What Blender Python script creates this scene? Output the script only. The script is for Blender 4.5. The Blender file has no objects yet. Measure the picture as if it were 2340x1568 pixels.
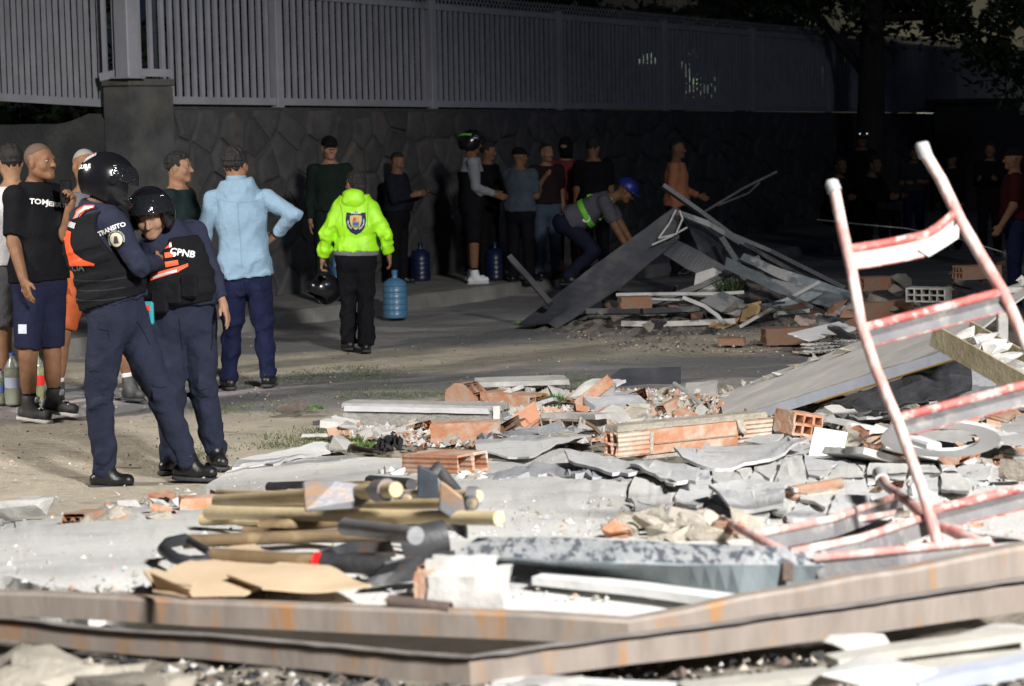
import bpy, bmesh, math, random
import numpy as np
from mathutils import Vector, Matrix, noise as mnoise
from mathutils.bvhtree import BVHTree
rnd = random.Random(7)
SC = bpy.context.scene
COL = SC.collection
# ------------------------------------------------------------------ camera
FPX = 5000.0; CX, CY = 1170.0, 784.0; CAMH = 1.95
PITCH = math.atan(509/FPX); ROLL = math.radians(1.1)
fw = Vector((0, math.cos(PITCH), -math.sin(PITCH))); up0 = Vector((0, math.sin(PITCH), math.cos(PITCH))); rt0 = Vector((1, 0, 0))
cup = up0*math.cos(ROLL) + rt0*math.sin(ROLL); crt = rt0*math.cos(ROLL) - up0*math.sin(ROLL)
cam_d = bpy.data.cameras.new('camera'); cam = bpy.data.objects.new('camera', cam_d); COL.objects.link(cam)
cam.matrix_world = Matrix(((crt.x, cup.x, -fw.x, 0), (crt.y, cup.y, -fw.y, 0), (crt.z, cup.z, -fw.z, CAMH), (0, 0, 0, 1)))
cam_d.sensor_width = 36; cam_d.lens = FPX/2340*36; cam_d.clip_end = 400; cam_d.clip_start = .05
cam_d.dof.use_dof = True; cam_d.dof.focus_distance = 13.2; cam_d.dof.aperture_fstop = 4.5
SC.camera = cam
# ------------------------------------------------------------------ night sky, floodlights, added fill, exposure
w = bpy.data.worlds.new('World'); SC.world = w; w.use_nodes = True
w.node_tree.nodes['Background'].inputs[0].default_value = (.008, .010, .018, 1)
w.node_tree.nodes['Background'].inputs[1].default_value = 1.0
SC.view_settings.view_transform = 'Standard'; SC.view_settings.look = 'None'; SC.view_settings.gamma = 1; SC.view_settings.exposure = 0
def spot(name, loc, to, power, size, blend, color, radius):
    l = bpy.data.lights.new(name, 'SPOT'); l.energy = power; l.spot_size = math.radians(size); l.spot_blend = blend
    l.color = color; l.shadow_soft_size = radius
    o = bpy.data.objects.new(name, l); COL.objects.link(o); o.location = loc
    o.rotation_euler = (Vector(to)-Vector(loc)).to_track_quat('-Z', 'Y').to_euler(); return o
spot('rescue_floodlight', (7.0, -4.0, 10.0), (-1.2, 11.0, 0.0), 29500, 50, 1.0, (1.0, .98, .95), 1.0)
spot('street_floodlight', (-8.5, 10.5, 5.2), (-1.6, 14.8, .0), 3900, 64, .9, (1.0, .95, .88), .3)
spot('added_fill_light', (9.0, 11.0, 8.5), (3.0, 29.0, 1.0), 980, 110, .8, (.76, .85, 1.0), .9)  # added soft cool fill for the wall and right background, no real lamp
# ------------------------------------------------------------------ pixel <-> place helpers (pixel = position in the photograph at 2340 wide)
def ray(px, py):
    return (crt*((px-CX)/FPX) + cup*(-(py-CY)/FPX) + fw)
def W(px, py, Y):
    d = ray(px, py); t = Y/d.y; return Vector((0, 0, CAMH)) + d*t
def G(px, py, z=0.0):
    d = ray(px, py); t = (z-CAMH)/d.z; return Vector((0, 0, CAMH)) + d*t
def lerp(a, b, t): return a+(b-a)*t
def interp(x, pts):
    if x <= pts[0][0]: return pts[0][1]
    for (x0, y0), (x1, y1) in zip(pts, pts[1:]):
        if x <= x1: return y0+(y1-y0)*(x-x0)/(x1-x0)
    return pts[-1][1]
YE = [(-3.2, 10.4), (-2.5, 10.9), (-1.6, 12.3), (-.72, 13.2), (.1, 13.4), (1.3, 14.2), (2.6, 15.2), (5, 16)]
def H(X, Y):
    ye = interp(X, YE); t = (ye-Y)/(ye-5.9); t = max(0, min(1, t))
    return .74*t
def S(px, py, lift=0.0):
    d = ray(px, py); o = Vector((0, 0, CAMH)); lo, hi = 3.0, 60.0; t = 3.0
    while t < 60:
        p = o+d*t
        if p.z-lift < H(p.x, p.y): break
        t += .05
    a, b = t-.05, t
    for _ in range(14):
        m = (a+b)/2; p = o+d*m
        if p.z-lift < H(p.x, p.y): b = m
        else: a = m
    return o+d*b
# ------------------------------------------------------------------ tagging
def tag(o, label=None, cat=None, group=None, kind=None):
    if label: o['label'] = label
    if cat: o['category'] = cat
    if group: o['group'] = group
    if kind: o['kind'] = kind
    return o
def empty(name, loc=(0, 0, 0), rz=0, label=None, cat=None, group=None):
    o = bpy.data.objects.new(name, None); COL.objects.link(o); o.location = loc; o.rotation_euler = (0, 0, rz); o.empty_display_size = .1
    return tag(o, label, cat, group)
def link(name, me, m=None, parent=None, loc=None, rot=None):
    if m is not None and len(me.materials) == 0:
        for mm in (m if isinstance(m, (list, tuple)) else [m]): me.materials.append(mm)
    o = bpy.data.objects.new(name, me); COL.objects.link(o)
    if parent: o.parent = parent
    if loc is not None: o.location = loc
    if rot is not None: o.rotation_euler = rot
    return o
def mesh(verts, faces, smooth=False):
    me = bpy.data.meshes.new('m'); me.from_pydata([tuple(v) for v in verts], [], [tuple(f) for f in faces]); me.validate()
    if smooth: me.polygons.foreach_set('use_smooth', [True]*len(me.polygons))
    me.update(); return me
def bm_mesh(bm, smooth=False):
    bmesh.ops.recalc_face_normals(bm, faces=bm.faces[:])
    me = bpy.data.meshes.new('m'); bm.to_mesh(me); bm.free()
    if smooth: me.polygons.foreach_set('use_smooth', [True]*len(me.polygons))
    return me
def smooth_by_angle(me, ang=35):
    me.polygons.foreach_set('use_smooth', [True]*len(me.polygons))
    bm = bmesh.new(); bm.from_mesh(me); a = math.radians(ang)
    for e in bm.edges:
        e.smooth = len(e.link_faces) == 2 and e.calc_face_angle(0) < a
    bm.to_mesh(me); bm.free(); return me
# ------------------------------------------------------------------ materials
MATS = {}
def mat(name, c1, c2=None, scale=6, rough=.8, bump=0, bscale=None, metal=0, detail=5, c3=None, s3=2.5, t3=(.55, .65), stretch=None, coat=0, trans=0, ior=1.45, vary=.0, alpha=1, spec=.5, mid=(.35, .65), wave=None):
    if name in MATS: return MATS[name]
    m = bpy.data.materials.new(name); m.use_nodes = True; nt = m.node_tree; N = nt.nodes; L = nt.links
    b = N['Principled BSDF']; b.inputs['Roughness'].default_value = rough; b.inputs['Metallic'].default_value = metal
    b.inputs['Coat Weight'].default_value = coat; b.inputs['Transmission Weight'].default_value = trans; b.inputs['IOR'].default_value = ior
    b.inputs['Specular IOR Level'].default_value = spec
    tc = N.new('ShaderNodeTexCoord'); vec = tc.outputs['Object']
    if stretch:
        mp = N.new('ShaderNodeMapping'); mp.inputs['Scale'].default_value = stretch; L.new(vec, mp.inputs['Vector']); vec = mp.outputs['Vector']
    oi = N.new('ShaderNodeObjectInfo')
    add = N.new('ShaderNodeVectorMath'); add.operation = 'MULTIPLY_ADD'; cb = N.new('ShaderNodeCombineXYZ')
    for k in range(3): L.new(oi.outputs['Random'], cb.inputs[k])
    add.inputs[1].default_value = (13, 7, 19); L.new(cb.outputs[0], add.inputs[0]); L.new(vec, add.inputs[2]); vec = add.outputs[0]
    def nz(sc, det, rg=.6):
        n = N.new('ShaderNodeTexNoise'); n.inputs['Scale'].default_value = sc; n.inputs['Detail'].default_value = det; n.inputs['Roughness'].default_value = rg
        L.new(vec, n.inputs['Vector']); return n.outputs['Fac']
    def ramp(f, a, bb):
        r = N.new('ShaderNodeMapRange'); r.inputs['From Min'].default_value = a; r.inputs['From Max'].default_value = bb; r.clamp = True
        L.new(f, r.inputs['Value']); return r.outputs['Result']
    def mix(f, a, bb):
        x = N.new('ShaderNodeMix'); x.data_type = 'RGBA'; L.new(f, x.inputs['Factor'])
        for s, v in (('A', a), ('B', bb)):
            i = [q for q in x.inputs if q.name == s and q.type == 'RGBA'][0]
            if isinstance(v, tuple): i.default_value = (*v, 1)
            else: L.new(v, i)
        return [q for q in x.outputs if q.type == 'RGBA'][0]
    col = None
    if c2 is not None: col = mix(ramp(nz(scale, detail), *mid), tuple(c1), tuple(c2))
    if c3 is not None: col = mix(ramp(nz(s3, 4), *t3), col if col is not None else tuple(c1), tuple(c3))
    if vary:
        hs = N.new('ShaderNodeHueSaturation'); r = N.new('ShaderNodeMapRange'); L.new(oi.outputs['Random'], r.inputs['Value'])
        r.inputs['To Min'].default_value = 1-vary; r.inputs['To Max'].default_value = 1+vary; L.new(r.outputs[0], hs.inputs['Value'])
        if col is not None: L.new(col, hs.inputs['Color'])
        else: hs.inputs['Color'].default_value = (*c1, 1)
        col = hs.outputs['Color']
    if col is not None: L.new(col, b.inputs['Base Color'])
    else: b.inputs['Base Color'].default_value = (*c1, 1)
    if alpha < 1: b.inputs['Alpha'].default_value = alpha
    if bump:
        bp = N.new('ShaderNodeBump'); bp.inputs['Strength'].default_value = bump; bp.inputs['Distance'].default_value = .02
        L.new(nz(bscale or scale*4, 6, .65), bp.inputs['Height'])
        if wave:
            wv = N.new('ShaderNodeTexWave'); wv.inputs['Scale'].default_value = wave[1]; wv.bands_direction = wave[0]; wv.inputs['Distortion'].default_value = 0
            L.new(tc.outputs['Object'], wv.inputs['Vector']); b2 = N.new('ShaderNodeBump'); b2.inputs['Strength'].default_value = wave[2]; b2.inputs['Distance'].default_value = .01
            L.new(wv.outputs['Fac'], b2.inputs['Height']); L.new(bp.outputs['Normal'], b2.inputs['Normal']); bp = b2
        L.new(bp.outputs['Normal'], b.inputs['Normal'])
    MATS[name] = m; return m
def emis(name, c, s):
    if name in MATS: return MATS[name]
    m = bpy.data.materials.new(name); m.use_nodes = True; b = m.node_tree.nodes['Principled BSDF']
    b.inputs['Base Color'].default_value = (*c, 1); b.inputs['Emission Color'].default_value = (*c, 1); b.inputs['Emission Strength'].default_value = s
    MATS[name] = m; return m
M_conc = mat('concrete', (.50, .485, .455), (.38, .37, .355), 9, .9, .35, 60, c3=(.27, .265, .26), s3=3, t3=(.56, .72), vary=.12)
M_slab = mat('slab_concrete', (.68, .67, .64), (.58, .57, .55), 3, .9, .5, 45, c3=(.42, .42, .42), s3=1.4, t3=(.56, .74))
M_plaster = mat('plaster', (.64, .63, .61), (.50, .49, .465), 8, .85, .25, 50, vary=.06)
M_mortar = mat('mortar', (.50, .45, .37), (.36, .33, .28), 14, .95, .8, 50, vary=.15)
M_clay = mat('clay', (.50, .24, .14), (.43, .195, .11), 9, .9, .4, 40, c3=(.50, .42, .34), s3=8, t3=(.44, .66), vary=.15)
M_clayr = mat('ribbed_clay', (.52, .26, .16), (.46, .22, .13), 9, .9, .3, 40, c3=(.52, .44, .36), s3=5, t3=(.44, .64), vary=.1, wave=('Z', 14, .5))
M_clayd = mat('dusty_clay', (.36, .17, .10), (.33, .25, .19), 10, .9, .4, 40, vary=.2)
M_memb = mat('bitumen_membrane', (.54, .545, .555), (.64, .635, .62), 5, .85, .5, 30, c3=(.40, .41, .43), s3=5, t3=(.6, .7))
M_crack = mat('tarred_screed', (.34, .35, .38), (.46, .465, .48), 12, .85, .7, 30)
M_black = mat('black_metal', (.022, .024, .03), (.04, .042, .05), 6, .45, .15, 40, c3=(.10, .09, .085), s3=3, t3=(.55, .75))
M_dsheet = mat('dark_grey_sheet', (.032, .034, .042), (.055, .056, .064), 4, .5, .15, 30, c3=(.08, .075, .07), s3=2, t3=(.55, .75))
M_galv = mat('galvanised_sheet', (.20, .22, .23), (.13, .15, .16), 5, .45, .2, 30, metal=.5, c3=(.34, .34, .33), s3=3, t3=(.52, .58))
M_white = mat('white_paint', (.72, .72, .71), (.60, .60, .58), 6, .55, .15, 40, c3=(.38, .36, .33), s3=6, t3=(.6, .75))
M_wood = mat('raw_wood', (.62, .50, .31), (.50, .39, .22), 5, .6, .2, 40, stretch=(1, 1, 1), vary=.12, c3=(.36, .27, .16), s3=6, t3=(.6, .8))
M_woodd = mat('worn_wood', (.22, .15, .08), (.13, .09, .05), 6, .65, .2, 40, c3=(.36, .27, .15), s3=5, t3=(.5, .7))
M_iron = mat('forged_iron', (.05, .052, .058), (.085, .085, .09), 8, .5, .25, 40, metal=.3, c3=(.16, .085, .045), s3=6, t3=(.58, .72))
M_steel = mat('worn_steel', (.30, .30, .31), (.22, .22, .24), 7, .45, .15, 40, metal=.5, c3=(.42, .26, .14), s3=7, t3=(.54, .66))
M_rust = mat('rusty_primer_steel', (.31, .265, .23), (.23, .195, .17), 7, .7, .12, 40, stretch=(2.5, 2.5, .5), c3=(.38, .20, .085), s3=5, t3=(.54, .70), metal=.1)
M_rustp = mat('rusty_pipe', (.16, .11, .09), (.10, .075, .065), 9, .75, .3, 40)
M_card = mat('cardboard', (.60, .46, .31), (.54, .41, .27), 5, .85, .1, 40)
M_tar = mat('tar_black', (.02, .02, .023), (.045, .045, .05), 12, .7, .4, 30)
M_red = mat('worn_red_paint', (.44, .085, .075), (.48, .18, .16), 14, .55, .3, 40, c3=(.58, .46, .42), s3=22, t3=(.52, .62))
M_redw = mat('whitened_red_paint', (.53, .35, .32), (.47, .19, .17), 12, .6, .3, 60, stretch=(1, 1, .45), c3=(.62, .52, .48), s3=16, t3=(.46, .62))
M_tread = mat('bare_tread_steel', (.20, .195, .195), (.14, .135, .145), 9, .65, .3, 40, c3=(.30, .285, .27), s3=11, t3=(.55, .68))
M_weed = mat('weed_green', (.06, .13, .03), (.10, .17, .04), 8, .6, vary=.2)
# ------------------------------------------------------------------ mesh helpers
def box(bm, c, s, R=None):
    hx, hy, hz = s[0]/2, s[1]/2, s[2]/2; vs = []
    for x in (-hx, hx):
        for y in (-hy, hy):
            for z in (-hz, hz):
                v = Vector((x, y, z)); v = (R @ v) if R else v; vs.append(bm.verts.new(v+Vector(c)))
    for f in ((0, 1, 3, 2), (4, 6, 7, 5), (0, 4, 5, 1), (2, 3, 7, 6), (0, 2, 6, 4), (1, 5, 7, 3)): bm.faces.new([vs[i] for i in f])
    return vs
def box_me(s, bevel=0, c=(0, 0, 0)):
    bm = bmesh.new(); box(bm, c, s)
    if bevel: bmesh.ops.bevel(bm, geom=bm.edges[:], offset=bevel, segments=1, affect='EDGES')
    return bm_mesh(bm)
def frame_along(d, upv=Vector((0, 0, 1))):
    d = d.normalized(); x = d.cross(upv)
    if x.length < 1e-4: x = d.cross(Vector((0, 1, 0)))
    x.normalize(); return x, x.cross(d).normalized()
def sweep(bm, path, prof, ups=None, cap=True, scale=None):
    """prof: list of (a,b) closed profile; path: Vectors; a goes along side, b along up"""
    rings = []; n = len(path)
    for i, p in enumerate(path):
        d = (path[min(i+1, n-1)]-path[max(i-1, 0)])
        u = ups[i] if ups else Vector((0, 0, 1))
        x, z = frame_along(d, u); k = scale[i] if scale else 1
        rings.append([bm.verts.new(p+x*a*k+z*b*k) for a, b in prof])
    m = len(prof)
    for r0, r1 in zip(rings, rings[1:]):
        for j in range(m): bm.faces.new((r0[j], r0[(j+1) % m], r1[(j+1) % m], r1[j]))
    if cap and m > 2:
        bm.faces.new(rings[0][::-1]); bm.faces.new(rings[-1])
    return rings
def circ(r, n=12, ry=None): return [(r*math.cos(2*math.pi*i/n), (ry or r)*math.sin(2*math.pi*i/n)) for i in range(n)]
def rect(w_, h_): return [(-w_/2, -h_/2), (w_/2, -h_/2), (w_/2, h_/2), (-w_/2, h_/2)]
def tube_me(path, r, n=10, scale=None, smooth=True):
    bm = bmesh.new(); sweep(bm, [Vector(p) for p in path], circ(r, n), scale=scale); return smooth_by_angle(bm_mesh(bm), 50) if smooth else bm_mesh(bm)
def lathe_me(prof, n=20, cap=True):
    bm = bmesh.new(); rings = []
    for r, z in prof: rings.append([bm.verts.new((r*math.cos(2*math.pi*i/n), r*math.sin(2*math.pi*i/n), z)) for i in range(n)])
    for a, b in zip(rings, rings[1:]):
        for j in range(n): bm.faces.new((a[j], a[(j+1) % n], b[(j+1) % n], b[j]))
    if cap: bm.faces.new(rings[0][::-1]); bm.faces.new(rings[-1])
    return smooth_by_angle(bm_mesh(bm), 45)
def clip_poly(poly, p, n):
    out = []; m = len(poly)
    for i in range(m):
        a, b = poly[i], poly[(i+1) % m]; da = (a[0]-p[0])*n[0]+(a[1]-p[1])*n[1]; db = (b[0]-p[0])*n[0]+(b[1]-p[1])*n[1]
        if da <= 0: out.append(a)
        if (da < 0) != (db < 0) and da != db:
            t = da/(da-db); out.append((a[0]+(b[0]-a[0])*t, a[1]+(b[1]-a[1])*t))
    return out
def voronoi(w_, h_, nx, ny, jit, R):
    pts = {}
    for i in range(-1, nx+1):
        for j in range(-1, ny+1):
            pts[i, j] = ((i+.5+R.uniform(-jit, jit)+(.25 if j % 2 else -.25))*w_/nx, (j+.5+R.uniform(-jit, jit))*h_/ny)
    cells = []
    for i in range(nx):
        for j in range(ny):
            c = pts[i, j]; poly = [(0, 0), (w_, 0), (w_, h_), (0, h_)]
            for a in range(-2, 3):
                for b in range(-2, 3):
                    q = pts.get((i+a, j+b))
                    if q and (a or b): poly = clip_poly(poly, ((c[0]+q[0])/2, (c[1]+q[1])/2), (q[0]-c[0], q[1]-c[1]))
            if len(poly) >= 3: cells.append(poly)
    return cells
def inset(poly, d):
    cx = sum(p[0] for p in poly)/len(poly); cy = sum(p[1] for p in poly)/len(poly); out = []
    for x, y in poly:
        l = math.hypot(x-cx, y-cy) or 1; k = max(.2, 1-d/l); out.append((cx+(x-cx)*k, cy+(y-cy)*k))
    return out
# ------------------------------------------------------------------ ground, road, sidewalk
def ground_mat():
    m = bpy.data.materials.new('dirt_and_worn_asphalt'); m.use_nodes = True; nt = m.node_tree; N = nt.nodes; L = nt.links; b = N['Principled BSDF']; b.inputs['Roughness'].default_value = .93
    tc = N.new('ShaderNodeTexCoord'); v = tc.outputs['Object']
    mp = N.new('ShaderNodeMapping'); mp.inputs['Rotation'].default_value = (0, 0, math.radians(-12)); mp.inputs['Scale'].default_value = (.35, 1.0, 1); L.new(v, mp.inputs['Vector'])
    def nz(sc, det, src, r=.6):
        n = N.new('ShaderNodeTexNoise'); n.inputs['Scale'].default_value = sc; n.inputs['Detail'].default_value = det; n.inputs['Roughness'].default_value = r; L.new(src, n.inputs['Vector']); return n.outputs['Fac']
    def rg(f, a, c, lo=0, hi=1):
        r = N.new('ShaderNodeMapRange'); r.inputs['From Min'].default_value = a; r.inputs['From Max'].default_value = c; r.inputs['To Min'].default_value = lo; r.inputs['To Max'].default_value = hi; L.new(f, r.inputs['Value']); return r.outputs['Result']
    def mix(f, a, c):
        x = N.new('ShaderNodeMix'); x.data_type = 'RGBA'; L.new(f, x.inputs['Factor'])
        for s, q in (('A', a), ('B', c)):
            i = [z for z in x.inputs if z.name == s and z.type == 'RGBA'][0]
            if isinstance(q, tuple): i.default_value = (*q, 1)
            else: L.new(q, i)
        return [z for z in x.outputs if z.type == 'RGBA'][0]
    def mth(op, a, c):
        x = N.new('ShaderNodeMath'); x.operation = op
        for k, q in enumerate((a, c)):
            if isinstance(q, (int, float)): x.inputs[k].default_value = q
            else: L.new(q, x.inputs[k])
        return x.outputs[0]
    dirt = mix(rg(nz(2.2, 8, v), .35, .65), (.42, .37, .285), (.31, .275, .22))
    dirt = mix(rg(nz(30, 5, v), .55, .75), dirt, (.50, .46, .38))
    dirt = mix(rg(nz(9, 6, mp.outputs[0]), .6, .72), dirt, (.13, .115, .09))
    asp = mix(rg(nz(40, 5, v, .7), .35, .7), (.12, .12, .12), (.20, .197, .19))
    asp = mix(rg(nz(1.3, 8, mp.outputs[0]), .5, .68), asp, (.37, .325, .325))
    sep = N.new('ShaderNodeSeparateXYZ'); L.new(v, sep.inputs[0])
    yy = mth('ADD', mth('MULTIPLY_ADD', sep.outputs['X'], -.25), sep.outputs['Y']); yy.node.inputs  # across the road
    wob = mth('ADD', yy, mth('MULTIPLY', nz(.9, 6, v), 1.6))
    m1 = mth('MULTIPLY', rg(wob, 16.6, 17.1), rg(wob, 19.2, 18.7)); m2 = rg(wob, 20.3, 20.8)
    rd = mth('MAXIMUM', m1, m2)
    col = mix(rd, dirt, asp)
    L.new(col, b.inputs['Base Color'])
    bp = N.new('ShaderNodeBump'); bp.inputs['Strength'].default_value = .8; bp.inputs['Distance'].default_value = .03
    L.new(mth('ADD', nz(25, 8, v, .7), mth('MULTIPLY', nz(3, 6, v), 2.0)), bp.inputs['Height']); L.new(bp.outputs[0], b.inputs['Normal'])
    return m
xs = [-60, -20]+[-8+.12*i for i in range(134)]+[12, 25, 60]; ys = [-20, 0, 3]+[8+.12*i for i in range(150)]+[30, 40, 60, 120]
gv = []; gf = []
for y in ys:
    for x in xs:
        z = 0
        if -8 < x < 8 and 8 < y < 26: z = .035*mnoise.noise((x*.7, y*.7, 0))+.014*mnoise.noise((x*3.1, y*3.1, 4))-.02
        gv.append((x, y, z))
nxg = len(xs)
for j in range(len(ys)-1):
    for i in range(nxg-1): gf.append((j*nxg+i, j*nxg+i+1, (j+1)*nxg+i+1, (j+1)*nxg+i))
tag(link('ground', mesh(gv, gf, True), ground_mat()), kind='structure')
# wall line: scale in pixel per metre falls linearly along the photograph
def wallY(px): return 5000/(193*(1-3.155e-4*(px-983)))
WA = W(372, 243, wallY(372)); WB = W(1907, 257, wallY(1907))
wd3 = WB-WA; wd = Vector((wd3.x, wd3.y, 0)); WL = wd.length; wd.normalize(); wn = Vector((wd.y, -wd.x, 0))   # wn faces the street
WR = math.atan2(wd.y, wd.x)
def wall_pt(u, z=0, off=0): return Vector((WA.x, WA.y, 0))+wd*u+wn*off+Vector((0, 0, z))
def wtop(u): return WA.z+(WB.z-WA.z)*u/WL
UMAX = 30.0
M_walk = mat('sidewalk_concrete', (.20, .19, .17), (.13, .125, .115), 3, .9, .5, 30, c3=(.26, .25, .23), s3=1.5, t3=(.55, .7))
k0 = G(648, 743); k1 = G(1136, 677); kd = (k1-k0); kd.z = 0; kd.normalize()
bm = bmesh.new(); kp = []
NS = 80
rows = []
for i in range(NS+1):
    u = -8+i*(UMAX+8)/NS; p = k0+kd*(u-1); wob = .05*mnoise.noise((u*1.3, 0, 3)); q = wall_pt(u+1.0, 0, 0)
    nrm = Vector((kd.y, -kd.x, 0)); pe = p+nrm*wob
    rows.append([bm.verts.new(pe+nrm*.03+Vector((0, 0, -.08))), bm.verts.new(pe+Vector((0, 0, .10+.01*mnoise.noise((u*3, 1, 0))))), bm.verts.new(pe-nrm*.03+Vector((0, 0, .125))),
                 bm.verts.new(pe.lerp(q, .5)+Vector((0, 0, .13))), bm.verts.new(q-wn*.3+Vector((0, 0, .135)))])
for a, b in zip(rows, rows[1:]):
    for j in range(4): bm.faces.new((a[j], a[j+1], b[j+1], b[j]))
tag(link('sidewalk', bm_mesh(bm), M_walk), kind='structure')
# ------------------------------------------------------------------ stone retaining wall
M_stone = mat('rubble_stone', (.072, .070, .070), (.045, .045, .048), 5, .9, .6, 24, vary=.22, c3=(.085, .07, .058), s3=2, t3=(.55, .7))
M_core = mat('wall_mortar', (.062, .061, .06), (.045, .045, .046), 6, .95, .5, 30)
sw = empty('stone_wall', (WA.x, WA.y, 0), WR, 'long dark rubble stone retaining wall carrying the bar fence', 'wall')
bm = bmesh.new()
vs = box(bm, (UMAX/2, .22, 1.0), (UMAX, .4, 2.0))
for v in bm.verts:
    if v.co.z > 1: v.co.z = wtop(v.co.x)
    else: v.co.z = -.1
link('wall_core', bm_mesh(bm), M_core, sw)
R = random.Random(3); cells = voronoi(UMAX, 2.02, 78, 6, .42, R); cells.sort(key=lambda c: sum(p[0] for p in c)/len(c))
stuffbm = bmesh.new()
for k, c in enumerate(cells):
    if len(c) < 3: continue
    cx = sum(p[0] for p in c)/len(c); cy = sum(p[1] for p in c)/len(c); d = R.uniform(.02, .05)
    bm = bmesh.new() if k < 300 else stuffbm
    o = (cx, cy) if k < 300 else (0, 0); sl = (R.uniform(-.06, .06), R.uniform(-.06, .06))
    kz = (wtop(cx))/2.04
    rr = []
    for ins, dep in ((.005, -.02), (.02, d*.5), (.07, d)):
        rr.append([bm.verts.new((x-o[0], .02-dep-(sl[0]*(x-cx)+sl[1]*(y-cy))*(dep > 0), (y*kz)-o[1])) for x, y in inset(c, ins)])
    n = len(c)
    for a, b in zip(rr, rr[1:]):
        for j in range(n): bm.faces.new((a[j], a[(j+1) % n], b[(j+1) % n], b[j]))
    bm.faces.new(rr[-1])
    if k < 300: link('stone', bm_mesh(bm), M_stone, sw, (cx, 0, cy))
o = link('far_stones', bm_mesh(stuffbm), M_stone, sw); o['kind'] = 'stuff'
# ------------------------------------------------------------------ bar fence
M_fence = mat('grey_fence_paint', (.33, .33, .365), (.27, .27, .30), 3, .6, .1, 30, c3=(.22, .21, .21), s3=1.3, t3=(.58, .8))
def fence(name, A, B, zb, zt, pitch, label, posts=(), bw=.052, lat=True, endbar=True):
    """A,B plan points; zb/zt = ((bottom A,bottom B),(top A, top B))"""
    d = Vector((B[0]-A[0], B[1]-A[1], 0)); L_ = d.length; ang = math.atan2(d.y, d.x)
    t = empty(name, (A[0], A[1], 0), ang, label, 'fence')
    f = lambda z, u: z[0]+(z[1]-z[0])*u/L_
    n = int(L_/pitch); bar = None
    for i in range(n):
        u = (i+.5)*L_/n
        if any(abs(u-p) < .075 for p in posts): continue
        h = f(zt, u)-f(zb, u)
        me = box_me((bw, .03, h), 0, (0, 0, h/2)) if bar is None else bar
        bar = me; h0 = h if i == 0 else h0
        o = link('bar', me, M_fence, t, (u, 0, f(zb, u))); o.scale.z = h/h0; o.rotation_euler.y = rnd.uniform(-.004, .004)
    for nm, zz, hh in (('bottom_rail', zb, .075), ('top_rail', zt, .075)):
        bm = bmesh.new(); sweep(bm, [Vector((0, -.004, zz[0])), Vector((L_, -.004, zz[1]))], rect(.05, hh)); link(nm, bm_mesh(bm), M_fence, t)
    for p in posts:
        if 0 <= p <= L_:
            a, b = f(zb, p)-.16, f(zt, p)+.07; o = link('post', box_me((.12, .1, b-a), .006, (0, 0, (b-a)/2)), M_fence, t, (p, -.012, a))
    if lat:
        bm = bmesh.new(); u = 0
        while u < L_-.1:
            z = f(zt, u)+.04
            for s in (-1, 1):
                sweep(bm, [Vector((u+.06-s*.055, .0+s*.006, z)), Vector((u+.06+s*.055, s*.006, z+.13))], rect(.01, .01), ups=[Vector((0, 1, 0))]*2, cap=False)
            u += .085
        link('spike_strip', bm_mesh(bm), M_fence, t)
    return t
def uwall(px):   # distance along the wall seen at that pixel column
    lo, hi = -5., 40.
    for _ in range(40):
        m = (lo+hi)/2; p = wall_pt(m, 1.9); v = p-Vector((0, 0, CAMH)); x = CX+FPX*v.dot(crt)/v.dot(fw)
        if x < px: lo = m
        else: hi = m
    return lo
u1, u2 = uwall(655), uwall(1907); sp = (u2-u1)/5; posts = [u1+sp*k for k in range(0, 10)]
uA, uB = uwall(372), uwall(2360)
def zline(pxa, ya, pxb, yb):
    a = W(pxa, ya, wall_pt(uwall(pxa)).y).z; b = W(pxb, yb, wall_pt(uwall(pxb)).y).z; ua, ub = uwall(pxa), uwall(pxb)
    g = lambda u: a+(b-a)*(u-ua)/(ub-ua); return (g(uA), g(uB))
A_ = wall_pt(uA, 0, -.12); B_ = wall_pt(uB, 0, -.12)
fence('bar_fence', A_, B_, zline(372, 228, 1907, 250), zline(990, 12, 1907, 90), sp/25.0, 'long grey vertical bar fence on top of the stone wall', [p-uA for p in posts])
# pillar and short fence above it
M_pil = mat('stained_render', (.085, .086, .09), (.05, .05, .052), 2.5, .9, .4, 25, c3=(.13, .125, .095), s3=1.1, t3=(.5, .7))
zp = W(300, 181, wall_pt(uwall(300)).y).z
c0 = wall_pt(uwall(270), 0, .16); e1 = wall_pt(uwall(371), 0, .16); ln = -wn
lw = Vector((-.93, .37, 0)).normalized()
e0 = c0+lw*.30
pil = empty('gate_pillar', c0, 0, 'tall stained concrete pillar at the corner of the fence', 'pillar')
def prism(bm, poly, z0, z1):
    a = [bm.verts.new((p[0], p[1], z0)) for p in poly]; b = [bm.verts.new((p[0], p[1], z1)) for p in poly]; n = len(poly)
    for i in range(n): bm.faces.new((a[i], a[(i+1) % n], b[(i+1) % n], b[i]))
    bm.faces.new(a[::-1]); bm.faces.new(b)
def off(p): return (p.x-c0.x, p.y-c0.y)
pp = [Vector(c0), e1, e1-wn*.5, e0+Vector((.1, .45, 0)), e0]
bm = bmesh.new(); prism(bm, [off(p) for p in pp], 0, zp-.07); bmesh.ops.bevel(bm, geom=bm.edges[:], offset=.012, segments=2, affect='EDGES'); link('shaft', bm_mesh(bm), M_pil, pil)
cen = sum(pp, Vector())/5; bm = bmesh.new(); prism(bm, [off(cen+(p-cen)*1.05) for p in pp], zp-.068, zp); bmesh.ops.bevel(bm, geom=bm.edges[:], offset=.01, segments=1, affect='EDGES'); link('cap', bm_mesh(bm), M_pil, pil)
ztop = zline(990, 12, 1907, 90)[0]+.05
q0 = c0+lw*.28-wn*.04; q1 = c0-wn*.04+wd*.03; q2 = e1-wn*.06
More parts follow.
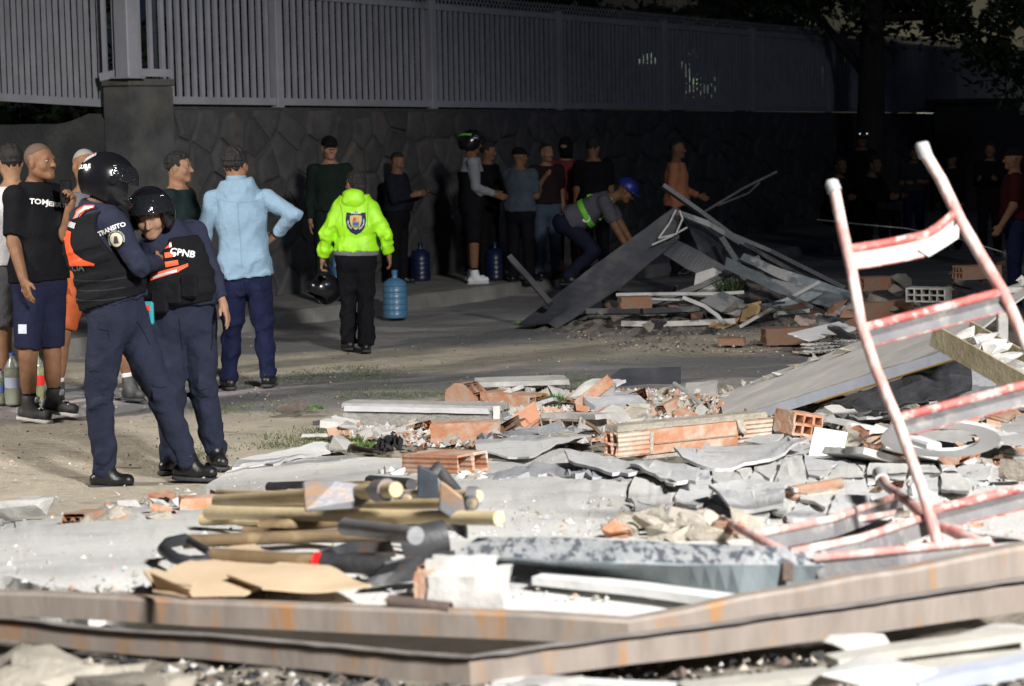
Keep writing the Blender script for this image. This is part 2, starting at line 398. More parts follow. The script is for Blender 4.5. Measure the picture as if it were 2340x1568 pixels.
fence('pillar_fence', q1+wd*.08, q2, (zp+.06, zp+.06), (ztop, ztop), .155, 'short bar fence standing on the right face of the corner pillar', lat=False)
fence('pillar_fence', q0, q1-lw*-.07, (zp+.02, zp+.06), (ztop, ztop), .085, 'narrow bar fence standing on the left face of the corner pillar', lat=False, bw=.045)
pc = empty('corner_post', q1, WR, 'thick square grey corner post on top of the concrete pillar', 'post')
link('shaft', box_me((.17, .17, ztop-zp+.3), .01, (0, 0, (ztop-zp+.3)/2)), M_fence, pc, (0, 0, zp-.002)); link('base_plate', box_me((.24, .24, .015)), M_fence, pc, (0, 0, zp+.009))
# left wall and fence
Lp = e0+lw*1.6; zl = W(208, 241, e0.y).z; zl0 = W(0, 228, (e0+lw*1.1).y).z
lv = zl-.12
lwt = empty('side_wall', e0, math.atan2(lw.y, lw.x), 'stained plaster wall left of the corner pillar', 'wall')
bm = bmesh.new(); nn = 30
for i in range(nn):
    pass
vs_f = []; 
top = []
for i in range(nn+1):
    u = i/nn*2.6-.02; zt_ = lv-.05+(.12*max(0, 1-abs(u-.12)/.25) if u > .0 else 0)+.02*mnoise.noise((u*4, 0, 9))
    top.append((u, zt_))
fr = [[bm.verts.new((u, yy, z)) for u, z in [(t_[0], -.1) for t_ in top]] for yy in (.02, ) for _ in (0,)][0]
ft = [bm.verts.new((u, .02, z)) for u, z in top]; bt = [bm.verts.new((u, -.3, z)) for u, z in top]
for i in range(nn):
    bm.faces.new((fr[i], fr[i+1], ft[i+1], ft[i])); bm.faces.new((ft[i], ft[i+1], bt[i+1], bt[i]))
link('plaster_face', bm_mesh(bm), mat('dark_stained_plaster', (.055, .057, .055), (.03, .032, .033), 1.6, .95, .5, 20, c3=(.085, .085, .07), s3=2.2, t3=(.55, .72)), lwt)
fence('side_fence', e0+Vector((0, .12, 0)), Lp+lw*.9+Vector((0, .12, 0)), (zl+.02, zl+.02+(zl0-zl)*2.5/1.1), (ztop, ztop), .068, 'grey bar fence left of the corner pillar', lat=False, bw=.036)
# ------------------------------------------------------------------ trees, palm, buildings behind the fence
M_leaf = mat('dark_leaves', (.022, .04, .012), (.04, .065, .02), 3, .55, vary=.3)
M_bark = mat('bark', (.06, .05, .042), (.035, .03, .026), 8, .95, .8, 20, stretch=(1, 1, .3))
def leaves(center, rad, n, size, R, holes=.45, sc=1.2):
    vs, fs = [], []
    while len(fs) < n:
        p = Vector((R.gauss(0, .5), R.gauss(0, .5), R.gauss(0, .45)))
        if p.length > 1.15: continue
        q = Vector((p.x*rad[0], p.y*rad[1], p.z*rad[2]))
        if mnoise.noise((q+Vector(center))*sc) < holes-.5: continue
        a = Vector((R.uniform(-1, 1), R.uniform(-1, 1), R.uniform(-1, .6))).normalized(); b = a.cross(Vector((R.uniform(-1, 1), R.uniform(-1, 1), R.uniform(-1, 1)))).normalized()
        s = size*R.uniform(.6, 1.3); i = len(vs)
        vs += [q-a*s, q+b*s*.4-a*s*.1, q+a*s+a.cross(b)*s*.15, q-b*s*.4-a*s*.1]; fs.append((i, i+1, i+2, i+3))
    return vs, fs
def tree(name, base, h, crowns, n, size, label, trunk_r=.16, lean=(0, 0), seed=1, group=None):
    R = random.Random(seed); t = empty(name, base, 0, label, 'tree', group)
    tops = [Vector(c[0]) for c in crowns]
    path = [Vector((lean[0]*k*k, lean[1]*k*k, h*k)) for k in (0, .25, .5, .75, 1)]
    bm = bmesh.new(); sweep(bm, path, circ(trunk_r, 9), scale=[1.25, 1, .85, .72, .5])
    for c in tops:
        st = path[2].lerp(path[4], R.random()); sweep(bm, [st, st.lerp(c, .5)+Vector((R.uniform(-.2, .2), R.uniform(-.2, .2), .2)), c], circ(trunk_r*.35, 6), scale=[1, .7, .3])
    link('trunk', smooth_by_angle(bm_mesh(bm), 60), M_bark, t)
    vs, fs = [], []
    for c, r in crowns:
        v, f = leaves(c, r, int(n/len(crowns)), size, R); k = len(vs); vs += [q+Vector(c) for q in v]; fs += [tuple(i+k for i in ff) for ff in f]
    link('crown', mesh(vs, fs), M_leaf, t); return t
tb = wall_pt(uwall(1868), 0, .9)
def rel(px, py, Y, b): return W(px, py, Y)-Vector(b)
ty = tb.y
tree('street_tree', (tb.x, tb.y, .1), 4.6, [(rel(1960, 10, ty, tb), (1.6, 1.2, .45)), (rel(2080, 40, ty, tb), (1.0, 1.0, .7)), (rel(1800, 5, ty+1, tb), (1.7, 1.2, .35)), (rel(2230, 0, ty, tb), (1.5, 1.2, .7)), (rel(2300, 110, ty-1, tb), (.9, .8, 1.0))], 6500, .085, 'dark street tree with forked trunk in front of the fence', .25, (.1, 0), 5)
for k, (px, py, Y, rx, rz_, lab) in enumerate([(1180, -10, 36, 2.2, 1.0, 'dark tree crown rising behind the middle of the fence'), (1690, 10, 42, 2.2, .9, 'dark bushy tree behind the fence right of the palm'), (520, 120, 30, 2.2, 1.6, 'dark shrubby tree seen through the fence right of the pillar'), (860, 60, 33, 2.0, 1.6, 'dark shrubby tree behind the middle fence panels'), (60, 170, 27, 1.5, 1.2, 'dark shrubby tree seen through the fence left of the pillar')]):
    c = W(px, py, Y); tree('garden_tree', (c.x, Y, 0), max(1, c.z-.3), [((0, 0, c.z), (rx, 1.2, rz_)), ((rx*.5, .3, c.z-.8), (rx*.8, 1, rz_)), ((-rx*.5, .3, c.z-.9), (rx*.8, 1, rz_))], 3600, .11, lab, .14, (0, 0), 20+k)
# palm
M_palm = mat('palm_green', (.10, .13, .035), (.06, .09, .025), 4, .5)
pb = W(1540, 60, 40); pt = empty('palm_tree', (pb.x, pb.y, 0), 0, 'palm with drooping fronds behind the fence', 'tree')
link('trunk', tube_me([(0, 0, 0), (.05, 0, 2), (0, 0, pb.z+.2)], .13, 8), M_bark, pt)
R = random.Random(9)
for k in range(11):
    a = k*.58+R.uniform(-.2, .2); bm = bmesh.new(); L_ = R.uniform(1.2, 1.7)
    for i in range(26):
        s = i/25; c = Vector((math.cos(a)*L_*s, math.sin(a)*L_*s, pb.z+.25+.7*s-1.1*s*s)); sd = Vector((-math.sin(a), math.cos(a), 0))
        for sg in (-1, 1):
            tip = c+sd*sg*.32*(1-.6*s)+Vector((math.cos(a)*.2, math.sin(a)*.2, -.22)); v = [bm.verts.new(c), bm.verts.new(c+Vector((math.cos(a)*.035, math.sin(a)*.035, 0))), bm.verts.new(tip)]; bm.faces.new(v)
    link('frond', bm_mesh(bm), M_palm, pt)
# building behind with lit windows
M_bw = mat('pale_house_render', (.34, .32, .25), (.27, .25, .20), 2, .9)
hb = empty('house', (3, 50, 0), 0, 'dim pale house with lit windows behind the fence and trees', 'house')
link('wall', box_me((30, .4, 9), 0, (6, 0, 4.5)), M_bw, hb)
E_win = emis('lit_window', (.85, 1.0, .80), .4); M_wf = mat('window_frame', (.10, .10, .10))
for px, py, w_, h_ in ((1478, 120, .5, .5), (1560, 165, .7, .55), (1595, 200, .9, .45), (1590, 125, .35, .3), (1832, 155, .5, .5), (1858, 178, .5, .5), (1925, 150, .4, .35), (2038, 160, .4, .8), (2010, 172, .3, .5), (2140, 262, .9, .5), (2105, 222, 1.6, .25), (2150, 218, .8, .3)):
    c = W(px, py, 49.7); l = c-Vector((3, 50, 0)); wq = link('window', box_me((w_+.1, .06, h_+.1)), M_wf, hb, l); link('pane', box_me((w_, .02, h_)), E_win, wq, (0, -.045, 0))
pl = bpy.data.lights.new('yard_lamp_light', 'POINT'); pl.energy = 110; pl.color = (1, .95, .75); pl.shadow_soft_size = .1; plo = bpy.data.objects.new('yard_lamp_light', pl); COL.objects.link(plo); lp = W(2268, 262, 44.5)
lamp = empty('wall_lamp', lp, 0, 'small lit lamp glowing at the far right above the wall', 'lamp'); link('housing', box_me((.34, .12, .2)), M_black, lamp, (0, .07, 0)); link('lens', box_me((.22, .03, .14), .01), emis('lamp_lens', (.9, 1, .85), 8), lamp, (0, -.02, 0)); link('bracket', box_me((.05, .05, lp.z-1.6)), M_black, lamp, (0, .1, -(lp.z-1.6)/2))
plo.parent = lamp; plo.location = (.3, 2.5, .6)
# dark service hut block at the right end of the wall
hut = empty('meter_hut', wall_pt(uwall(2175), 0, .5), WR, 'dark low service hut against the right end of the wall', 'hut')
zt_ = W(2175, 238, wall_pt(uwall(2175)).y).z
link('wall', box_me((2.6, .8, zt_), .02, (0, 0, zt_/2)), M_core, hut); link('roof', box_me((2.9, 1.0, .09), .015), M_core, hut, (0, 0, zt_+.046))
# ------------------------------------------------------------------ signed distance modelling for bodies and cloth
def surf_nets(vol, lo, res):
    s = vol < 0; nx, ny, nz = vol.shape
    c = np.zeros((nx-1, ny-1, nz-1), np.int8)
    offs = [(a, b, d) for a in (0, 1) for b in (0, 1) for d in (0, 1)]
    for a, b, d in offs: c += s[a:nx-1+a, b:ny-1+b, d:nz-1+d]
    idx = np.argwhere((c > 0) & (c < 8))
    if len(idx) == 0: return np.zeros((0, 3)), np.zeros((0, 4), int)
    vals = np.stack([vol[idx[:, 0]+a, idx[:, 1]+b, idx[:, 2]+d] for a, b, d in offs], 1)
    pos = np.zeros((len(idx), 3)); cnt = np.zeros(len(idx)); O = np.array(offs, float)
    for i in range(8):
        for j in range(i+1, 8):
            if np.abs(O[i]-O[j]).sum() != 1: continue
            m = (vals[:, i] < 0) != (vals[:, j] < 0)
            t = vals[m, i]/(vals[m, i]-vals[m, j]); pos[m] += O[i]+(O[j]-O[i])*t[:, None]; cnt[m] += 1
    verts = np.asarray(lo)+(idx+pos/cnt[:, None])*res
    im = -np.ones(c.shape, int); im[idx[:, 0], idx[:, 1], idx[:, 2]] = np.arange(len(idx))
    quads = []
    for ax in range(3):
        sl0 = [slice(None)]*3; sl1 = [slice(None)]*3; sl0[ax] = slice(0, -1); sl1[ax] = slice(1, None)
        e = np.argwhere(s[tuple(sl0)] != s[tuple(sl1)]); b, d = (ax+1) % 3, (ax+2) % 3
        ok = (e[:, b] > 0) & (e[:, d] > 0) & (e[:, b] < vol.shape[b]-1) & (e[:, d] < vol.shape[d]-1); e = e[ok]
        def cell(ob, od):
            q = e.copy(); q[:, b] -= ob; q[:, d] -= od; return im[q[:, 0], q[:, 1], q[:, 2]]
        q = np.stack([cell(1, 1), cell(0, 1), cell(0, 0), cell(1, 0)], 1)
        flip = ~s[e[:, 0], e[:, 1], e[:, 2]]; q[flip] = q[flip][:, ::-1]; quads.append(q)
    q = np.concatenate(quads); return verts, q[(q >= 0).all(1)]
def sdf_geo(f, lo, hi, res):
    lo = np.array(lo, float); hi = np.array(hi, float); n = np.maximum(4, np.ceil((hi-lo)/res).astype(int)+1)
    g = np.stack(np.meshgrid(*[lo[k]+np.arange(n[k])*res for k in range(3)], indexing='ij'), -1).reshape(-1, 3).astype(np.float32)
    return surf_nets(f(g).reshape(n).astype(np.float32), lo, res)
def np_mesh(parts, smooth=True):
    V = []; F = []; k = 0
    for v, f in parts: V.append(v); F.append(f+k); k += len(v)
    V = np.concatenate(V).astype(np.float32); F = np.concatenate(F).astype(np.int32)
    me = bpy.data.meshes.new('m'); me.vertices.add(len(V)); me.vertices.foreach_set('co', V.ravel())
    me.loops.add(F.size); me.loops.foreach_set('vertex_index', F.ravel()); me.polygons.add(len(F))
    me.polygons.foreach_set('loop_start', np.arange(0, F.size, 4, dtype=np.int32)); me.polygons.foreach_set('loop_total', np.full(len(F), 4, np.int32))
    me.polygons.foreach_set('use_smooth', np.full(len(F), smooth)); me.update(calc_edges=True); me.validate(); return me
A3 = lambda v: np.array(tuple(v), np.float32)
def rcone(p, a, b, r1, r2):
    a = A3(a); b = A3(b); d = b-a; l2 = float(d@d)+1e-9; t = np.clip((p-a)@d/l2, 0, 1)
    return np.linalg.norm(p-a-t[:, None]*d, axis=1)-(r1+(r2-r1)*t)
def ell(p, c, r):
    r = A3(r); q = (p-A3(c))/r; k = np.linalg.norm(q, axis=1); return (k-1)*float(r.min())*np.maximum(k, .3)**0+0*k
def smin(a, b, k):
    h = np.clip(.5+.5*(b-a)/k, 0, 1); return b+(a-b)*h-k*h*(1-h)
def smax(a, b, k): return -smin(-a, -b, k)
def loft(p, pts, prof, lat):
    """pts: spine points; prof: (a,b) half width/depth; lat: lateral unit vectors"""
    out = None
    for i in range(len(pts)-1):
        a, b = A3(pts[i]), A3(pts[i+1]); d = b-a; l2 = float(d@d); t = np.clip((p-a)@d/l2, 0, 1)
        q = p-a-t[:, None]*d; dn = d/math.sqrt(l2)
        L0 = A3(lat[i]); L0 = L0-dn*(L0@dn); L0 /= np.linalg.norm(L0); F0 = np.cross(L0, dn)
        A = prof[i][0]+(prof[i+1][0]-prof[i][0])*t; B = prof[i][1]+(prof[i+1][1]-prof[i][1])*t
        x = q@L0; y = q@F0; z = q@dn; m = np.minimum(A, B)
        k = np.sqrt((np.abs(x)/A)**2.4+(np.abs(y)/B)**2.4+(z/m)**2+1e-9); dd = (k-1)*m
        out = dd if out is None else smin(out, dd, .03)
    return out
_W = np.random.RandomState(4)
WDIR = _W.normal(size=(10, 3)); WDIR /= np.linalg.norm(WDIR, axis=1)[:, None]; WDIR[:, 2] *= .55
WPH = _W.uniform(0, 6.28, 10); WFR = _W.uniform(34, 120, 10)
def wrinkle(p, amp, seed=0):
    q = p+.022*np.sin(p[:, [1, 2, 0]]*19+seed*2.1)+.008*np.sin(p[:, [2, 0, 1]]*47+seed); s = np.zeros(len(p))
    for i in range(10):
        s += (1-2*np.abs(np.sin((q@WDIR[(i+seed) % 10])*WFR[i]*.5+WPH[i]+seed)))*(44/WFR[i])**.9
    return -np.clip(s*.28, -.7, 1.3)*amp*.55
def head_sdf(p, k, bald=True, fat=1.0):
    d = ell(p, (0, -.012*k, .03*k), (.077*k, .097*k, .088*k))
    d = smin(d, ell(p, (0, .018*k, -.035*k), (.064*k*fat, .074*k, .088*k)), .03*k)
    for s in (-1, 1):
        d = smin(d, rcone(p, (s*.047*k*fat, 0, -.06*k), (s*.012*k, .068*k, -.098*k), .028*k*fat, .023*k), .02*k)
        d = smin(d, ell(p, (s*.04*k, .055*k, -.03*k), (.03*k*fat, .03*k, .03*k)), .02*k)
        d = smax(d, -(np.linalg.norm(p-A3((s*.032*k, .108*k, .002*k)), axis=1)-.021*k), .015*k)
        d = smin(d, ell(p, (s*.08*k, -.008*k, -.012*k), (.011*k, .021*k, .033*k)), .008*k)
    d = smin(d, rcone(p, (-.034*k, .078*k, .022*k), (.034*k, .078*k, .022*k), .012*k, .012*k), .016*k)
    d = smin(d, rcone(p, (0, .085*k, .012*k), (0, .108*k, -.032*k), .008*k, .014*k), .010*k)
    for s in (-1, 1): d = smin(d, ell(p, (s*.012*k, .096*k, -.036*k), (.010*k, .012*k, .009*k)), .006*k)
    d = smin(d, rcone(p, (-.02*k, .080*k, -.066*k), (.02*k, .080*k, -.066*k), .009*k, .009*k), .006*k)
    d = smin(d, rcone(p, (-.016*k, .081*k, -.078*k), (.016*k, .081*k, -.078*k), .009*k, .009*k), .005*k)
    return d
def hair_sdf(p, k, style):
    if style not in ('cap', 'hardhat', 'mask', 'crop'): p = p+.0045*k*np.sin(p[:, [1, 2, 0]]*150/k+1.3)+.003*k*np.sin(p[:, [2, 0, 1]]*310/k)
    c = ell(p, (0, -.014*k, .036*k), (.086*k, .105*k, .095*k))
    bumps = .0016*np.sin(p[:, 0]*190/k)*np.sin(p[:, 1]*170/k+1)*np.sin(p[:, 2]*60/k)
    line = p[:, 2]-(.045*k-.4*(0-p[:, 1]))   # hairline rises to the front
    if style == 'short':
        cut = smin(-(p[:, 2]-.045*k-np.maximum(p[:, 1], 0)*.35), np.minimum(np.maximum(-(p[:, 2]+.06*k), p[:, 1]+.03*k), np.maximum(-(p[:, 2]+.0*k), p[:, 1]-.032*k)), .01)
        return smax(c+bumps, cut, .008)
    if style == 'full':
        c = ell(p, (0, -.012*k, .038*k), (.087*k, .106*k, .104*k)); cut = smin(-(p[:, 2]-.04*k-np.maximum(p[:, 1], 0)*.3), np.minimum(np.maximum(-(p[:, 2]+.092*k), p[:, 1]+.02*k), np.maximum(-(p[:, 2]+.005*k), p[:, 1]-.035*k)), .012)
        return smax(c+bumps*1.6, cut, .01)
    if style == 'crop':
        c = ell(p, (0, -.013*k, .032*k), (.0795*k, .0995*k, .0905*k)); cut = smin(-(p[:, 2]-.05*k-np.maximum(p[:, 1], 0)*.5), np.maximum(-(p[:, 2]+.03*k), p[:, 1]+.035*k), .008); return smax(c, cut, .004)
    if style == 'bun':
        c = ell(p, (0, -.018*k, .03*k), (.09*k, .108*k, .10*k)); c = smin(c, ell(p, (0, -.085*k, -.04*k), (.055*k, .05*k, .075*k)), .03); cut = smin(-(p[:, 2]-.045*k-np.maximum(p[:, 1], 0)*.3), p[:, 1]+.01*k, .012)
        return smax(c+bumps, cut, .01)
    if style == 'cap':
        c = ell(p, (0, -.012*k, .038*k), (.089*k, .108*k, .094*k)); c = smax(c, -(p[:, 2]-.03*k), .006)
        b = np.maximum(ell(p, (0, .105*k, .032*k), (.078*k, .085*k, .04*k)), np.abs(p[:, 2]-.034*k+.25*(p[:, 1]-.08*k)*.4)-.005); return smin(c, b, .008)
    if style == 'mask':
        return np.maximum(smin(head_sdf(p, k)-.008, rcone(p, (0, -.02, -.06), (0, -.03, -.16), .075*k, .08*k), .02), -(ell(p, (0, .11*k, .005*k), (.055*k, .05*k, .02*k))))
    if style == 'hardhat':
        c = ell(p, (0, -.01*k, .045*k), (.105*k, .125*k, .10*k)); c = smax(c, -(p[:, 2]-.03*k), .006)
        r = np.maximum(ell(p, (0, .02*k, .034*k), (.122*k, .16*k, .1)), np.abs(p[:, 2]-.032*k)-.006); return smin(c, r, .01)
def hand_geo(wr, d, n, k, curl, side, res=.0065, spread=1.0):
    """wr wrist, d pointing direction, n palm normal (towards the palm side), side=+1 thumb on +s side"""
    d = A3(Vector(d).normalized()); n = A3(n); n = n-d*(n@d); n /= np.linalg.norm(n); s = np.cross(d, n)*side; w_ = A3(wr)
    def L(a, b, c): return w_+k*(a*s+b*d+c*n)
    segs = []
    for i, (sx, ln) in enumerate(((.030, .072), (.010, .080), (-.010, .075), (-.029, .058))):
        kn = L(sx*spread, .088-.004*abs(i-1), 0); segs.append((L(sx*.55, .01, 0), kn, .019*k, .0125*k))
        ang = curl*(.8+.08*i); p = kn; 
        for j, fr in enumerate((.42, .32, .26)):
            a = ang*(j+.6); dr = d*math.cos(a)+n*math.sin(a)+s*sx*spread*.9; dr = dr/np.linalg.norm(dr); q = p+dr*ln*fr*k; segs.append((p, q, (.0105-.001*j)*k, (.0095-.001*j)*k)); p = q
    t0 = L(.022, .025, .006); t1 = L(.05, .055, .018); t2 = L(.056, .085, .022+.02*min(curl, 1)); segs += [(L(0, .01, .0), t0, .02*k, .017*k), (t0, t1, .016*k, .012*k), (t1, t2, .0115*k, .0095*k)]
    def f(p):
        o = None
        for a, b, r1, r2 in segs:
            q = rcone(p, a, b, r1, r2); o = q if o is None else smin(o, q, .006)
        return smin(o, rcone(p, w_-d*.03*k, w_+d*.03*k, .026*k, .024*k), .012)
    P = np.array([x for sg in segs for x in sg[:2]]+[w_-d*.03*k]); return sdf_geo(f, P.min(0)-.03, P.max(0)+.03, res)
def rotm(yaw, pitch, roll):
    return Matrix.Rotation(yaw, 3, 'Z') @ Matrix.Rotation(pitch, 3, 'X') @ Matrix.Rotation(roll, 3, 'Y')
SKIN = lambda n, c: mat('skin_'+n, c, tuple(x*.72 for x in c), 18, .6, .15, 60, spec=.3)
M_eye = mat('eye_white', (.26, .24, .22)); M_iris = mat('eye_dark', (.02, .015, .01), rough=.2)
M_lip = mat('lips', (.26, .10, .08)); M_hair = mat('black_hair', (.007, .006, .006), (.014, .012, .012), 40, .75, .4, 120)
CL = lambda n, c, rough=.85, v=.8: mat('cloth_'+n, c, tuple(x*v for x in c), 9, rough, .55, 24, spec=.12)
def person(label, J, Hh, head=(0, 0, 0), origin=None, heading=0, skin=(.30, .165, .10), girth=1.0, belly=0, hair='short', hair_mat=None,
           top=None, sleeve=1.0, top_len=.0, pants=None, pant_len=1.0, shoes=None, sock=None, res=.012, detail=True, hands=((.35, 0), (.35, 0)), ease=.014, wr=.012, fat=1.0, legw=1.0, group=None, seed=0, bare_feet=False, sole=None, boot=.05, eyes=True):
    """J: dict of joints in world space; returns (root, local transform, joints)"""
    O = Vector(origin); c, s = math.cos(heading), math.sin(heading)   # local +Y = forward
    Rm = Matrix(((s, c, 0), (-c, s, 0), (0, 0, 1)))                    # columns: right, forward
    toL = lambda v: Rm.transposed() @ (Vector(v)-O)
    j = {n_: toL(v) for n_, v in J.items()}
    root = empty('person', O, 0, label, 'person', group); root.rotation_euler = (0, 0, heading-math.pi/2)
    k = Hh/1.75; g = girth*k
    pel, che, nek, hd = j['pelvis'], j['chest'], j['neck'], j['head']
    latp = (j['hipR']-j['hipL']).normalized(); lats = (j['shR']-j['shL']).normalized(); latm = (latp+lats).normalized()
    wst = pel.lerp(che, .5); fwd = Vector((0, 1, 0))
    d_up = (che-pel).normalized()
    bl = latm.cross(d_up).normalized()*-1 if latm.cross(d_up).y < 0 else latm.cross(d_up).normalized()
    spine = [pel-d_up*.05*k, pel+d_up*.06*k, wst+bl*(.01+belly*.5), che, nek-(nek-che)*.22, nek]
    shw = (j['shR']-j['shL']).length/2
    prof0 = [(.162*g, .115*g), (.160*g, .115*g), (.146*g+belly*.5, .108*g+belly), (.166*g, .118*g), (.120*g, .088*g), (.062*k, .062*k)]
    lat = [latp, latp, latm, lats, lats, lats]
    skm = SKIN(str(skin), skin)
    def arm(p, e, S_, upto=1.0):
        sh, el, wr_ = j['sh'+S_], j['el'+S_], j['wr'+S_]
        o = rcone(p, sh, el, .056*g+e, .045*g+e); o = smin(o, ell(p, sh, (.056*g+e,)*3), .02)
        if upto > .5:
            q = el.lerp(wr_, min(1, (upto-.5)*2)); o = smin(o, rcone(p, el, q, .045*g+e, (.032+(.012*(1-min(1, (upto-.5)*2))))*g+e), .015)
        if upto <= .5:
            en = sh.lerp(el, upto*2); dr = A3((el-sh).normalized()); o = np.maximum(o, (p-A3(en))@dr)
        elif upto < 1:
            en = el.lerp(wr_, (upto-.5)*2); dr = A3((wr_-el).normalized()); o = np.maximum(o, np.where((p-A3(el))@dr > 0, (p-A3(en))@dr, -1))
        return o
    def leg(p, e, S_, upto=1.0, cuff=0.0):
        hp, kn, an = j['hip'+S_], j['kn'+S_], j['an'+S_]
        lw = legw*g
        o = rcone(p, hp, kn, .088*lw+e, .060*lw+e)
        calf = kn.lerp(an, .3); back = (j['an'+S_]-j['toe'+S_]); back.z = 0
        if back.length > 0: calf = calf+back.normalized()*.012
        o = smin(o, rcone(p, kn, an, .056*lw+e, .040*k+e+cuff), .02)
        if e < .02: o = smin(o, rcone(p, kn.lerp(an, .12), calf.lerp(an, .45), .055*lw, .045*lw), .03)
        if upto < 1:
            if upto <= .5: en = hp.lerp(kn, upto*2); dr = A3((kn-hp).normalized()); o = np.maximum(o, (p-A3(en))@dr)
            else: en = kn.lerp(an, (upto-.5)*2); dr = A3((an-kn).normalized()); o = np.maximum(o, np.where((p-A3(kn))@dr > 0, (p-A3(en))@dr, -1))
        return o
    allp = np.array([tuple(v) for v in j.values()])
    # head
    hr = rotm(*head); hR = np.array(hr, np.float32); hc = A3(hd)
    toH = lambda p: (p-hc)@hR
    hres = .0055 if detail else .011
    nk_in = hc+hR@A3((0, -.02*k, -.06*k))
    def fhead(p):
        return smin(head_sdf(p, k, fat=fat), rcone(p, (0, -.02*k, -.05*k), (hR.T@(A3(nek)-hc)), .054*k*fat, .060*k*fat), .03*k)
    nkl = hR.T@(A3(nek)-hc); lo = np.minimum(np.array([-.11, -.13, -.15])*k, nkl-.03*k); hi = np.maximum(np.array([.11, .15, .14])*k, nkl+.02*k)
    hv, hf = sdf_geo(fhead, lo, hi, hres); hv = hv@hR.T+hc
    # body
    def fbody(p):
        o = loft(p, spine, [(a-.004, b-.004) for a, b in prof0], lat)
        for S_ in 'LR':
            o = smin(o, arm(p, -.010 if (top is not None and sleeve > .9) else 0, S_), .03); o = smin(o, leg(p, -.016 if (pants is not None and pant_len > .9) else 0, S_), .03)
            an = j['an'+S_]; o = smin(o, rcone(p, an, j['toe'+S_]*.8+an*.2, .028*k, .016*k), .02)
        o = smin(o, rcone(p, nek, hd.lerp(nek, .5), .06*k, .052*k), .03); return o
    bp = sdf_geo(fbody, allp.min(0)-.17, np.minimum(allp.max(0)+.17, [9, 9, hd.z+.0]), .015 if detail else .02)
    parts = [bp, (hv, hf)]
    for q, S_ in enumerate('RL'):
        cu, roll = hands[q][:2]
        wr_, el = j['wr'+S_], j['el'+S_]; d = (wr_-el).normalized()
        if len(hands[q]) > 2: d = (d+Vector(hands[q][2])).normalized()
        inward = (Vector((-1 if S_ == 'R' else 1, 0, 0))); n_ = (Matrix.Rotation(roll, 3, d) @ (inward-d*inward.dot(d)))
        if n_.length < .2: n_ = Vector((0, 1, 0))-d*d.y
        parts.append(hand_geo(wr_, d, n_, k, cu, 1 if S_ == 'R' else -1, .007 if detail else .011))
    body = link('body', np_mesh(parts), skm, root)
    hm = hair_mat or M_hair
    if hair:
        hv2, hf2 = sdf_geo(lambda p: hair_sdf(p, k, hair), np.array([-.14, -.17, -.2])*k, np.array([.14, .22, .16])*k, hres)
        nm = {'cap': 'cap', 'mask': 'balaclava', 'hardhat': 'hard_hat'}.get(hair, 'hair'); link(nm, np_mesh([(hv2@hR.T+hc, hf2)]), hm, root)
    if detail:
        for S_ in (-1, 1):
            e = root if not eyes else link('eye', np_mesh([sdf_geo(lambda p: ell(p, (S_*.032*k, .0775*k, .001*k), (.013*k, .012*k, .0085*k)), np.array([S_*.032-.02, .06, -.02])*k, np.array([S_*.032+.02, .1, .02])*k, .003)]), M_eye, root)
            if eyes: e.matrix_local = Matrix.Translation(hd) @ hr.to_4x4()
            if eyes: ir = link('iris', np_mesh([sdf_geo(lambda p: ell(p, (S_*.032*k, .0865*k, .001*k), (.006*k, .0045*k, .0075*k)), np.array([S_*.032-.02, .06, -.02])*k, np.array([S_*.032+.02, .1, .02])*k, .0025)]), M_iris, e)
            b = link('eyebrow', np_mesh([sdf_geo(lambda p: rcone(p, (S_*.014*k, .0895*k, .024*k), (S_*.046*k, .078*k, .026*k), .0045*k, .0035*k), np.array([min(S_*.01, S_*.055)-.012, .06, .0])*k, np.array([max(S_*.01, S_*.055)+.012, .11, .05])*k, .003)]), hm, root)
            b.matrix_local = Matrix.Translation(hd) @ hr.to_4x4()
        if eyes: lp_ = link('lips', np_mesh([sdf_geo(lambda p: np.minimum(rcone(p, (-.019*k, .0825*k, -.067*k), (.019*k, .0825*k, -.067*k), .0075*k, .0075*k), rcone(p, (-.014*k, .0835*k, -.077*k), (.014*k, .0835*k, -.077*k), .008*k, .008*k)), np.array([-.04, .06, -.1])*k, np.array([.04, .11, -.05])*k, .003)]), M_lip, root)
        if eyes: lp_.matrix_local = Matrix.Translation(hd) @ hr.to_4x4()
    out = {}
    # trousers / shorts
    zc = pel+d_up*(.075*k)
    if pants is not None:
        e = ease+.004
        def fpants(p):
            o = loft(p, spine[:3], [(a+e, b+e) for a, b in prof0[:3]], lat[:3]); o = np.maximum(o, (p-A3(zc))@A3(d_up))
            lg = None
            for S_ in 'LR':
                q = leg(p, e+(.012 if pant_len < .7 else 0), S_, pant_len, cuff=.012 if pant_len > .9 else .02); lg = q if lg is None else np.minimum(lg, q)
            o = smin(o, lg, .035)
            if pant_len >= 1:
                for S_ in 'LR':
                    an, kn = j['an'+S_], j['kn'+S_]; dr = A3((an-kn).normalized()); o = np.maximum(o, np.where((p-A3(kn))@dr > 0, np.where(np.linalg.norm((p-A3(an))-((p-A3(an))@dr)[:, None]*dr, axis=1) < .14, (p-A3(an))@dr-.05*k, -1), -1))
            kz = np.minimum(np.abs(p[:, 2]-j['knR'].z), np.abs(p[:, 2]-j['anR'].z-.05)); return o+wrinkle(p, wr, seed)*(.55+.9*np.exp(-(kz/.09)**2))
        lp = np.array([tuple(j[n_]) for n_ in ('hipL', 'hipR', 'knL', 'knR', 'anL', 'anR')]+[tuple(zc)]); l0 = lp.min(0)-.2; h0 = lp.max(0)+.2; h0[2] = max(zc.z, lp[:, 2].max())+.04; l0[2] = lp[:, 2].min()-.09
        out['pants'] = link('trousers' if pant_len > .7 else 'shorts', np_mesh([sdf_geo(fpants, l0, h0, res)]), pants, root)
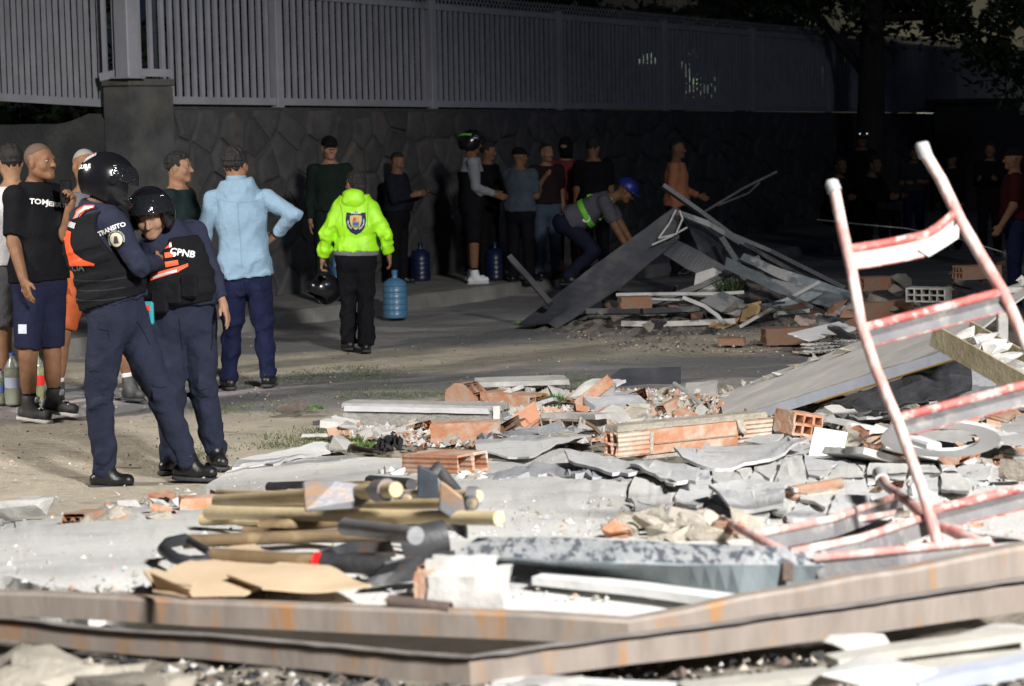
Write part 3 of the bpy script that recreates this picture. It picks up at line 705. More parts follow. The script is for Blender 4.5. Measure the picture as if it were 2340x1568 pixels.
    if top is not None:
        zb = pel+d_up*((.03-top_len)*k)
        def ftop(p):
            o = loft(p, spine, [(a+ease+(.022 if q_ < 2 else .008), b+ease+(.024 if q_ < 2 else .010)) for q_, (a, b) in enumerate(prof0[:5])]+[(.070*k, .070*k)], lat)
            if top_len > .04:
                for S_ in 'LR': o = smin(o, rcone(p, j['hip'+S_], j['hip'+S_].lerp(j['kn'+S_], .3), .105*g+ease+.018, .105*g+ease+.018), .03)
            o = np.maximum(o, -(p-A3(zb))@A3(d_up)); o = np.maximum(o, (p-A3(nek))@A3((nek-che).normalized())-.012*k)
            for S_ in 'LR': o = smin(o, arm(p, ease+(.008 if sleeve <= .5 else 0), S_, sleeve), .035)
            ez = np.minimum(np.linalg.norm(p-A3(j['elR']), axis=1), np.linalg.norm(p-A3(j['elL']), axis=1)); zz = np.abs((p-A3(zb))@A3(d_up)-.06)
            return o+wrinkle(p, wr, seed+3)*(.5+.9*np.exp(-(ez/.1)**2)+.6*np.exp(-(zz/.09)**2))
        tp = np.array([tuple(j[n_]) for n_ in ('shL', 'shR', 'elL', 'elR', 'chest', 'neck', 'pelvis')]+([tuple(j['wrL']), tuple(j['wrR'])] if sleeve > .5 else [])+[tuple(zb)])
        out['top'] = link('shirt', np_mesh([sdf_geo(ftop, tp.min(0)-np.array([.2, .2, .05])*k, tp.max(0)+np.array([.2, .2, .09])*k, res)]), top, root)
    if shoes is not None:
        for S_ in 'LR':
            an, to = j['an'+S_], j['toe'+S_]; f2 = (to-an); f2.z = 0; f2.normalize(); heel = an-f2*.05*k; zg = min(an.z, to.z)-.075*k
            zf = to.z
            he = Vector((heel.x, heel.y, an.z-.052*k)); tt = Vector((to.x, to.y, to.z)); n_ = Vector((-f2.y, f2.x, 0))
            def fshoe(p):
                o = rcone(p, he, tt, .040*k, .037*k); o = smin(o, rcone(p, an+Vector((0, 0, .015)), he.lerp(tt, .5), .052*k, .043*k), .03); o = smin(o, rcone(p, an, an.lerp(j['kn'+S_], boot/.4), .047*k, .050*k), .02)
                bz = he.z+(tt.z-he.z)*np.clip(((p-A3(he))@A3(f2))/max(.01, (tt-he).dot(f2)), -.2, 1.2)-.034*k
                return np.maximum(o, -(p[:, 2]-bz))
            q = np.array([tuple(he), tuple(tt), tuple(an)]); sh = link('shoe', np_mesh([sdf_geo(fshoe, q.min(0)-.09, q.max(0)+.08+boot, .008 if detail else .014)]), shoes, root)
            def fsole(p):
                bz = he.z+(tt.z-he.z)*np.clip(((p-A3(he))@A3(f2))/max(.01, (tt-he).dot(f2)), -.2, 1.2)-.034*k
                o = rcone(p*np.array([1, 1, 0], np.float32), (he.x, he.y, 0), (tt.x, tt.y, 0), .047*k, .044*k); return np.maximum(o, np.abs(p[:, 2]-bz+.004)-.012*k)
            link('sole', np_mesh([sdf_geo(fsole, q.min(0)-.09, q.max(0)+.09, .008 if detail else .014)]), sole or M_tar, sh)
            if sock is not None:
                kn = j['kn'+S_]; link('sock', np_mesh([sdf_geo(lambda p: np.maximum(rcone(p, an, an.lerp(kn, .3), .043*k, .046*k), (p-A3(an.lerp(kn, .25)))@A3((kn-an).normalized())), np.array(tuple(an))-.1, np.array(tuple(an.lerp(kn, .3)))+.1, .01)]), sock, root)
    out.update(root=root, j=j, k=k, toL=toL, Rm=Rm, O=O, hr=hr, hd=hd, body=body, spine=spine, prof=prof0, lat=lat, arm=arm, leg=leg, g=g, d_up=d_up, zc=zc, nek=nek, ease=ease)
    return out
def stand(loc, Hh, heading, armR=((.12, .02, -1), (.06, .12, -1)), armL=((.12, .02, -1), (.06, .12, -1)), legR=((.05, 0, -1), (.02, 0, -1)), legL=((.05, 0, -1), (.02, 0, -1)), lean=(0, 0, 1), twist=0, w_=1.0, headoff=(0, .02, 0), toe=(.18, .18), knee=None):
    """joints in world space; arm and leg directions are (outward, forward, up)"""
    f = Vector((math.cos(heading), math.sin(heading), 0)); r = Vector((math.sin(heading), -math.cos(heading), 0)); k = Hh/1.75
    D = lambda v, s: (r*v[0]*s+f*v[1]+Vector((0, 0, v[2]))).normalized()
    j = {}; pel = Vector((0, 0, 0)); L_ = D(lean, 1)
    j['pelvis'] = pel; j['chest'] = pel+L_*.35*k; j['neck'] = pel+L_*.525*k; up = (L_*.6+Vector((0, 0, .4))).normalized(); j['head'] = j['neck']+up*.185*k+D(headoff, 1)*Vector(headoff).length*k
    tw = Matrix.Rotation(twist, 3, 'Z')
    for S_, s, A, Lg in (('R', 1, armR, legR), ('L', -1, armL, legL)):
        j['sh'+S_] = pel+L_*.47*k+(tw@r)*s*.178*k*w_; j['el'+S_] = j['sh'+S_]+(tw@D(A[0], s))*.295*k; j['wr'+S_] = j['el'+S_]+(tw@D(A[1], s))*.25*k
        j['hip'+S_] = pel+r*s*.088*k-Vector((0, 0, .035*k)); j['kn'+S_] = j['hip'+S_]+D(Lg[0], s)*.425*k; j['an'+S_] = j['kn'+S_]+D(Lg[1], s)*.405*k
        fd = (f+r*s*toe[0 if s > 0 else 1]).normalized(); j['toe'+S_] = j['an'+S_]+fd*.135*k-Vector((0, 0, .047*k))
    zmin = min(j['anR'].z, j['anL'].z); mid = (j['anR']+j['anL'])/2; sh = Vector((loc[0]-mid.x, loc[1]-mid.y, loc[2]+.093*k-zmin))
    return {n_: v+sh for n_, v in j.items()}
# ------------------------------------------------------------------ decals draped over garments
def drape(name, me, target, o, ux, uy, m, parent, lift=.004, flip=1):
    """lays a flat mesh (metres, x to the right, y up) onto the surface of target; o,ux,uy in the person's local space"""
    tm = target.data; bv = BVHTree.FromPolygons([v.co.copy() for v in tm.vertices], [p.vertices[:] for p in tm.polygons])
    ux = Vector(ux).normalized(); uy = (Vector(uy)-ux*Vector(uy).dot(ux)).normalized(); n = ux.cross(uy); miss = set()
    for v in me.vertices:
        p = Vector(o)+ux*v.co.x+uy*v.co.y; th = v.co.z
        h = bv.ray_cast(p+n*.35, -n, .7)
        if h[0] is not None: v.co = h[0]+n*(lift+th)
        else: v.co = p; miss.add(v.index)
    if miss:
        bm = bmesh.new(); bm.from_mesh(me); bm.verts.ensure_lookup_table()
        bmesh.ops.delete(bm, geom=[v for v in bm.verts if v.index in miss], context='VERTS'); bm.to_mesh(me); bm.free()
    me.update(); ob = link(name, me, m, parent)
    if len(ob.data.materials) == 0: ob.data.materials.append(m)
    return ob
def poly_me(pts, div=.02):
    bm = bmesh.new(); bm.faces.new([bm.verts.new((x, y, 0)) for x, y in pts])
    bmesh.ops.triangulate(bm, faces=bm.faces[:])
    for _ in range(5):
        es = [e for e in bm.edges if e.calc_length() > div]
        if not es: break
        bmesh.ops.subdivide_edges(bm, edges=es, cuts=1); bmesh.ops.triangulate(bm, faces=bm.faces[:])
    me = bpy.data.meshes.new('m'); bm.to_mesh(me); bm.free(); return me
def text_me(s, size, arc=None, bold=.0):
    c = bpy.data.curves.new('t', 'FONT'); c.body = s; c.size = size; c.align_x = 'CENTER'; c.align_y = 'CENTER'; c.offset = bold; c.resolution_u = 2
    o = bpy.data.objects.new('t', c); COL.objects.link(o); dg = bpy.context.evaluated_depsgraph_get(); me = bpy.data.meshes.new_from_object(o.evaluated_get(dg)); bpy.data.objects.remove(o)
    if arc:
        for v in me.vertices:
            r = arc[0]+v.co.y*arc[2]; a = arc[1]-v.co.x/arc[0]*arc[2]; v.co = (r*math.cos(a), r*math.sin(a), 0)
    me.materials.clear(); return me
def circ_me(r, ry=None, n=24): return poly_me([(r*math.cos(i*2*math.pi/n), (ry or r)*math.sin(i*2*math.pi/n)) for i in range(n)], .015)
def wj(px, py, Y, dy=0): return W(px, py, Y+dy)
BLK = CL('black', (.007, .007, .009)); NAVY = CL('navy', (.024, .028, .05)); NAVYP = CL('navy_trousers', (.022, .026, .046)); LEATHER = mat('black_leather', (.008, .008, .009), (.015, .015, .016), 20, .32, .2, 60)
M_vest = CL('tactical_black', (.010, .010, .012)); M_orange = mat('orange_fabric', (.85, .10, .02), (.75, .08, .015), 10, .6, .1, 90); M_refl = mat('reflective_silver', (.62, .62, .64), (.48, .48, .5), 20, .35, .15, 120, metal=.2)
M_gloss = mat('glossy_black_shell', (.007, .007, .009), rough=.22, coat=.25); M_visor = mat('smoked_visor', (.012, .013, .016), rough=.12, coat=.3)
M_ink = mat('white_print', (.75, .75, .74))
TAN = (.27, .145, .085); BRN = (.20, .10, .055); PAL = (.34, .20, .13)
def full_joints(d, Y):
    return {n_: W(v[0], v[1], Y+(v[2] if len(v) > 2 else 0)) for n_, v in d.items()}
def helmet_geo(k, kind):
    def f(p):
        o = ell(p, (0, -.012*k, .018*k), (.125*k, .150*k, .135*k))
        if kind == 'full':
            o = smin(o, ell(p, (0, .03*k, -.05*k), (.112*k, .135*k, .105*k)), .05*k)
        else: o = smin(o, ell(p, (0, -.03*k, -.03*k), (.118*k, .125*k, .11*k)), .04*k)
        o = np.maximum(o, -(p[:, 2]+(.135 if kind == 'full' else .115)*k-.25*np.maximum(-p[:, 1], 0)*(1 if kind == 'full' else .6)))
        inner = ell(p, (0, 0, -.0*k), (.100*k, .118*k, .112*k)); inner = np.minimum(inner, rcone(p, (0, -.01, 0), (0, -.02, -.3), .098*k, .098*k)); o = np.maximum(o, -inner)
        b0 = np.maximum(np.maximum(np.abs(p[:, 0])-.088*k, np.abs(p[:, 2]+(.012 if kind == 'full' else .075)*k)-(.052 if kind == 'full' else .115)*k), -(p[:, 1]-.02*k)); return smax(o, -b0, .012)
    return sdf_geo(f, np.array([-.15, -.19, -.18])*k, np.array([.15, .2, .18])*k, .006)
def put_helmet(P, kind, k, tilt=0, stripe=True):
    e = link('helmet', np_mesh([helmet_geo(k, kind)]), M_gloss, P['root']); e.matrix_local = Matrix.Translation(P['hd']) @ P['hr'].to_4x4() @ Matrix.Rotation(tilt, 4, 'X')
    def fv(p):
        o = np.abs(ell(p, (0, -.005*k, .012*k), (.130*k, .156*k, .142*k)))-.003
        if kind == 'full': z0, z1 = (.02*k, .11*k)
        else: z0, z1 = (.012*k, .12*k)
        return np.maximum(np.maximum(o, np.maximum(z0-p[:, 2]+.0*p[:, 1], p[:, 2]-z1)), -(p[:, 1]-.0*k))
    v = link('visor', np_mesh([sdf_geo(fv, np.array([-.16, -.02, 0])*k, np.array([.16, .19, .17])*k, .006)]), M_visor, e)
    if kind == 'open': v.rotation_euler = (math.radians(14), 0, 0)
    for s in (-1, 1):
        link('pivot', np_mesh([sdf_geo(lambda p: np.maximum(np.linalg.norm(p[:, 1:]-np.array([.02, .02])*k, axis=1)-.026*k, np.abs(p[:, 0]-s*.125*k)-.012*k), np.array([s*.125-.03, -.02, -.02])*k, np.array([s*.125+.03, .06, .06])*k, .005)]), M_vest, e)
    return e
def vest(P, rows=7, drop=.02):
    """tactical vest shell over the torso"""
    g, k, sp, pr, la, j = P['g'], P['k'], P['spine'], P['prof'], P['lat'], P['j']; up = A3(P['d_up']); z0 = A3(j['pelvis']+P['d_up']*(.05*k-drop)); E = P['ease']+.032
    def f(p):
        o = loft(p, sp, [(a+E, b+E) for a, b in pr[:4]]+[(.115*g+E, .09*g+E*.8), (.06*k, .06*k)], la); hgt = (p-z0)@up
        o = o+.004*np.clip(np.sin(hgt*70)*3, -1, 1)*(hgt < .33*k)
        o = np.maximum(o, -hgt); o = np.maximum(o, (p-A3(j['neck']))@up+.045*k)
        for S_ in 'LR':
            sh, el = j['sh'+S_], j['el'+S_]; ax = A3((sh-j['chest']).normalized()); 
            o = smax(o, -rcone(p, sh+(sh-j['neck'])*.18, sh.lerp(el, .6)+(sh-j['neck'])*.2, .098*g, .092*g), .01)
        return o
    q = np.array([tuple(j[n_]) for n_ in ('shL', 'shR', 'pelvis', 'chest', 'neck')]); o = link('tactical_vest', np_mesh([sdf_geo(f, q.min(0)-.2, q.max(0)+.15, .009)]), M_vest, P['root']); return o
# ---- officer embracing, seen from behind at the left
def belt(P, m=LEATHER):
    k = P['k']; z = P['zc']-P['d_up']*.012*k; up = A3(P['d_up']); E = P['ease']+.012
    f = lambda p: np.maximum(np.maximum(loft(p, P['spine'][:3], [(a+E, b+E) for a, b in P['prof'][:3]], P['lat'][:3]), np.abs((p-A3(z))@up)-.02*k), -(loft(p, P['spine'][:3], [(a+E-.016, b+E-.016) for a, b in P['prof'][:3]], P['lat'][:3])))
    return link('belt', np_mesh([sdf_geo(f, np.array(tuple(z))-.25, np.array(tuple(z))+.25, .01)]), m, P['root'])
Y1 = G(250, 1103).y
J1 = full_joints(dict(pelvis=(266, 708, .02), chest=(224, 570, .02), neck=(232, 462, .0), head=(248, 416, .0), shR=(258, 506, -.13), elR=(320, 608, -.18), wrR=(360, 600, .16), shL=(188, 502, .13), elL=(280, 600, .30), wrL=(380, 620, .36),
    hipR=(250, 722, -.08), hipL=(290, 722, .10), knR=(226, 905, -.06), knL=(366, 900, .02), anR=(240, 1075, -.02), anL=(430, 1055, .03), toeR=(292, 1098, -.03), toeL=(482, 1080, .0)), Y1)
P1 = person('officer in dark helmet and orange-striped vest, back turned, holding a colleague', J1, 1.74, (math.radians(-28), math.radians(-20), 0), G(330, 1095), math.radians(38), TAN, 1.06, .02, None, None, NAVY, .97, .0, NAVYP, 1.0, LEATHER, None, .0095, True, wr=.03, hands=((.5, 0), (.5, 0)), legw=1.08, seed=1, boot=.09)
v1 = vest(P1, drop=.0)
hm1 = put_helmet(P1, 'full', 1.06, math.radians(2))
dr = lambda name, me, P, tgt, px, py, Y, m, par, w_=1: None
def place(P, px, py, Y, view=None):
    """local origin and picture-plane axes for a decal seen at that pixel"""
    o = P['toL'](W(px, py, Y)); ux = P['Rm'].transposed() @ crt; uy = P['Rm'].transposed() @ cup; return o, ux, uy
def decal(P, name, me, tgt, px, py, Y, m, par, rot=0, lift=.005):
    o, ux, uy = place(P, px, py, Y); c, s = math.cos(rot), math.sin(rot); return drape(name, me, tgt, o, ux*c+uy*s, uy*c-ux*s, m, par, lift)
def pxpoly(pts, c, s_): return poly_me([((x-c[0])/s_, -(y-c[1])/s_) for x, y in pts], .02)
s1 = 5000/Y1
# orange yoke and reflective strips on the back
def strip(P, tgt, par, name, pts, Y, m, lift=.006):
    cx = sum(p[0] for p in pts)/len(pts); cy = sum(p[1] for p in pts)/len(pts); return decal(P, name, pxpoly(pts, (cx, cy), 5000/Y), tgt, cx, cy, Y, m, par, 0, lift)
strip(P1, v1, v1, 'orange_panel', [(139, 520), (170, 532), (173, 560), (185, 583), (205, 597), (232, 606), (230, 611), (165, 610), (158, 575), (150, 550), (138, 545)], Y1, M_orange)
strip(P1, v1, v1, 'reflective_strip', [(141, 500), (180, 512), (177, 525), (138, 512)], Y1, M_refl)
strip(P1, P1['top'], P1['root'], 'shoulder_strap', [(160, 503), (172, 482), (200, 471), (226, 472), (226, 479), (204, 484), (188, 498), (180, 514)], Y1, M_orange, .012)
strip(P1, P1['top'], P1['root'], 'reflective_strip', [(168, 502), (180, 485), (202, 475), (224, 475), (222, 478), (204, 481), (187, 492), (178, 506)], Y1, M_refl, .018)
strip(P1, P1['top'], P1['root'], 'sleeve_patch', [(252, 533), (284, 522), (300, 562), (270, 582)], Y1, M_vest, .004)
decal(P1, 'sleeve_lettering', text_me('TRANSITO', .034, bold=.0012), P1['top'], 269, 528, Y1, M_ink, P1['root'], math.radians(20), .008)
em = decal(P1, 'round_emblem', circ_me(.038), P1['top'], 281, 552, Y1, mat('emblem_cream', (.62, .56, .42)), P1['root'], 0, .008)
decal(P1, 'emblem_figure', poly_me([(-.016, -.02), (.016, -.02), (.012, .0), (.008, .018), (-.008, .018), (-.012, 0)], .02), P1['top'], 281, 552, Y1, mat('emblem_dark', (.05, .035, .05)), em, 0, .011)
decal(P1, 'emblem_lettering', text_me('POLICIA NACIONAL BOLIVARIANA', .012, (.046, math.radians(100), 1)), P1['top'], 281, 552, Y1, M_ink, em, 0, .009)
for yy, tx in ((585, 'POLICIA'), (650, 'NAL')):
    decal(P1, 'back_lettering', text_me(tx, .05, bold=.001), v1, 168, yy+30, Y1, mat('faded_print', (.12, .12, .13)), v1, 0, .006)
# helmet print
decal_m = text_me('SURE', .034, bold=.0012)
hp = P1['toL'](W(200, 384, Y1)); 
tmp = link('shell_copy', hm1.data.copy(), None, P1['root']); tmp.data.transform(hm1.matrix_local)
drape('helmet_lettering', decal_m, tmp, hp, (P1['Rm'].transposed() @ crt), (P1['Rm'].transposed() @ cup), M_ink, P1['root'], .004)
drape('helmet_stripe', poly_me([(-.035, -.02), (.035, .022), (.035, .044), (-.035, .0)], .02), tmp, P1['toL'](W(210, 366, Y1)), (P1['Rm'].transposed() @ crt), (P1['Rm'].transposed() @ cup), M_refl, P1['root'], .004)
drape('helmet_stripe', poly_me([(-.014, -.008), (.014, .008), (.014, .02), (-.014, .004)], .02), tmp, P1['toL'](W(219, 356, Y1)), (P1['Rm'].transposed() @ crt), (P1['Rm'].transposed() @ cup), mat('red_tape', (.6, .02, .02)), P1['root'], .004)
bpy.data.objects.remove(tmp)
# ---- second officer, head bowed
Y2 = Y1+.42
J2 = full_joints(dict(pelvis=(412, 712), chest=(398, 595), neck=(358, 528, -.05), head=(343, 492, -.18), shR=(352, 548, -.10), elR=(330, 640, -.05), wrR=(290, 640, -.12), shL=(444, 532, .06), elL=(482, 615, .0), wrL=(508, 690, -.06),
    hipR=(384, 728), hipL=(445, 726, .04), knR=(392, 890, -.05), knL=(464, 885, 0), anR=(388, 1045, .0), anL=(492, 1030, .05), toeR=(376, 1066, -.10), toeL=(508, 1056, -.05)), Y2)
P2 = person('helmeted officer facing the camera with bowed head and orange-striped black vest', J2, 1.70, (math.radians(6), math.radians(-22), math.radians(5)), G(440, 1068), math.radians(-98), PAL, 1.12, .025, 'short', None, NAVY, .97, 0, NAVYP, 1.0, LEATHER, None, .0095, True, wr=.03, hands=((.4, 0), (.28, 0)), legw=1.12, seed=2, boot=.14, eyes=False)
v2 = vest(P2, drop=.0); put_helmet(P2, 'open', 1.04, math.radians(4)); belt(P2)
for pts in ([(386, 560), (402, 556), (404, 568), (388, 572)], [(388, 581), (412, 577), (413, 589), (390, 593)], [(390, 602), (418, 597), (420, 608), (392, 614)], [(356, 630), (420, 612), (422, 624), (358, 644)], [(420, 612), (440, 604), (440, 611), (422, 622)], [(312, 628), (330, 626), (332, 637), (314, 640)], [(312, 646), (328, 643), (330, 656), (318, 660)]):
    strip(P2, v2, v2, 'orange_strip', pts, Y2, M_orange, .007)
for pts in ([(362, 634), (416, 619), (417, 624), (364, 640)], [(398, 560), (402, 558), (403, 567), (399, 569)], [(407, 580), (412, 579), (413, 588), (408, 590)]):
    strip(P2, v2, v2, 'reflective_strip', pts, Y2, M_refl, .011)
strip(P2, v2, v2, 'name_panel', [(408, 566), (440, 574), (440, 598), (408, 592)], Y2, M_vest, .008)
decal(P2, 'chest_lettering', text_me('CPNB', .052, bold=.0016), v2, 427, 581, Y2, M_ink, v2, math.radians(-8), .011)
strip(P2, v2, v2, 'chest_badge', [(352, 548), (366, 543), (363, 556), (350, 560)], Y2, mat('lilac_badge', (.45, .30, .55)), .01)
for px, py in ((432, 655), (395, 670), (365, 690)):
    b = box_me((.10, .05, .13), .014); o = link('pouch', b, M_vest, P2['root']); l = P2['toL'](W(px, py, Y2-.20)); o.location = l; o.rotation_euler = (0, 0, 0)
rd = link('radio', box_me((.055, .035, .13), .01), mat('teal_plastic', (.02, .28, .33)), P2['root'], P2['toL'](W(340, 716, Y2-.32))); link('radio_button', box_me((.03, .012, .035), .004), mat('red_plastic', (.7, .05, .03)), rd, (0, .02, .03))
# ---- man in black printed t-shirt
Y3 = G(95, 955).y
J3 = full_joints(dict(pelvis=(88, 632), chest=(80, 530), neck=(82, 420, .02), head=(92, 370, -.02), shR=(34, 450, -.12), elR=(31, 556, -.17), wrR=(54, 640, -.24), shL=(122, 446, .12), elL=(150, 540, -.02), wrL=(160, 474, -.10),
    hipR=(68, 650, -.05), hipL=(112, 648, .05), knR=(64, 805, -.08), knL=(118, 800, .06), anR=(68, 925, -.05), anL=(124, 908, .08), toeR=(106, 950, -.08), toeL=(168, 935, .04)), Y3)
P3 = person('shaven-headed man in black printed t-shirt and navy shorts holding up a phone', J3, 1.80, (math.radians(22), math.radians(4), 0), G(100, 950), math.radians(-48), BRN, 1.0, .012, 'crop', mat('stubble_hair', (.085, .055, .04)), BLK, .42, .06, CL('navy_shorts', (.014, .016, .038)), .48, mat('black_suede', (.016, .016, .017), (.05, .05, .05), 14, .7), BLK, .0095, True, wr=.014, hands=((.25, 0), (1.0, .3)), legw=1.0, seed=3, sole=mat('sole_white', (.5, .49, .46)))
decal(P3, 'shirt_lettering', text_me('TOM', .05, bold=.0015), P3['top'], 97, 464, Y3, M_ink, P3['top'], math.radians(-2), .005)
decal(P3, 'shirt_lettering', text_me('JERRY', .043, bold=.0015), P3['top'], 130, 468, Y3, M_ink, P3['top'], math.radians(-4), .005)
strip(P3, P3['pants'], P3['pants'], 'side_stripe', [(66, 622), (84, 622), (76, 668), (62, 668)], Y3, mat('stripe_grey', (.42, .44, .5)), .005)
strip(P3, P3['pants'], P3['pants'], 'hem_patch', [(54, 742), (74, 742), (74, 763), (54, 763)], Y3, mat('stripe_grey', (.42, .44, .5)), .005)
ph = empty('mobile_phone', W(150, 438, Y3-.14), .3, 'black mobile phone raised by the man in the printed t-shirt', 'phone'); link('case', box_me((.078, .012, .155), .008), M_gloss, ph); link('camera_bump', box_me((.03, .004, .03), .002), M_vest, ph, (-.018, -.008, .055))
# ---- man in light blue shirt, hand on hip
Y4 = G(570, 885).y
J4 = full_joints(dict(pelvis=(560, 622), chest=(550, 500), neck=(540, 412), head=(538, 376, .02), shL=(488, 458), elL=(464, 538, -.02), wrL=(470, 610, .10), shR=(608, 454), elR=(672, 490, -.10), wrR=(628, 538, .02),
    hipL=(535, 640), hipR=(588, 640), knL=(530, 765, .04), knR=(604, 760, .03), anL=(523, 858), anR=(612, 852), toeL=(512, 872, .16), toeR=(622, 868, .16)), Y4)
P4 = person('man in light blue shirt and jeans, back turned, hand on hip', J4, 1.78, (math.radians(-16), math.radians(2), 0), G(568, 882), math.radians(84), TAN, 1.0, .02, 'full', None, CL('light_blue', (.21, .31, .41), .85, .9), .95, .07, CL('indigo_denim', (.011, .014, .042)), 1.0, LEATHER, None, .0095, True, wr=.032, hands=((.8, 0, (-.6, .3, -.3)), (.4, 0)), ease=.018, legw=1.0, seed=4)
f4 = P4; k4 = P4['k']
link('collar', np_mesh([sdf_geo(lambda p: np.maximum(np.maximum(rcone(p, f4['nek'], f4['nek']+Vector((0, .0, .05*k4)), .078*k4, .07*k4), -rcone(p, f4['nek']-Vector((0, 0, .1)), f4['nek']+Vector((0, 0, .1*k4)), .066*k4, .06*k4)), np.abs(p[:, 2]-f4['nek'].z-.012)-.026*k4), np.array(tuple(f4['nek']))-.15, np.array(tuple(f4['nek']))+.15, .008)]), CL('light_blue', (.21, .31, .41)), P4['top'])
# ---- woman in lime jacket walking away
Y5 = G(815, 800).y
J5 = full_joints(dict(pelvis=(814, 580), chest=(814, 515), neck=(810, 448), head=(812, 420, .02), shL=(777, 478), elL=(748, 535, -.03), wrL=(738, 592, .03), shR=(846, 478), elR=(878, 530, -.03), wrR=(888, 582, .03),
    hipL=(795, 594), hipR=(832, 594), knL=(797, 695, .05), knR=(835, 692, .0), anL=(797, 775, .04), anR=(836, 780, -.12), toeL=(787, 790, .18), toeR=(838, 798, .03)), Y5)
M_lime = mat('lime_nylon', (.34, .74, .015), (.29, .66, .012), 6, .5, .12, 60)
P5 = person('woman in lime police jacket and black trousers walking away', J5, 1.60, (math.radians(38), math.radians(-4), 0), G(815, 800), math.radians(88), TAN, 1.0, .01, 'bun', None, M_lime, .97, .01, BLK, 1.0, LEATHER, None, .0095, True, wr=.032, hands=((.5, 0), (.9, 0)), ease=.028, legw=.92, seed=5)
up5 = A3(P5['d_up']); z5 = A3(P5['j']['pelvis']+P5['d_up']*.01)
link('waistband', np_mesh([sdf_geo(lambda p: np.maximum(loft(p, P5['spine'][:3], [(a+.046, b+.046) for a, b in P5['prof'][:3]], P5['lat'][:3]), np.abs((p-z5)@up5)-.022), z5-.26, z5+.26, .01)]), CL('grey_rib', (.16, .16, .18)), P5['root'])
hn = P5['nek']
link('hood', np_mesh([sdf_geo(lambda p: np.maximum(smin(ell(p, hn+Vector((0, -.085, -.035)), (.105, .06, .085)), ell(p, hn+Vector((0, -.04, .03)), (.092, .085, .04)), .03)+wrinkle(p, .012, 2), -ell(p, hn+Vector((0, .01, .06)), (.07, .07, .08))), np.array(tuple(hn))-.2, np.array(tuple(hn))+.2, .008)]), M_lime, P5['top'])
sh = decal(P5, 'shield_badge', poly_me([(-.08, .085), (-.03, .075), (0, .092), (.03, .075), (.08, .085), (.088, .02), (.075, -.045), (.045, -.085), (0, -.108), (-.045, -.085), (-.075, -.045), (-.088, .02)], .02), P5['top'], 816, 510, Y5, mat('badge_navy', (.012, .014, .05)), P5['top'], 0, .006)
decal(P5, 'shield_field', poly_me([(-.05, .055), (0, .062), (.05, .055), (.052, .01), (.035, -.04), (0, -.068), (-.035, -.04), (-.052, .01)], .02), P5['top'], 816, 510, Y5, mat('badge_gold', (.45, .38, .16)), sh, 0, .010)
for pts, c_, nm in (([(-.03, .005), (.0, .005), (.0, .04), (-.02, .04)], (.5, .06, .03), 'red'), ([(.004, .005), (.026, .005), (.022, .038), (.004, .04)], (.5, .33, .05), 'amber'), ([(-.026, -.03), (.026, -.03), (.028, 0), (-.028, 0)], (.05, .09, .3), 'blue'), ([(-.03, -.044), (.03, -.044), (.02, -.034), (-.02, -.034)], (.06, .2, .05), 'green')):
    decal(P5, 'shield_charge', poly_me(pts, .02), P5['top'], 816, 510, Y5, mat('badge_'+nm, c_), sh, 0, .013)
decal(P5, 'shield_lettering', text_me('POLICIA', .022, bold=.0006), P5['top'], 816, 489.5, Y5, M_ink, sh, 0, .010)
for sgn, tx in ((-1, 'NACIONAL'), (1, 'BOLIVARIANA')):
    decal(P5, 'shield_lettering', text_me(tx, .016, (.068, math.radians(205 if sgn < 0 else -25), -1), .0004), P5['top'], 816, 509, Y5, M_ink, sh, 0, .010)
# holster
hol = link('holster', box_me((.05, .09, .2), .012), LEATHER, P5['root'], P5['toL'](W(865, 575, Y5+.02)))
# helmet in her hand
ch = empty('motorcycle_helmet', W(741, 660, Y5+.05), 2.2, 'black motorcycle helmet hanging from the hand of the woman in lime', 'helmet')
o = link('shell', np_mesh([helmet_geo(.95, 'full')]), M_gloss, ch); o.rotation_euler = (math.radians(50), 0, 0)
link('strap', tube_me([(0, .0, .02), (.01, 0, .12), (0, 0, .20)], .008, 6), M_vest, ch)

# ---- seams, pockets and closures
M_seam = mat('dark_seam', (.008, .009, .014), spec=.1); M_seamb = mat('blue_seam', (.165, .25, .335), spec=.1)
def line(P, tgt, par, name, pts, Y, wpx, m):
    """narrow strip along a picture polyline, draped on the garment"""
    L0, R0 = [], []
    for i, (x, y) in enumerate(pts):
        a, b = pts[max(0, i-1)], pts[min(len(pts)-1, i+1)]; dx, dy = b[0]-a[0], b[1]-a[1]; l = math.hypot(dx, dy) or 1; L0.append((x-dy/l*wpx, y+dx/l*wpx)); R0.append((x+dy/l*wpx, y-dx/l*wpx))
    return strip(P, tgt, par, name, L0+R0[::-1], Y, m, .002)
line(P4, P4['top'], P4['top'], 'yoke_seam', [(490, 452), (520, 462), (550, 466), (585, 462), (608, 452)], Y4, .9, M_seamb)
line(P4, P4['top'], P4['top'], 'back_pleat', [(549, 468), (551, 510), (555, 560), (558, 615)], Y4, .8, M_seamb)
line(P4, P4['top'], P4['top'], 'armhole_seam', [(497, 440), (502, 470), (504, 505)], Y4, .9, M_seamb); line(P4, P4['top'], P4['top'], 'armhole_seam', [(600, 436), (606, 460), (608, 490)], Y4, .9, M_seamb)
line(P4, P4['pants'], P4['pants'], 'centre_seam', [(563, 640), (565, 660), (566, 680)], Y4, .8, M_seam); strip(P4, P4['pants'], P4['pants'], 'back_pocket', [(530, 648), (553, 648), (553, 672), (541, 679), (530, 672)], Y4, CL('pocket_denim', (.015, .018, .052)), .002); strip(P4, P4['pants'], P4['pants'], 'back_pocket', [(576, 648), (599, 648), (599, 672), (588, 679), (576, 672)], Y4, CL('pocket_denim', (.015, .018, .052)), .002)
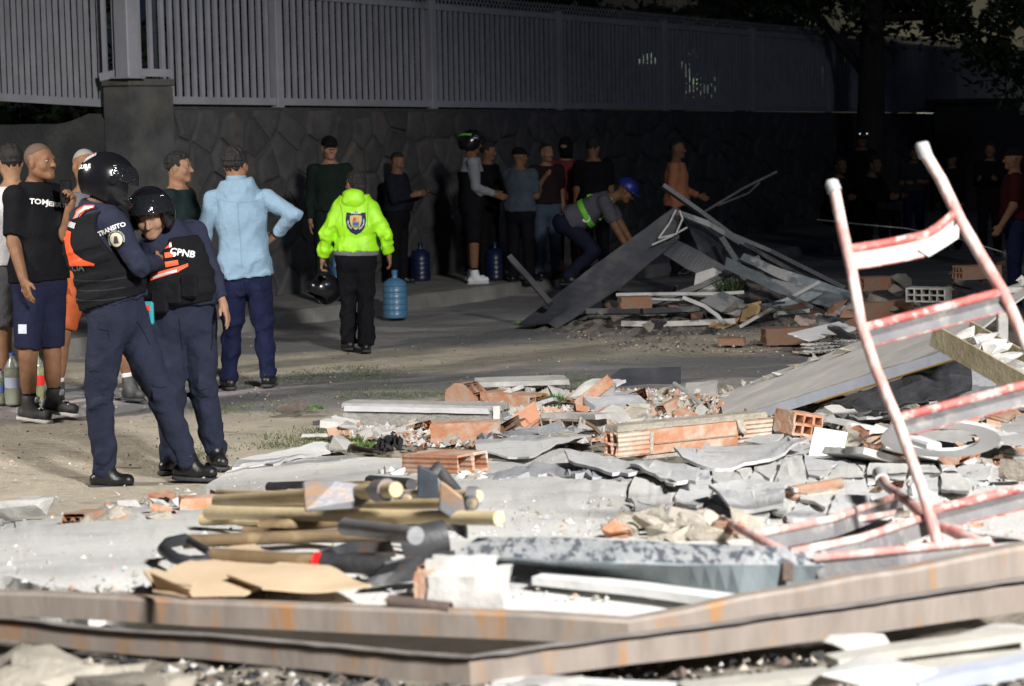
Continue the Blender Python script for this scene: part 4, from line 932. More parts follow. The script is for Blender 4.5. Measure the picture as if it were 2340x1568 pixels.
for pts in ([(318, 735), (332, 765), (343, 788)], [(238, 752), (262, 757), (262, 775)], [(230, 905), (240, 900), (252, 903)], [(236, 925), (246, 921), (256, 925)], [(350, 880), (366, 886), (384, 884)], [(215, 850), (228, 846), (240, 850)]): line(P1, P1['pants'], P1['pants'], 'crease', pts, Y1, .9, M_seam)
for pts in ([(488, 745), (487, 775), (485, 800)], [(418, 728), (420, 760), (421, 800)], [(448, 885), (462, 892), (478, 888)], [(450, 902), (464, 908), (478, 905)], [(380, 895), (392, 900), (404, 897)]): line(P2, P2['pants'], P2['pants'], 'crease', pts, Y2, .9, M_seam)
for py in (640, 662, 684): line(P1, v1, v1, 'webbing', [(165, py), (210, py+5), (255, py+4), (300, py-4)], Y1, 1.6, mat('webbing_black', (.02, .02, .023), spec=.2))
line(P5, P5['top'], P5['top'], 'armhole_seam', [(779, 466), (784, 490), (786, 520)], Y5, .9, mat('lime_seam', (.2, .45, .01))); line(P5, P5['top'], P5['top'], 'armhole_seam', [(843, 466), (842, 490), (842, 520)], Y5, .9, MATS['lime_seam'])
for S_ in 'LR':   # light tongues and laces on the trainers
    an, to = P3['j']['an'+S_], P3['j']['toe'+S_]; f2 = (to-an); f2.z = 0; f2.normalize(); rz_ = math.atan2(f2.y, f2.x)-math.pi/2
    o = link('shoe_tongue', box_me((.05, .02, .085), .008), mat('tongue_grey', (.34, .34, .36)), P3['root'], an+f2*.045+Vector((0, 0, .02)), (R_T, 0, rz_)) if False else link('shoe_tongue', box_me((.052, .02, .085), .008), mat('tongue_grey', (.34, .34, .36)), P3['root'], an+f2*.047+Vector((0, 0, .015)), (math.radians(-22), 0, rz_))
    for q in range(4): link('lace', box_me((.05, .01, .008), .002), M_ink if q % 2 else BLK, P3['root'], an+f2*(.062+.017*q)+Vector((0, 0, -.012-.011*q)), (math.radians(-35), 0, rz_))
    link('heel_panel', box_me((.075, .02, .045), .008), mat('tongue_grey', (.34, .34, .36)), P3['root'], an-f2*.078+Vector((0, 0, -.038)), (0, 0, rz_))
# ------------------------------------------------------------------ bystanders
def by(label, px, feet, topy, heading, z=0.0, Hh=None, **kw):
    st = {q: kw.pop(q) for q in ('armR', 'armL', 'legR', 'legL', 'lean', 'twist', 'w_', 'headoff', 'toe') if q in kw}
    g_ = G(px, feet, z); Hh = Hh or (W(px, topy, g_.y).z-z)*1.0
    a = math.radians(heading); J = stand((g_.x, g_.y, z), Hh, a, **st)
    kw.setdefault('detail', False); kw.setdefault('res', .014); kw.setdefault('wr', .018); kw.setdefault('shoes', LEATHER); kw.setdefault('pants', BLK); kw.setdefault('top', BLK)
    return person(label, J, Hh, kw.pop('head', (0, 0, 0)), (g_.x, g_.y, z), a, **kw)
R_ = math.radians
SW = .13
hold = dict(armR=((.10, .25, -1), (-.25, .9, .25)), armL=((.10, .25, -1), (-.25, .9, .25)))
by('man in a white t-shirt half hidden behind the man with the phone', 48, 905, 342, 120, hair='short', top=CL('white_tee', (.5, .5, .52)), sleeve=.4, top_len=.05, pants=CL('grey_shorts', (.10, .10, .11)), pant_len=.5, shoes=mat('white_sneaker', (.55, .55, .56), (.2, .2, .22), 20, .6), sock=CL('purple', (.05, .03, .16)), res=.012)
by('grey-haired man in grey shirt and orange shorts behind the left officer', 215, 918, 346, -60, hair='crop', hair_mat=mat('grey_hair', (.22, .21, .2)), top=CL('grey_shirt', (.11, .11, .12)), sleeve=.4, top_len=.04, pants=mat('orange_shorts', (.36, .075, .015), (.29, .055, .012), 8, .8), pant_len=.46, shoes=mat('dark_sneaker', (.03, .03, .032), (.06, .06, .06), 20, .6), sock=CL('white_sock', (.6, .6, .6)), legR=((.28, -.05, -1), (.1, -.1, -1)), legL=((.3, .05, -1), (.1, .1, -1)), res=.012, skin=BRN)
by('stocky man in dark green jacket looking right beside the blue shirt', 420, 860, 358, -15, hair='short', top=CL('dark_green_jacket', (.012, .022, .022)), sleeve=.97, girth=1.12, belly=.03, fat=1.12, detail=True, head=(R_(6), 0, 0), pants=NAVYP, res=.012, legR=((.05, 0, -1), (.02, 0, -1)), toe=(.1, .1))
by('man in dark uniform and cap facing us by the wall', 762, 690, 320, -80, SW, hair='cap', hair_mat=BLK, top=CL('dark_green_uniform', (.010, .018, .014)), sleeve=.97, pants=CL('dark_green_uniform', (.010, .018, .014)), armR=((.14, .02, -1), (.05, .2, -1)), girth=1.05, head=(R_(10), R_(-6), 0))
by('heavy man in dark clothes looking down at a phone by the wall', 912, 650, 354, -25, SW, hair='crop', top=CL('dark_navy_sweater', (.012, .013, .02)), sleeve=.97, girth=1.12, belly=.03, head=(0, R_(-28), 0), skin=BRN, **hold)
P = by('motorcyclist in green-marked helmet, grey hoodie, shorts and white trainers', 1082, 647, 326, 8, SW, Hh=1.66, hair='short', top=CL('light_grey_sweat', (.24, .25, .27)), sleeve=.97, pants=BLK, pant_len=.52, shoes=mat('white_trainer', (.72, .73, .74), (.62, .63, .64), 12, .6), sole=mat('sole_white', (.5, .49, .46)), sock=BLK, head=(0, R_(-10), 0), skin=BRN, armR=((.08, .1, -1), (-.1, .85, -.3)), armL=((.08, .1, -1), (-.1, .85, -.3)))
h_ = put_helmet(P, 'open', .98); link('green_flash', np_mesh([sdf_geo(lambda p: np.maximum(np.maximum(np.abs(ell(p, (0, -.012, .018), (.125, .15, .135)))-.006, np.abs(p[:, 2]-.05-.3*p[:, 0])-.014), p[:, 1]+.03), np.array([-.15, -.18, -.05]), np.array([.15, .0, .16]), .008)]), mat('green_flash', (.12, .5, .06), rough=.4), h_)
bv_ = link('body_warmer', np_mesh([sdf_geo(lambda p: np.maximum(np.maximum(loft(p, P['spine'][:4], [(a+.04, b+.04) for a, b in P['prof'][:4]], P['lat'][:4]), (p-A3(P['j']['chest']))@A3(P['d_up'])-.02), -(p-A3(P['j']['pelvis']))@A3(P['d_up'])-.14), np.array(tuple(P['j']['pelvis']))-.3, np.array(tuple(P['j']['chest']))+.3, .016)]), BLK, P['root'])
by('dark clothed person beside the motorcyclist at the wall', 1118, 638, 330, -30, SW, hair='full', top=BLK, sleeve=.97, skin=BRN, head=(R_(15), R_(-8), 0), **hold)
by('man in black cap and slate grey t-shirt, back turned', 1192, 644, 344, 62, SW, hair='cap', hair_mat=BLK, top=CL('slate_tee', (.065, .08, .105)), sleeve=.42, top_len=.05, girth=1.1, head=(R_(-35), 0, 0), skin=BRN, **hold)
by('man with red collar and faded jeans in the group by the wall', 1252, 636, 334, -70, SW, hair='crop', top=CL('black_red', (.02, .012, .014)), sleeve=.42, pants=CL('faded_jeans', (.06, .085, .12)), skin=TAN, head=(R_(20), R_(-5), 0), armR=((.1, .3, -1), (-.3, .6, .7)))
by('person in balaclava and red and grey shirt in the group by the wall', 1298, 632, 320, -100, SW, hair='mask', hair_mat=BLK, top=CL('red_grey', (.16, .03, .03)), sleeve=.97, pants=CL('dark_red_trousers', (.06, .012, .014)), head=(R_(-10), 0, 0))
by('man in black t-shirt, back turned, right of the balaclava', 1360, 636, 322, 95, SW, hair='full', top=BLK, sleeve=.42, top_len=.04, girth=1.12, head=(R_(-25), R_(-15), 0), skin=BRN)
# bending rescue worker
g_ = G(1300, 654, SW); HQ = 1.70; a_ = R_(-8)
JQ = stand((g_.x, g_.y, SW), HQ, a_, lean=(0, 1.0, .5), legR=((.12, .95, -1), (.02, -1.1, -1)), legL=((.12, .85, -1), (.02, -1.0, -1)), armR=((.05, .45, -1), (0, .55, -1)), armL=((.05, .55, -1), (0, .6, -1)), headoff=(0, .07, -.05))
M_hv = mat('hi_vis_green', (.16, .55, .04), (.13, .46, .03), 8, .6)
PQ = person('rescue worker in blue hard hat and green vest bending over the debris', JQ, HQ, (0, R_(-38), 0), (g_.x, g_.y, SW), a_, BRN, 1.05, .02, 'hardhat', mat('blue_helmet', (.010, .02, .17), rough=.4), CL('grey_work_shirt', (.09, .09, .11)), .42, .02, CL('dark_blue_work', (.012, .014, .03)), 1.0, LEATHER, None, .012, False, wr=.018, hands=((.9, 0), (.9, 0)), seed=6)
for t0, nm in ((0.62, 'vest_band'),):
    c_ = PQ['j']['pelvis'].lerp(PQ['j']['chest'], t0); up_ = A3(PQ['d_up'])
    link(nm, np_mesh([sdf_geo(lambda p: np.maximum(loft(p, PQ['spine'], [(x+.032, y+.032) for x, y in PQ['prof']], PQ['lat']), np.abs((p-A3(c_))@up_)-.032), np.array(tuple(c_))-.3, np.array(tuple(c_))+.3, .01)]), M_hv, PQ['root'])
for S_ in 'RL':
    s0 = PQ['j']['sh'+S_]*.55+PQ['j']['neck']*.45; dn = PQ['d_up']
    pts = []
    for t in range(13):
        an = math.pi*t/12; f3 = PQ['lat'][3].cross(dn).normalized(); pts.append(s0+f3*.135*math.cos(an)-dn*.17*abs(math.cos(an))+dn*(.05*math.sin(an)))
    bm = bmesh.new(); sweep(bm, pts, rect(.045, .008), ups=[PQ['lat'][3]]*13); link('vest_strap', bm_mesh(bm), M_hv, PQ['root'])
disc = link('reflective_badge', lathe_me([(.001, 0), (.045, 0), (.045, .01), (.001, .012)], 16), mat('white_disc', (.85, .85, .88), rough=.3), PQ['root'], PQ['j']['pelvis'].lerp(PQ['j']['chest'], .62)+Vector((.17*PQ['g'], .02, -.06))); disc.rotation_euler = (0, R_(90), 0)
by('man in salmon orange shirt with a belt standing behind the debris', 1548, 632, 326, -12, SW, hair='crop', top=mat('salmon_shirt', (.44, .17, .085), (.36, .14, .07), 8, .85), sleeve=.97, top_len=.06, girth=1.05, head=(R_(-5), 0, 0), skin=BRN, armR=((.1, -.1, -1), (.0, .25, -1)), armL=((.1, .15, -1), (-.15, .9, -.35)))
# far right, in the dark
P = by('dark figure with two small head lamps at the foot of the tree', 1968, 560, 306, -85, SW, hair='hardhat', hair_mat=M_gloss, top=BLK, sleeve=.97, girth=1.15, skin=BRN)
for s in (-1, 1):
    l_ = link('head_lamp', np_mesh([sdf_geo(lambda p: np.linalg.norm(p, axis=1)-.009, np.array([-.03]*3), np.array([.03]*3), .006)]), emis('head_lamp_led', (.8, .85, 1), 1.5), P['root']); l_.location = P['hd']+Vector((s*.05, .13, .075))
by('long-haired person in printed dark t-shirt with folded arms in the dark', 2088, 565, 340, -95, SW, hair='full', top=CL('dark_tee', (.03, .03, .035)), sleeve=.42, pants=CL('indigo_denim', (.011, .014, .042)), skin=BRN, armR=((.15, .1, -1), (-.9, .35, .1)), armL=((.15, .1, -1), (-.9, .4, .05)))
sit = dict(legR=((.15, 1, .05), (0, .05, -1)), legL=((.15, 1, .05), (0, .05, -1)), armR=((.1, .5, -.8), (-.2, .9, .1)), armL=((.1, .5, -.8), (-.2, .9, .1)), lean=(0, .25, 1))
by('person sitting hunched in the dark left of the folded arms figure', 1948, 572, 440, -60, SW, Hh=1.65, hair='short', skin=BRN, **sit)
by('person sitting in the dark with knees up near the ladder', 2035, 575, 440, -45, SW, Hh=1.68, hair='full', skin=BRN, **sit)
by('dark figure standing between the ladder rails in the shade', 2175, 570, 352, -120, SW, hair='cap', hair_mat=BLK, skin=BRN)
by('dark figure behind the right ladder rail near the picture edge', 2262, 585, 330, -110, SW, hair='full', skin=BRN, **hold)
by('man with red sleeve and blue jeans at the right edge', 2318, 700, 345, 170, 0, hair='cap', hair_mat=BLK, top=CL('red_navy', (.035, .005, .006)), sleeve=.45, pants=CL('indigo_denim2', (.010, .013, .04)), girth=1.1, skin=BRN, armL=((.25, .1, -1), (.1, .5, -.8)))
# ------------------------------------------------------------------ bottles and water jugs
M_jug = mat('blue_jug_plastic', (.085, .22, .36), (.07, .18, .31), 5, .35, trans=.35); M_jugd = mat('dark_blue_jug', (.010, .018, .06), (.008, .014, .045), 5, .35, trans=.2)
def jug(loc, h, m, label):
    t = empty('water_jug', loc, 0, label, 'water jug', 'large blue water jugs'); s = h/.5
    prof = [(.115, 0), (.132, .012)]
    for i in range(5): z = .03+i*.065; prof += [(.134, z), (.134, z+.045), (.127, z+.052), (.127, z+.06)]
    prof += [(.134, .36), (.118, .395), (.075, .425), (.034, .44), (.030, .455), (.030, .49)]
    link('bottle', lathe_me([(r*s, z*s) for r, z in prof], 24), m, t); link('cap', lathe_me([(.033*s, .488*s), (.034*s, .5*s), (.034*s, .52*s), (.02*s, .525*s)], 16), m, t)
    return t
g_ = G(904, 727); jug(g_, (W(904, 622, g_.y).z), M_jug, 'light blue water jug standing on the kerb right of the woman in lime')
g_ = G(962, 642, SW); jug(g_, .42, M_jugd, 'dark blue water jug in the shade by the wall'); g_ = G(768, 703, 0); jug(g_, .50, M_jug, 'blue water jug half hidden behind the carried helmet')
g_ = G(1132, 640, SW); jug(g_, .42, M_jugd, 'dark blue water jug at the feet of the motorcyclist group')
M_pet = mat('clear_pet', (.75, .8, .72), rough=.12, trans=.85, ior=1.3); M_juice = mat('yellow_drink', (.62, .58, .16), rough=.2, trans=.5, ior=1.33); M_oil = mat('pale_drink', (.55, .56, .36), rough=.2, trans=.5, ior=1.33)
def bottle(px, py, h, r, label, liquid, lab_c, cap_c):
    g_ = G(px, py); t = empty('plastic_bottle', g_, 0, label, 'bottle', 'plastic bottles behind the bare legs')
    P_ = [(.8, 0), (1, .02), (1, .30), (.94, .33), (.94, .55), (1, .58), (1, .68), (.75, .80), (.3, .92), (.27, .97)]
    link('shell', lathe_me([(a*r, b*h) for a, b in P_], 20), M_pet, t); link('drink', lathe_me([(a*r*.93, b*h*.86+.004) for a, b in P_[:8]], 20), liquid, t)
    link('label_band', lathe_me([(r*.965, .34*h), (r*.965, .54*h)], 20, False), lab_c, t); link('cap', lathe_me([(.31*r, .955*h), (.31*r, 1.0*h), (.2*r, 1.005*h)], 14), cap_c, t); return t
bottle(88, 918, .36, .052, 'clear bottle of yellow drink with red label and green cap', M_juice, mat('red_label', (.65, .03, .02), rough=.4), mat('green_cap', (.03, .3, .07)))
bottle(32, 925, .37, .062, 'large clear ribbed bottle with pale label and blue handle', M_oil, mat('pale_label', (.35, .38, .5), rough=.4), mat('blue_cap', (.03, .12, .5)))
bottle(3, 922, .25, .045, 'small bottle with dark blue cap at the left edge', M_oil, mat('blue_label', (.1, .18, .5), rough=.4), mat('navy_cap', (.02, .03, .35)))
# ------------------------------------------------------------------ rubble builders
def hollow_brick_me(L_, D_, H_, ny=2, nz=1, wall=.012, seed=0, cut=None, rough=.0015):
    """clay block: length along x, cells seen on the x ends"""
    R = random.Random(seed); ys = [0]; zs = [0]
    for i in range(ny): ys += [wall+i*(D_-wall)/ny, (i+1)*(D_-wall)/ny]
    ys = sorted(set([round(v, 5) for v in ys]+[D_])); zs = [0]
    for i in range(nz): zs += [wall+i*(H_-wall)/nz, (i+1)*(H_-wall)/nz]
    zs = sorted(set([round(v, 5) for v in zs]+[H_])); nX = 7; xsb = [L_*i/nX for i in range(nX+1)]
    bm = bmesh.new(); V = {}
    def v(i, j, k):
        if (i, j, k) not in V:
            e = (R.uniform(-.008, .008)) if i in (0, nX) else 0
            V[i, j, k] = bm.verts.new((xsb[i]+e+R.uniform(-rough, rough), ys[j]+R.uniform(-rough, rough), zs[k]+R.uniform(-rough, rough)))
        return V[i, j, k]
    sol = lambda j, k: 0 <= j < len(ys)-1 and 0 <= k < len(zs)-1 and (j % 2 == 0 or k % 2 == 0)
    for j in range(len(ys)-1):
        for k in range(len(zs)-1):
            if not sol(j, k): continue
            bm.faces.new((v(0, j, k), v(0, j, k+1), v(0, j+1, k+1), v(0, j+1, k))); bm.faces.new((v(nX, j, k), v(nX, j+1, k), v(nX, j+1, k+1), v(nX, j, k+1)))
            for i in range(nX):
                if not sol(j-1, k): bm.faces.new((v(i, j, k), v(i+1, j, k), v(i+1, j, k+1), v(i, j, k+1)))
                if not sol(j+1, k): bm.faces.new((v(i, j+1, k), v(i, j+1, k+1), v(i+1, j+1, k+1), v(i+1, j+1, k)))
                if not sol(j, k-1): bm.faces.new((v(i, j, k), v(i, j+1, k), v(i+1, j+1, k), v(i+1, j, k)))
                if not sol(j, k+1): bm.faces.new((v(i, j, k+1), v(i+1, j, k+1), v(i+1, j+1, k+1), v(i, j+1, k+1)))
    for c_, n_ in (cut or []):
        g = bmesh.ops.bisect_plane(bm, geom=bm.verts[:]+bm.edges[:]+bm.faces[:], plane_co=c_, plane_no=n_, clear_outer=True)
    return bm_mesh(bm)
def chunk_me(size, seed, n=16, sub=1, rough=.06, flat=.0):
    R = random.Random(seed); bm = bmesh.new()
    for _ in range(n):
        p = Vector((R.uniform(-1, 1), R.uniform(-1, 1), R.uniform(-1, 1)))
        if flat: p.z = math.copysign(abs(p.z)**flat, p.z)
        bm.verts.new((p.x*size[0]/2, p.y*size[1]/2, p.z*size[2]/2))
    h = bmesh.ops.convex_hull(bm, input=bm.verts[:]); bmesh.ops.delete(bm, geom=list({g for g in h['geom_unused']+h['geom_interior'] if isinstance(g, bmesh.types.BMVert)}), context='VERTS')
    for _ in range(sub):
        bmesh.ops.subdivide_edges(bm, edges=bm.edges[:], cuts=1); bmesh.ops.triangulate(bm, faces=bm.faces[:])
    m = max(size)
    for v in bm.verts: v.co += v.co.normalized()*m*rough*(mnoise.noise(v.co*(5/m)+Vector((seed, 0, 0)))+.6*mnoise.noise(v.co*(14/m)+Vector((0, seed, 0))))
    z = min(v.co.z for v in bm.verts)
    for v in bm.verts: v.co.z -= z
    return smooth_by_angle(bm_mesh(bm), 28)
def box_rough_me(s, seed, cuts=5, amp=.006, edge=.02):
    """broken block: box with chipped, uneven faces; origin at the lower front left corner"""
    bm = bmesh.new(); box(bm, (s[0]/2, s[1]/2, s[2]/2), s); m = max(s)
    for ax in range(3):
        n = max(1, min(14, int(s[ax]/.022)))
        if n > 1: bmesh.ops.subdivide_edges(bm, edges=[e for e in bm.edges if abs((e.verts[0].co-e.verts[1].co)[ax]) > s[ax]*.9], cuts=n-1, use_grid_fill=True)
    c = Vector(s)/2
    for v in bm.verts:
        q = v.co-c; k = sorted([abs(q[i])/(s[i]/2) for i in range(3)])
        e = max(0, k[1]-.93)/.07 if k[1] > .93 else 0
        d = amp*(mnoise.noise(v.co*45+Vector((seed, 0, 0)))+.8*mnoise.noise(v.co*18+Vector((0, seed, 0))))
        ch = max(0, mnoise.noise(v.co*26+Vector((0, 0, seed))))*edge*e
        v.co += q.normalized()*d-q.normalized()*ch
    return smooth_by_angle(bm_mesh(bm), 50)
def sub_poly(pts, div):
    me = poly_me(pts, div); vs = [v.co.copy() for v in me.vertices]; fs = [tuple(p.vertices) for p in me.polygons]; bpy.data.meshes.remove(me); return vs, fs
def jag(pts, step, amp, R):
    out = []
    for (x0, y0), (x1, y1) in zip(pts, pts[1:]+pts[:1]):
        n = max(1, int(math.hypot(x1-x0, y1-y0)/step))
        for i in range(n):
            t = i/n; out.append((lerp(x0, x1, t)+(R.uniform(-amp, amp) if i else 0), lerp(y0, y1, t)+(R.uniform(-amp, amp)*.5 if i else 0)))
    return out
def sheet_me(pxpts, lift, thick, div=26, zf=None, jagstep=0, jagamp=0, seed=0, surf=None, rough_edge=0):
    """sheet lying on the rubble surface with its outline given by picture positions"""
    R = random.Random(seed)
    if jagstep: pxpts = jag(pxpts, jagstep, jagamp, R)
    vs, fs = sub_poly([(x, -y) for x, y in pxpts], div); surf = surf or (lambda x, y: S(x, y))
    top = []
    for v in vs:
        p = surf(v.x, -v.y); z = lift+(zf(v.x, -v.y, p) if zf else 0); top.append(p+Vector((0, 0, z)))
    n = len(top); bot = [p-Vector((0, 0, thick)) for p in top]; cnt = {}
    for f in fs:
        for a, b in zip(f, f[1:]+f[:1]): cnt[(a, b)] = cnt.get((a, b), 0)+1
    F = list(fs)+[tuple(i+n for i in reversed(f)) for f in fs]
    for (a, b) in cnt:
        if (b, a) not in cnt: F.append((a, a+n, b+n, b))
    me = bpy.data.meshes.new('m'); c = sum(top, Vector())/n; me.from_pydata([tuple(p-c) for p in top+bot], [], F)
    bm = bmesh.new(); bm.from_mesh(me); bmesh.ops.recalc_face_normals(bm, faces=bm.faces[:])
    if rough_edge:
        for v in bm.verts:
            if any(len(e.link_faces) == 2 and e.calc_face_angle(0) > .8 for e in v.link_edges): v.co += Vector((R.uniform(-1, 1), R.uniform(-1, 1), R.uniform(-.4, .4)))*rough_edge
    bm.to_mesh(me); bm.free(); return smooth_by_angle(me, 40), c
def lay(name, pxpts, lift, thick, m, label, cat, **kw):
    grp = kw.pop('group', None); me, c = sheet_me(pxpts, lift, thick, **kw); return tag(link(name, me, m, None, c), label, cat, grp)
def onedge(px0, py0, px1, py1, hpx, surf=S):
    A = surf(px0, py0); B = surf(px1, py1); x = (B-A); L_ = x.length; x.normalize(); s = FPX/((A-Vector((0, 0, CAMH))).dot(fw)); h = hpx/s
    up = Vector((0, 0, 1)); y = up.cross(x).normalized(); z = x.cross(y)
    M = Matrix(((x.x, y.x, z.x, A.x), (x.y, y.y, z.y, A.y), (x.z, y.z, z.z, A.z), (0, 0, 0, 1))); return M, L_, h
def put(name, me, m, M, label=None, cat=None, parent=None, group=None):
    o = link(name, me, m, parent); o.matrix_world = M; return tag(o, label, cat, group)
def thing_at(name, M, label, cat, group=None):
    o = empty(name, (0, 0, 0), 0, label, cat, group); o.matrix_world = M; return o
G0 = lambda x, y: G(x, y, 0.0)
# ------------------------------------------------------------------ rubble bed and the fallen roof slab
bv_, bf_ = [], []; NX, NY = 110, 130
for j_ in range(NY+1):
    for i_ in range(NX+1):
        x = -4.2+9.4*i_/NX; y = 3.2+13*j_/NY; h = H(x, y)-.13
        if y < 5.9: h -= .06*min(1, (5.9-y)*3)
        h += .045*mnoise.noise((x*3, y*3, 0))+.03*mnoise.noise((x*9, y*9, 2)); e = interp(x, YE)-y
        if e < .4: h = min(h, -.06)
        bv_.append((x, y, h))
for j_ in range(NY):
    for i_ in range(NX): a = j_*(NX+1)+i_; bf_.append((a, a+1, a+NX+2, a+NX+1))
tag(link('rubble_bed', mesh(bv_, bf_), mat('rubble_dirt', (.17, .15, .12), (.26, .23, .19), 12, .95, .9, 40, c3=(.06, .055, .05), s3=5, t3=(.5, .65))), kind='structure')
slab_px = [(-120, 1200), (0, 1188), (60, 1182), (190, 1166), (300, 1150), (400, 1148), (470, 1110), (530, 1068), (620, 1052), (700, 1040), (760, 1040), (880, 1044), (1000, 1040), (1120, 1030), (1210, 1012), (1330, 1030), (1400, 1058), (1600, 1060), (1800, 1010), (2000, 960), (2200, 930), (2460, 900), (2460, 1212), (2340, 1232), (2100, 1280), (1997, 1300), (1700, 1358), (1430, 1411), (900, 1392), (600, 1380), (400, 1372), (345, 1370), (300, 1350), (235, 1338), (200, 1352), (150, 1338), (90, 1334), (40, 1318), (-120, 1300)]
def slab_z(x, y, p): return .02*mnoise.noise(p*.8)+.006*mnoise.noise(p*4)+.003*mnoise.noise(p*11)
lay('roof_slab', slab_px, .0, .10, M_slab, 'large pale fallen roof slab sloping across the foreground', 'slab', div=34, zf=slab_z, jagstep=30, jagamp=3, seed=2, rough_edge=.005)
# flat ground-level tongue of screed at the slab's far left edge
lay('screed_sheet', [(530, 1075), (560, 1052), (640, 1036), (735, 1022), (770, 1030), (700, 1050), (640, 1064)], .015, .018, M_memb, 'thin grey screed sheet lifting by the officers boots', 'sheet', div=20, zf=lambda x, y, p: .05*max(0, mnoise.noise(p*3)), jagstep=16, jagamp=3, seed=4)
# ------------------------------------------------------------------ torn roofing membrane
tm = empty('torn_membrane', S(1850, 1110), 0, 'crumpled torn grey roofing membrane in the middle of the rubble', 'membrane'); c0m = S(1850, 1110)
R = random.Random(12)
reg = lambda px, py: (1470 < px < 2250 and 1058+(.0 if px < 1600 else -(px-1600)*.14) < py < 1205-(max(0, px-2000)*.35))
cells = voronoi(900, 190, 8, 5, .48, R)
for q, c in enumerate(cells):
    cx = 1370+sum(p[0] for p in c)/len(c); cy = 1010+sum(p[1] for p in c)/len(c)
    if not reg(cx, cy): continue
    pts = [(1370+x, 1010+y) for x, y in inset(c, R.uniform(2, 6))]; ph = R.uniform(0, 6.28); am = R.uniform(.003, .011); base = R.uniform(.008, .022); rr = R.uniform(8, 16)
    dx, dy = math.cos(ph), math.sin(ph)
    me, c_ = sheet_me(pts, base, .012, div=16, zf=lambda x, y, p: am*1.6*((((x-cx)*dx/55+(y-cy)*dy/18))**2)*.35+am*.9*mnoise.noise(p*5)+slab_z(x, y, p), jagstep=rr, jagamp=4, seed=q, rough_edge=.003)
    link('membrane_piece', me, M_memb if R.random() < .45 else M_slab, tm, c_-c0m)
for q, (pts, cu) in enumerate([([(1540, 1060), (1700, 1035), (1800, 1020), (1850, 1040), (1760, 1075), (1650, 1090), (1560, 1085)], .04), ([(1770, 1000), (1790, 965), (1815, 950), (1808, 985), (1790, 1020), (1760, 1035), (1700, 1030)], .05), ([(1620, 1150), (1720, 1120), (1800, 1140), (1790, 1180), (1680, 1195)], .05), ([(1500, 1075), (1600, 1100), (1590, 1130), (1510, 1120), (1440, 1095)], .06), ([(1290, 1060), (1400, 1065), (1500, 1085), (1480, 1105), (1380, 1100), (1300, 1080)], .05)]):
    cx = sum(p[0] for p in pts)/len(pts); cy = sum(p[1] for p in pts)/len(pts)
    me, c_ = sheet_me(pts, .03+cu*.3, .014, div=18, zf=lambda x, y, p: cu*.5*mnoise.noise(p*2.5+Vector((q, 0, 0)))+cu*.35*(((x-cx)/90)**2), jagstep=18, jagamp=5, seed=50+q); link('membrane_flap', me, M_memb, tm, c_-c0m)
# broad grey sheets left of the membrane
lay('membrane_strip', [(1085, 1022), (1180, 1010), (1380, 985), (1372, 998), (1300, 1020), (1240, 1042), (1210, 1060), (1090, 1046)], .012, .01, M_memb, 'long dark grey membrane strip lying behind the single hollow brick', 'membrane', div=22, zf=lambda x, y, p: .02*mnoise.noise(p*3)+.02, jagstep=24, jagamp=4, seed=7)
lay('screed_ridge', [(1090, 1010), (1200, 985), (1370, 975), (1385, 990), (1300, 1000), (1180, 1012), (1110, 1020)], .04, .05, M_crack, 'cracked grey screed ridge behind the membrane strip', 'rubble', div=18, zf=lambda x, y, p: .04*mnoise.noise(p*6), jagstep=14, jagamp=4, seed=8)
lay('broken_edge', [(1090, 1090), (1240, 1070), (1400, 1062), (1560, 1085), (1640, 1100), (1560, 1112), (1440, 1106), (1250, 1092), (1120, 1100)], .01, .03, M_crack, 'crumbling screed edge along the roof slab right of the tools', 'rubble', div=16, zf=lambda x, y, p: .025*mnoise.noise(p*6)+.012*mnoise.noise(p*17)+.01, jagstep=20, jagamp=4, seed=9)
# ------------------------------------------------------------------ rusty beams across the front
def beam(name, pts, wid, hei, m, label, scale=None, seed=1):
    path = []
    for (a, b) in zip(pts, pts[1:]):
        pa, pb = W(*a), W(*b)
        for i in range(8): path.append(pa.lerp(pb, i/8))
    path.append(W(*pts[-1])); c = path[0].copy(); R = random.Random(seed)
    path = [p-c+Vector((0, 0, .004*R.uniform(-1, 1))) for p in path]; n = len(path)
    prof = [(-wid/2, -hei/2), (wid/2, -hei/2), (wid/2, -hei/2+.008), (wid/2, hei/2-.008), (wid/2-.006, hei/2), (-wid/2, hei/2)]
    sc = [interp(i/(n-1), scale) for i in range(n)] if scale else None
    bm = bmesh.new(); sweep(bm, path, prof, scale=sc); t = empty(name, c, 0, label, 'beam'); link('steel_tube', smooth_by_angle(bm_mesh(bm), 25), m, t); return t, path, c
t, pth, c_ = beam('steel_beam', [(-80, 1374, 5.62), (1435, 1441, 5.16), (2420, 1266, 5.58)], .04, .066, M_rust, 'upper bent rusty steel beam running across the foreground', [(0, .95), (.5, 1.0), (1, 1.32)], 1)
t2, pth2, c2 = beam('steel_beam', [(-80, 1430, 5.32), (1075, 1532, 4.83), (2420, 1350, 5.26)], .04, .058, M_rust, 'lower bent rusty steel beam nearest the camera', [(0, .85), (.45, 1.0), (1, 1.3)], 2)
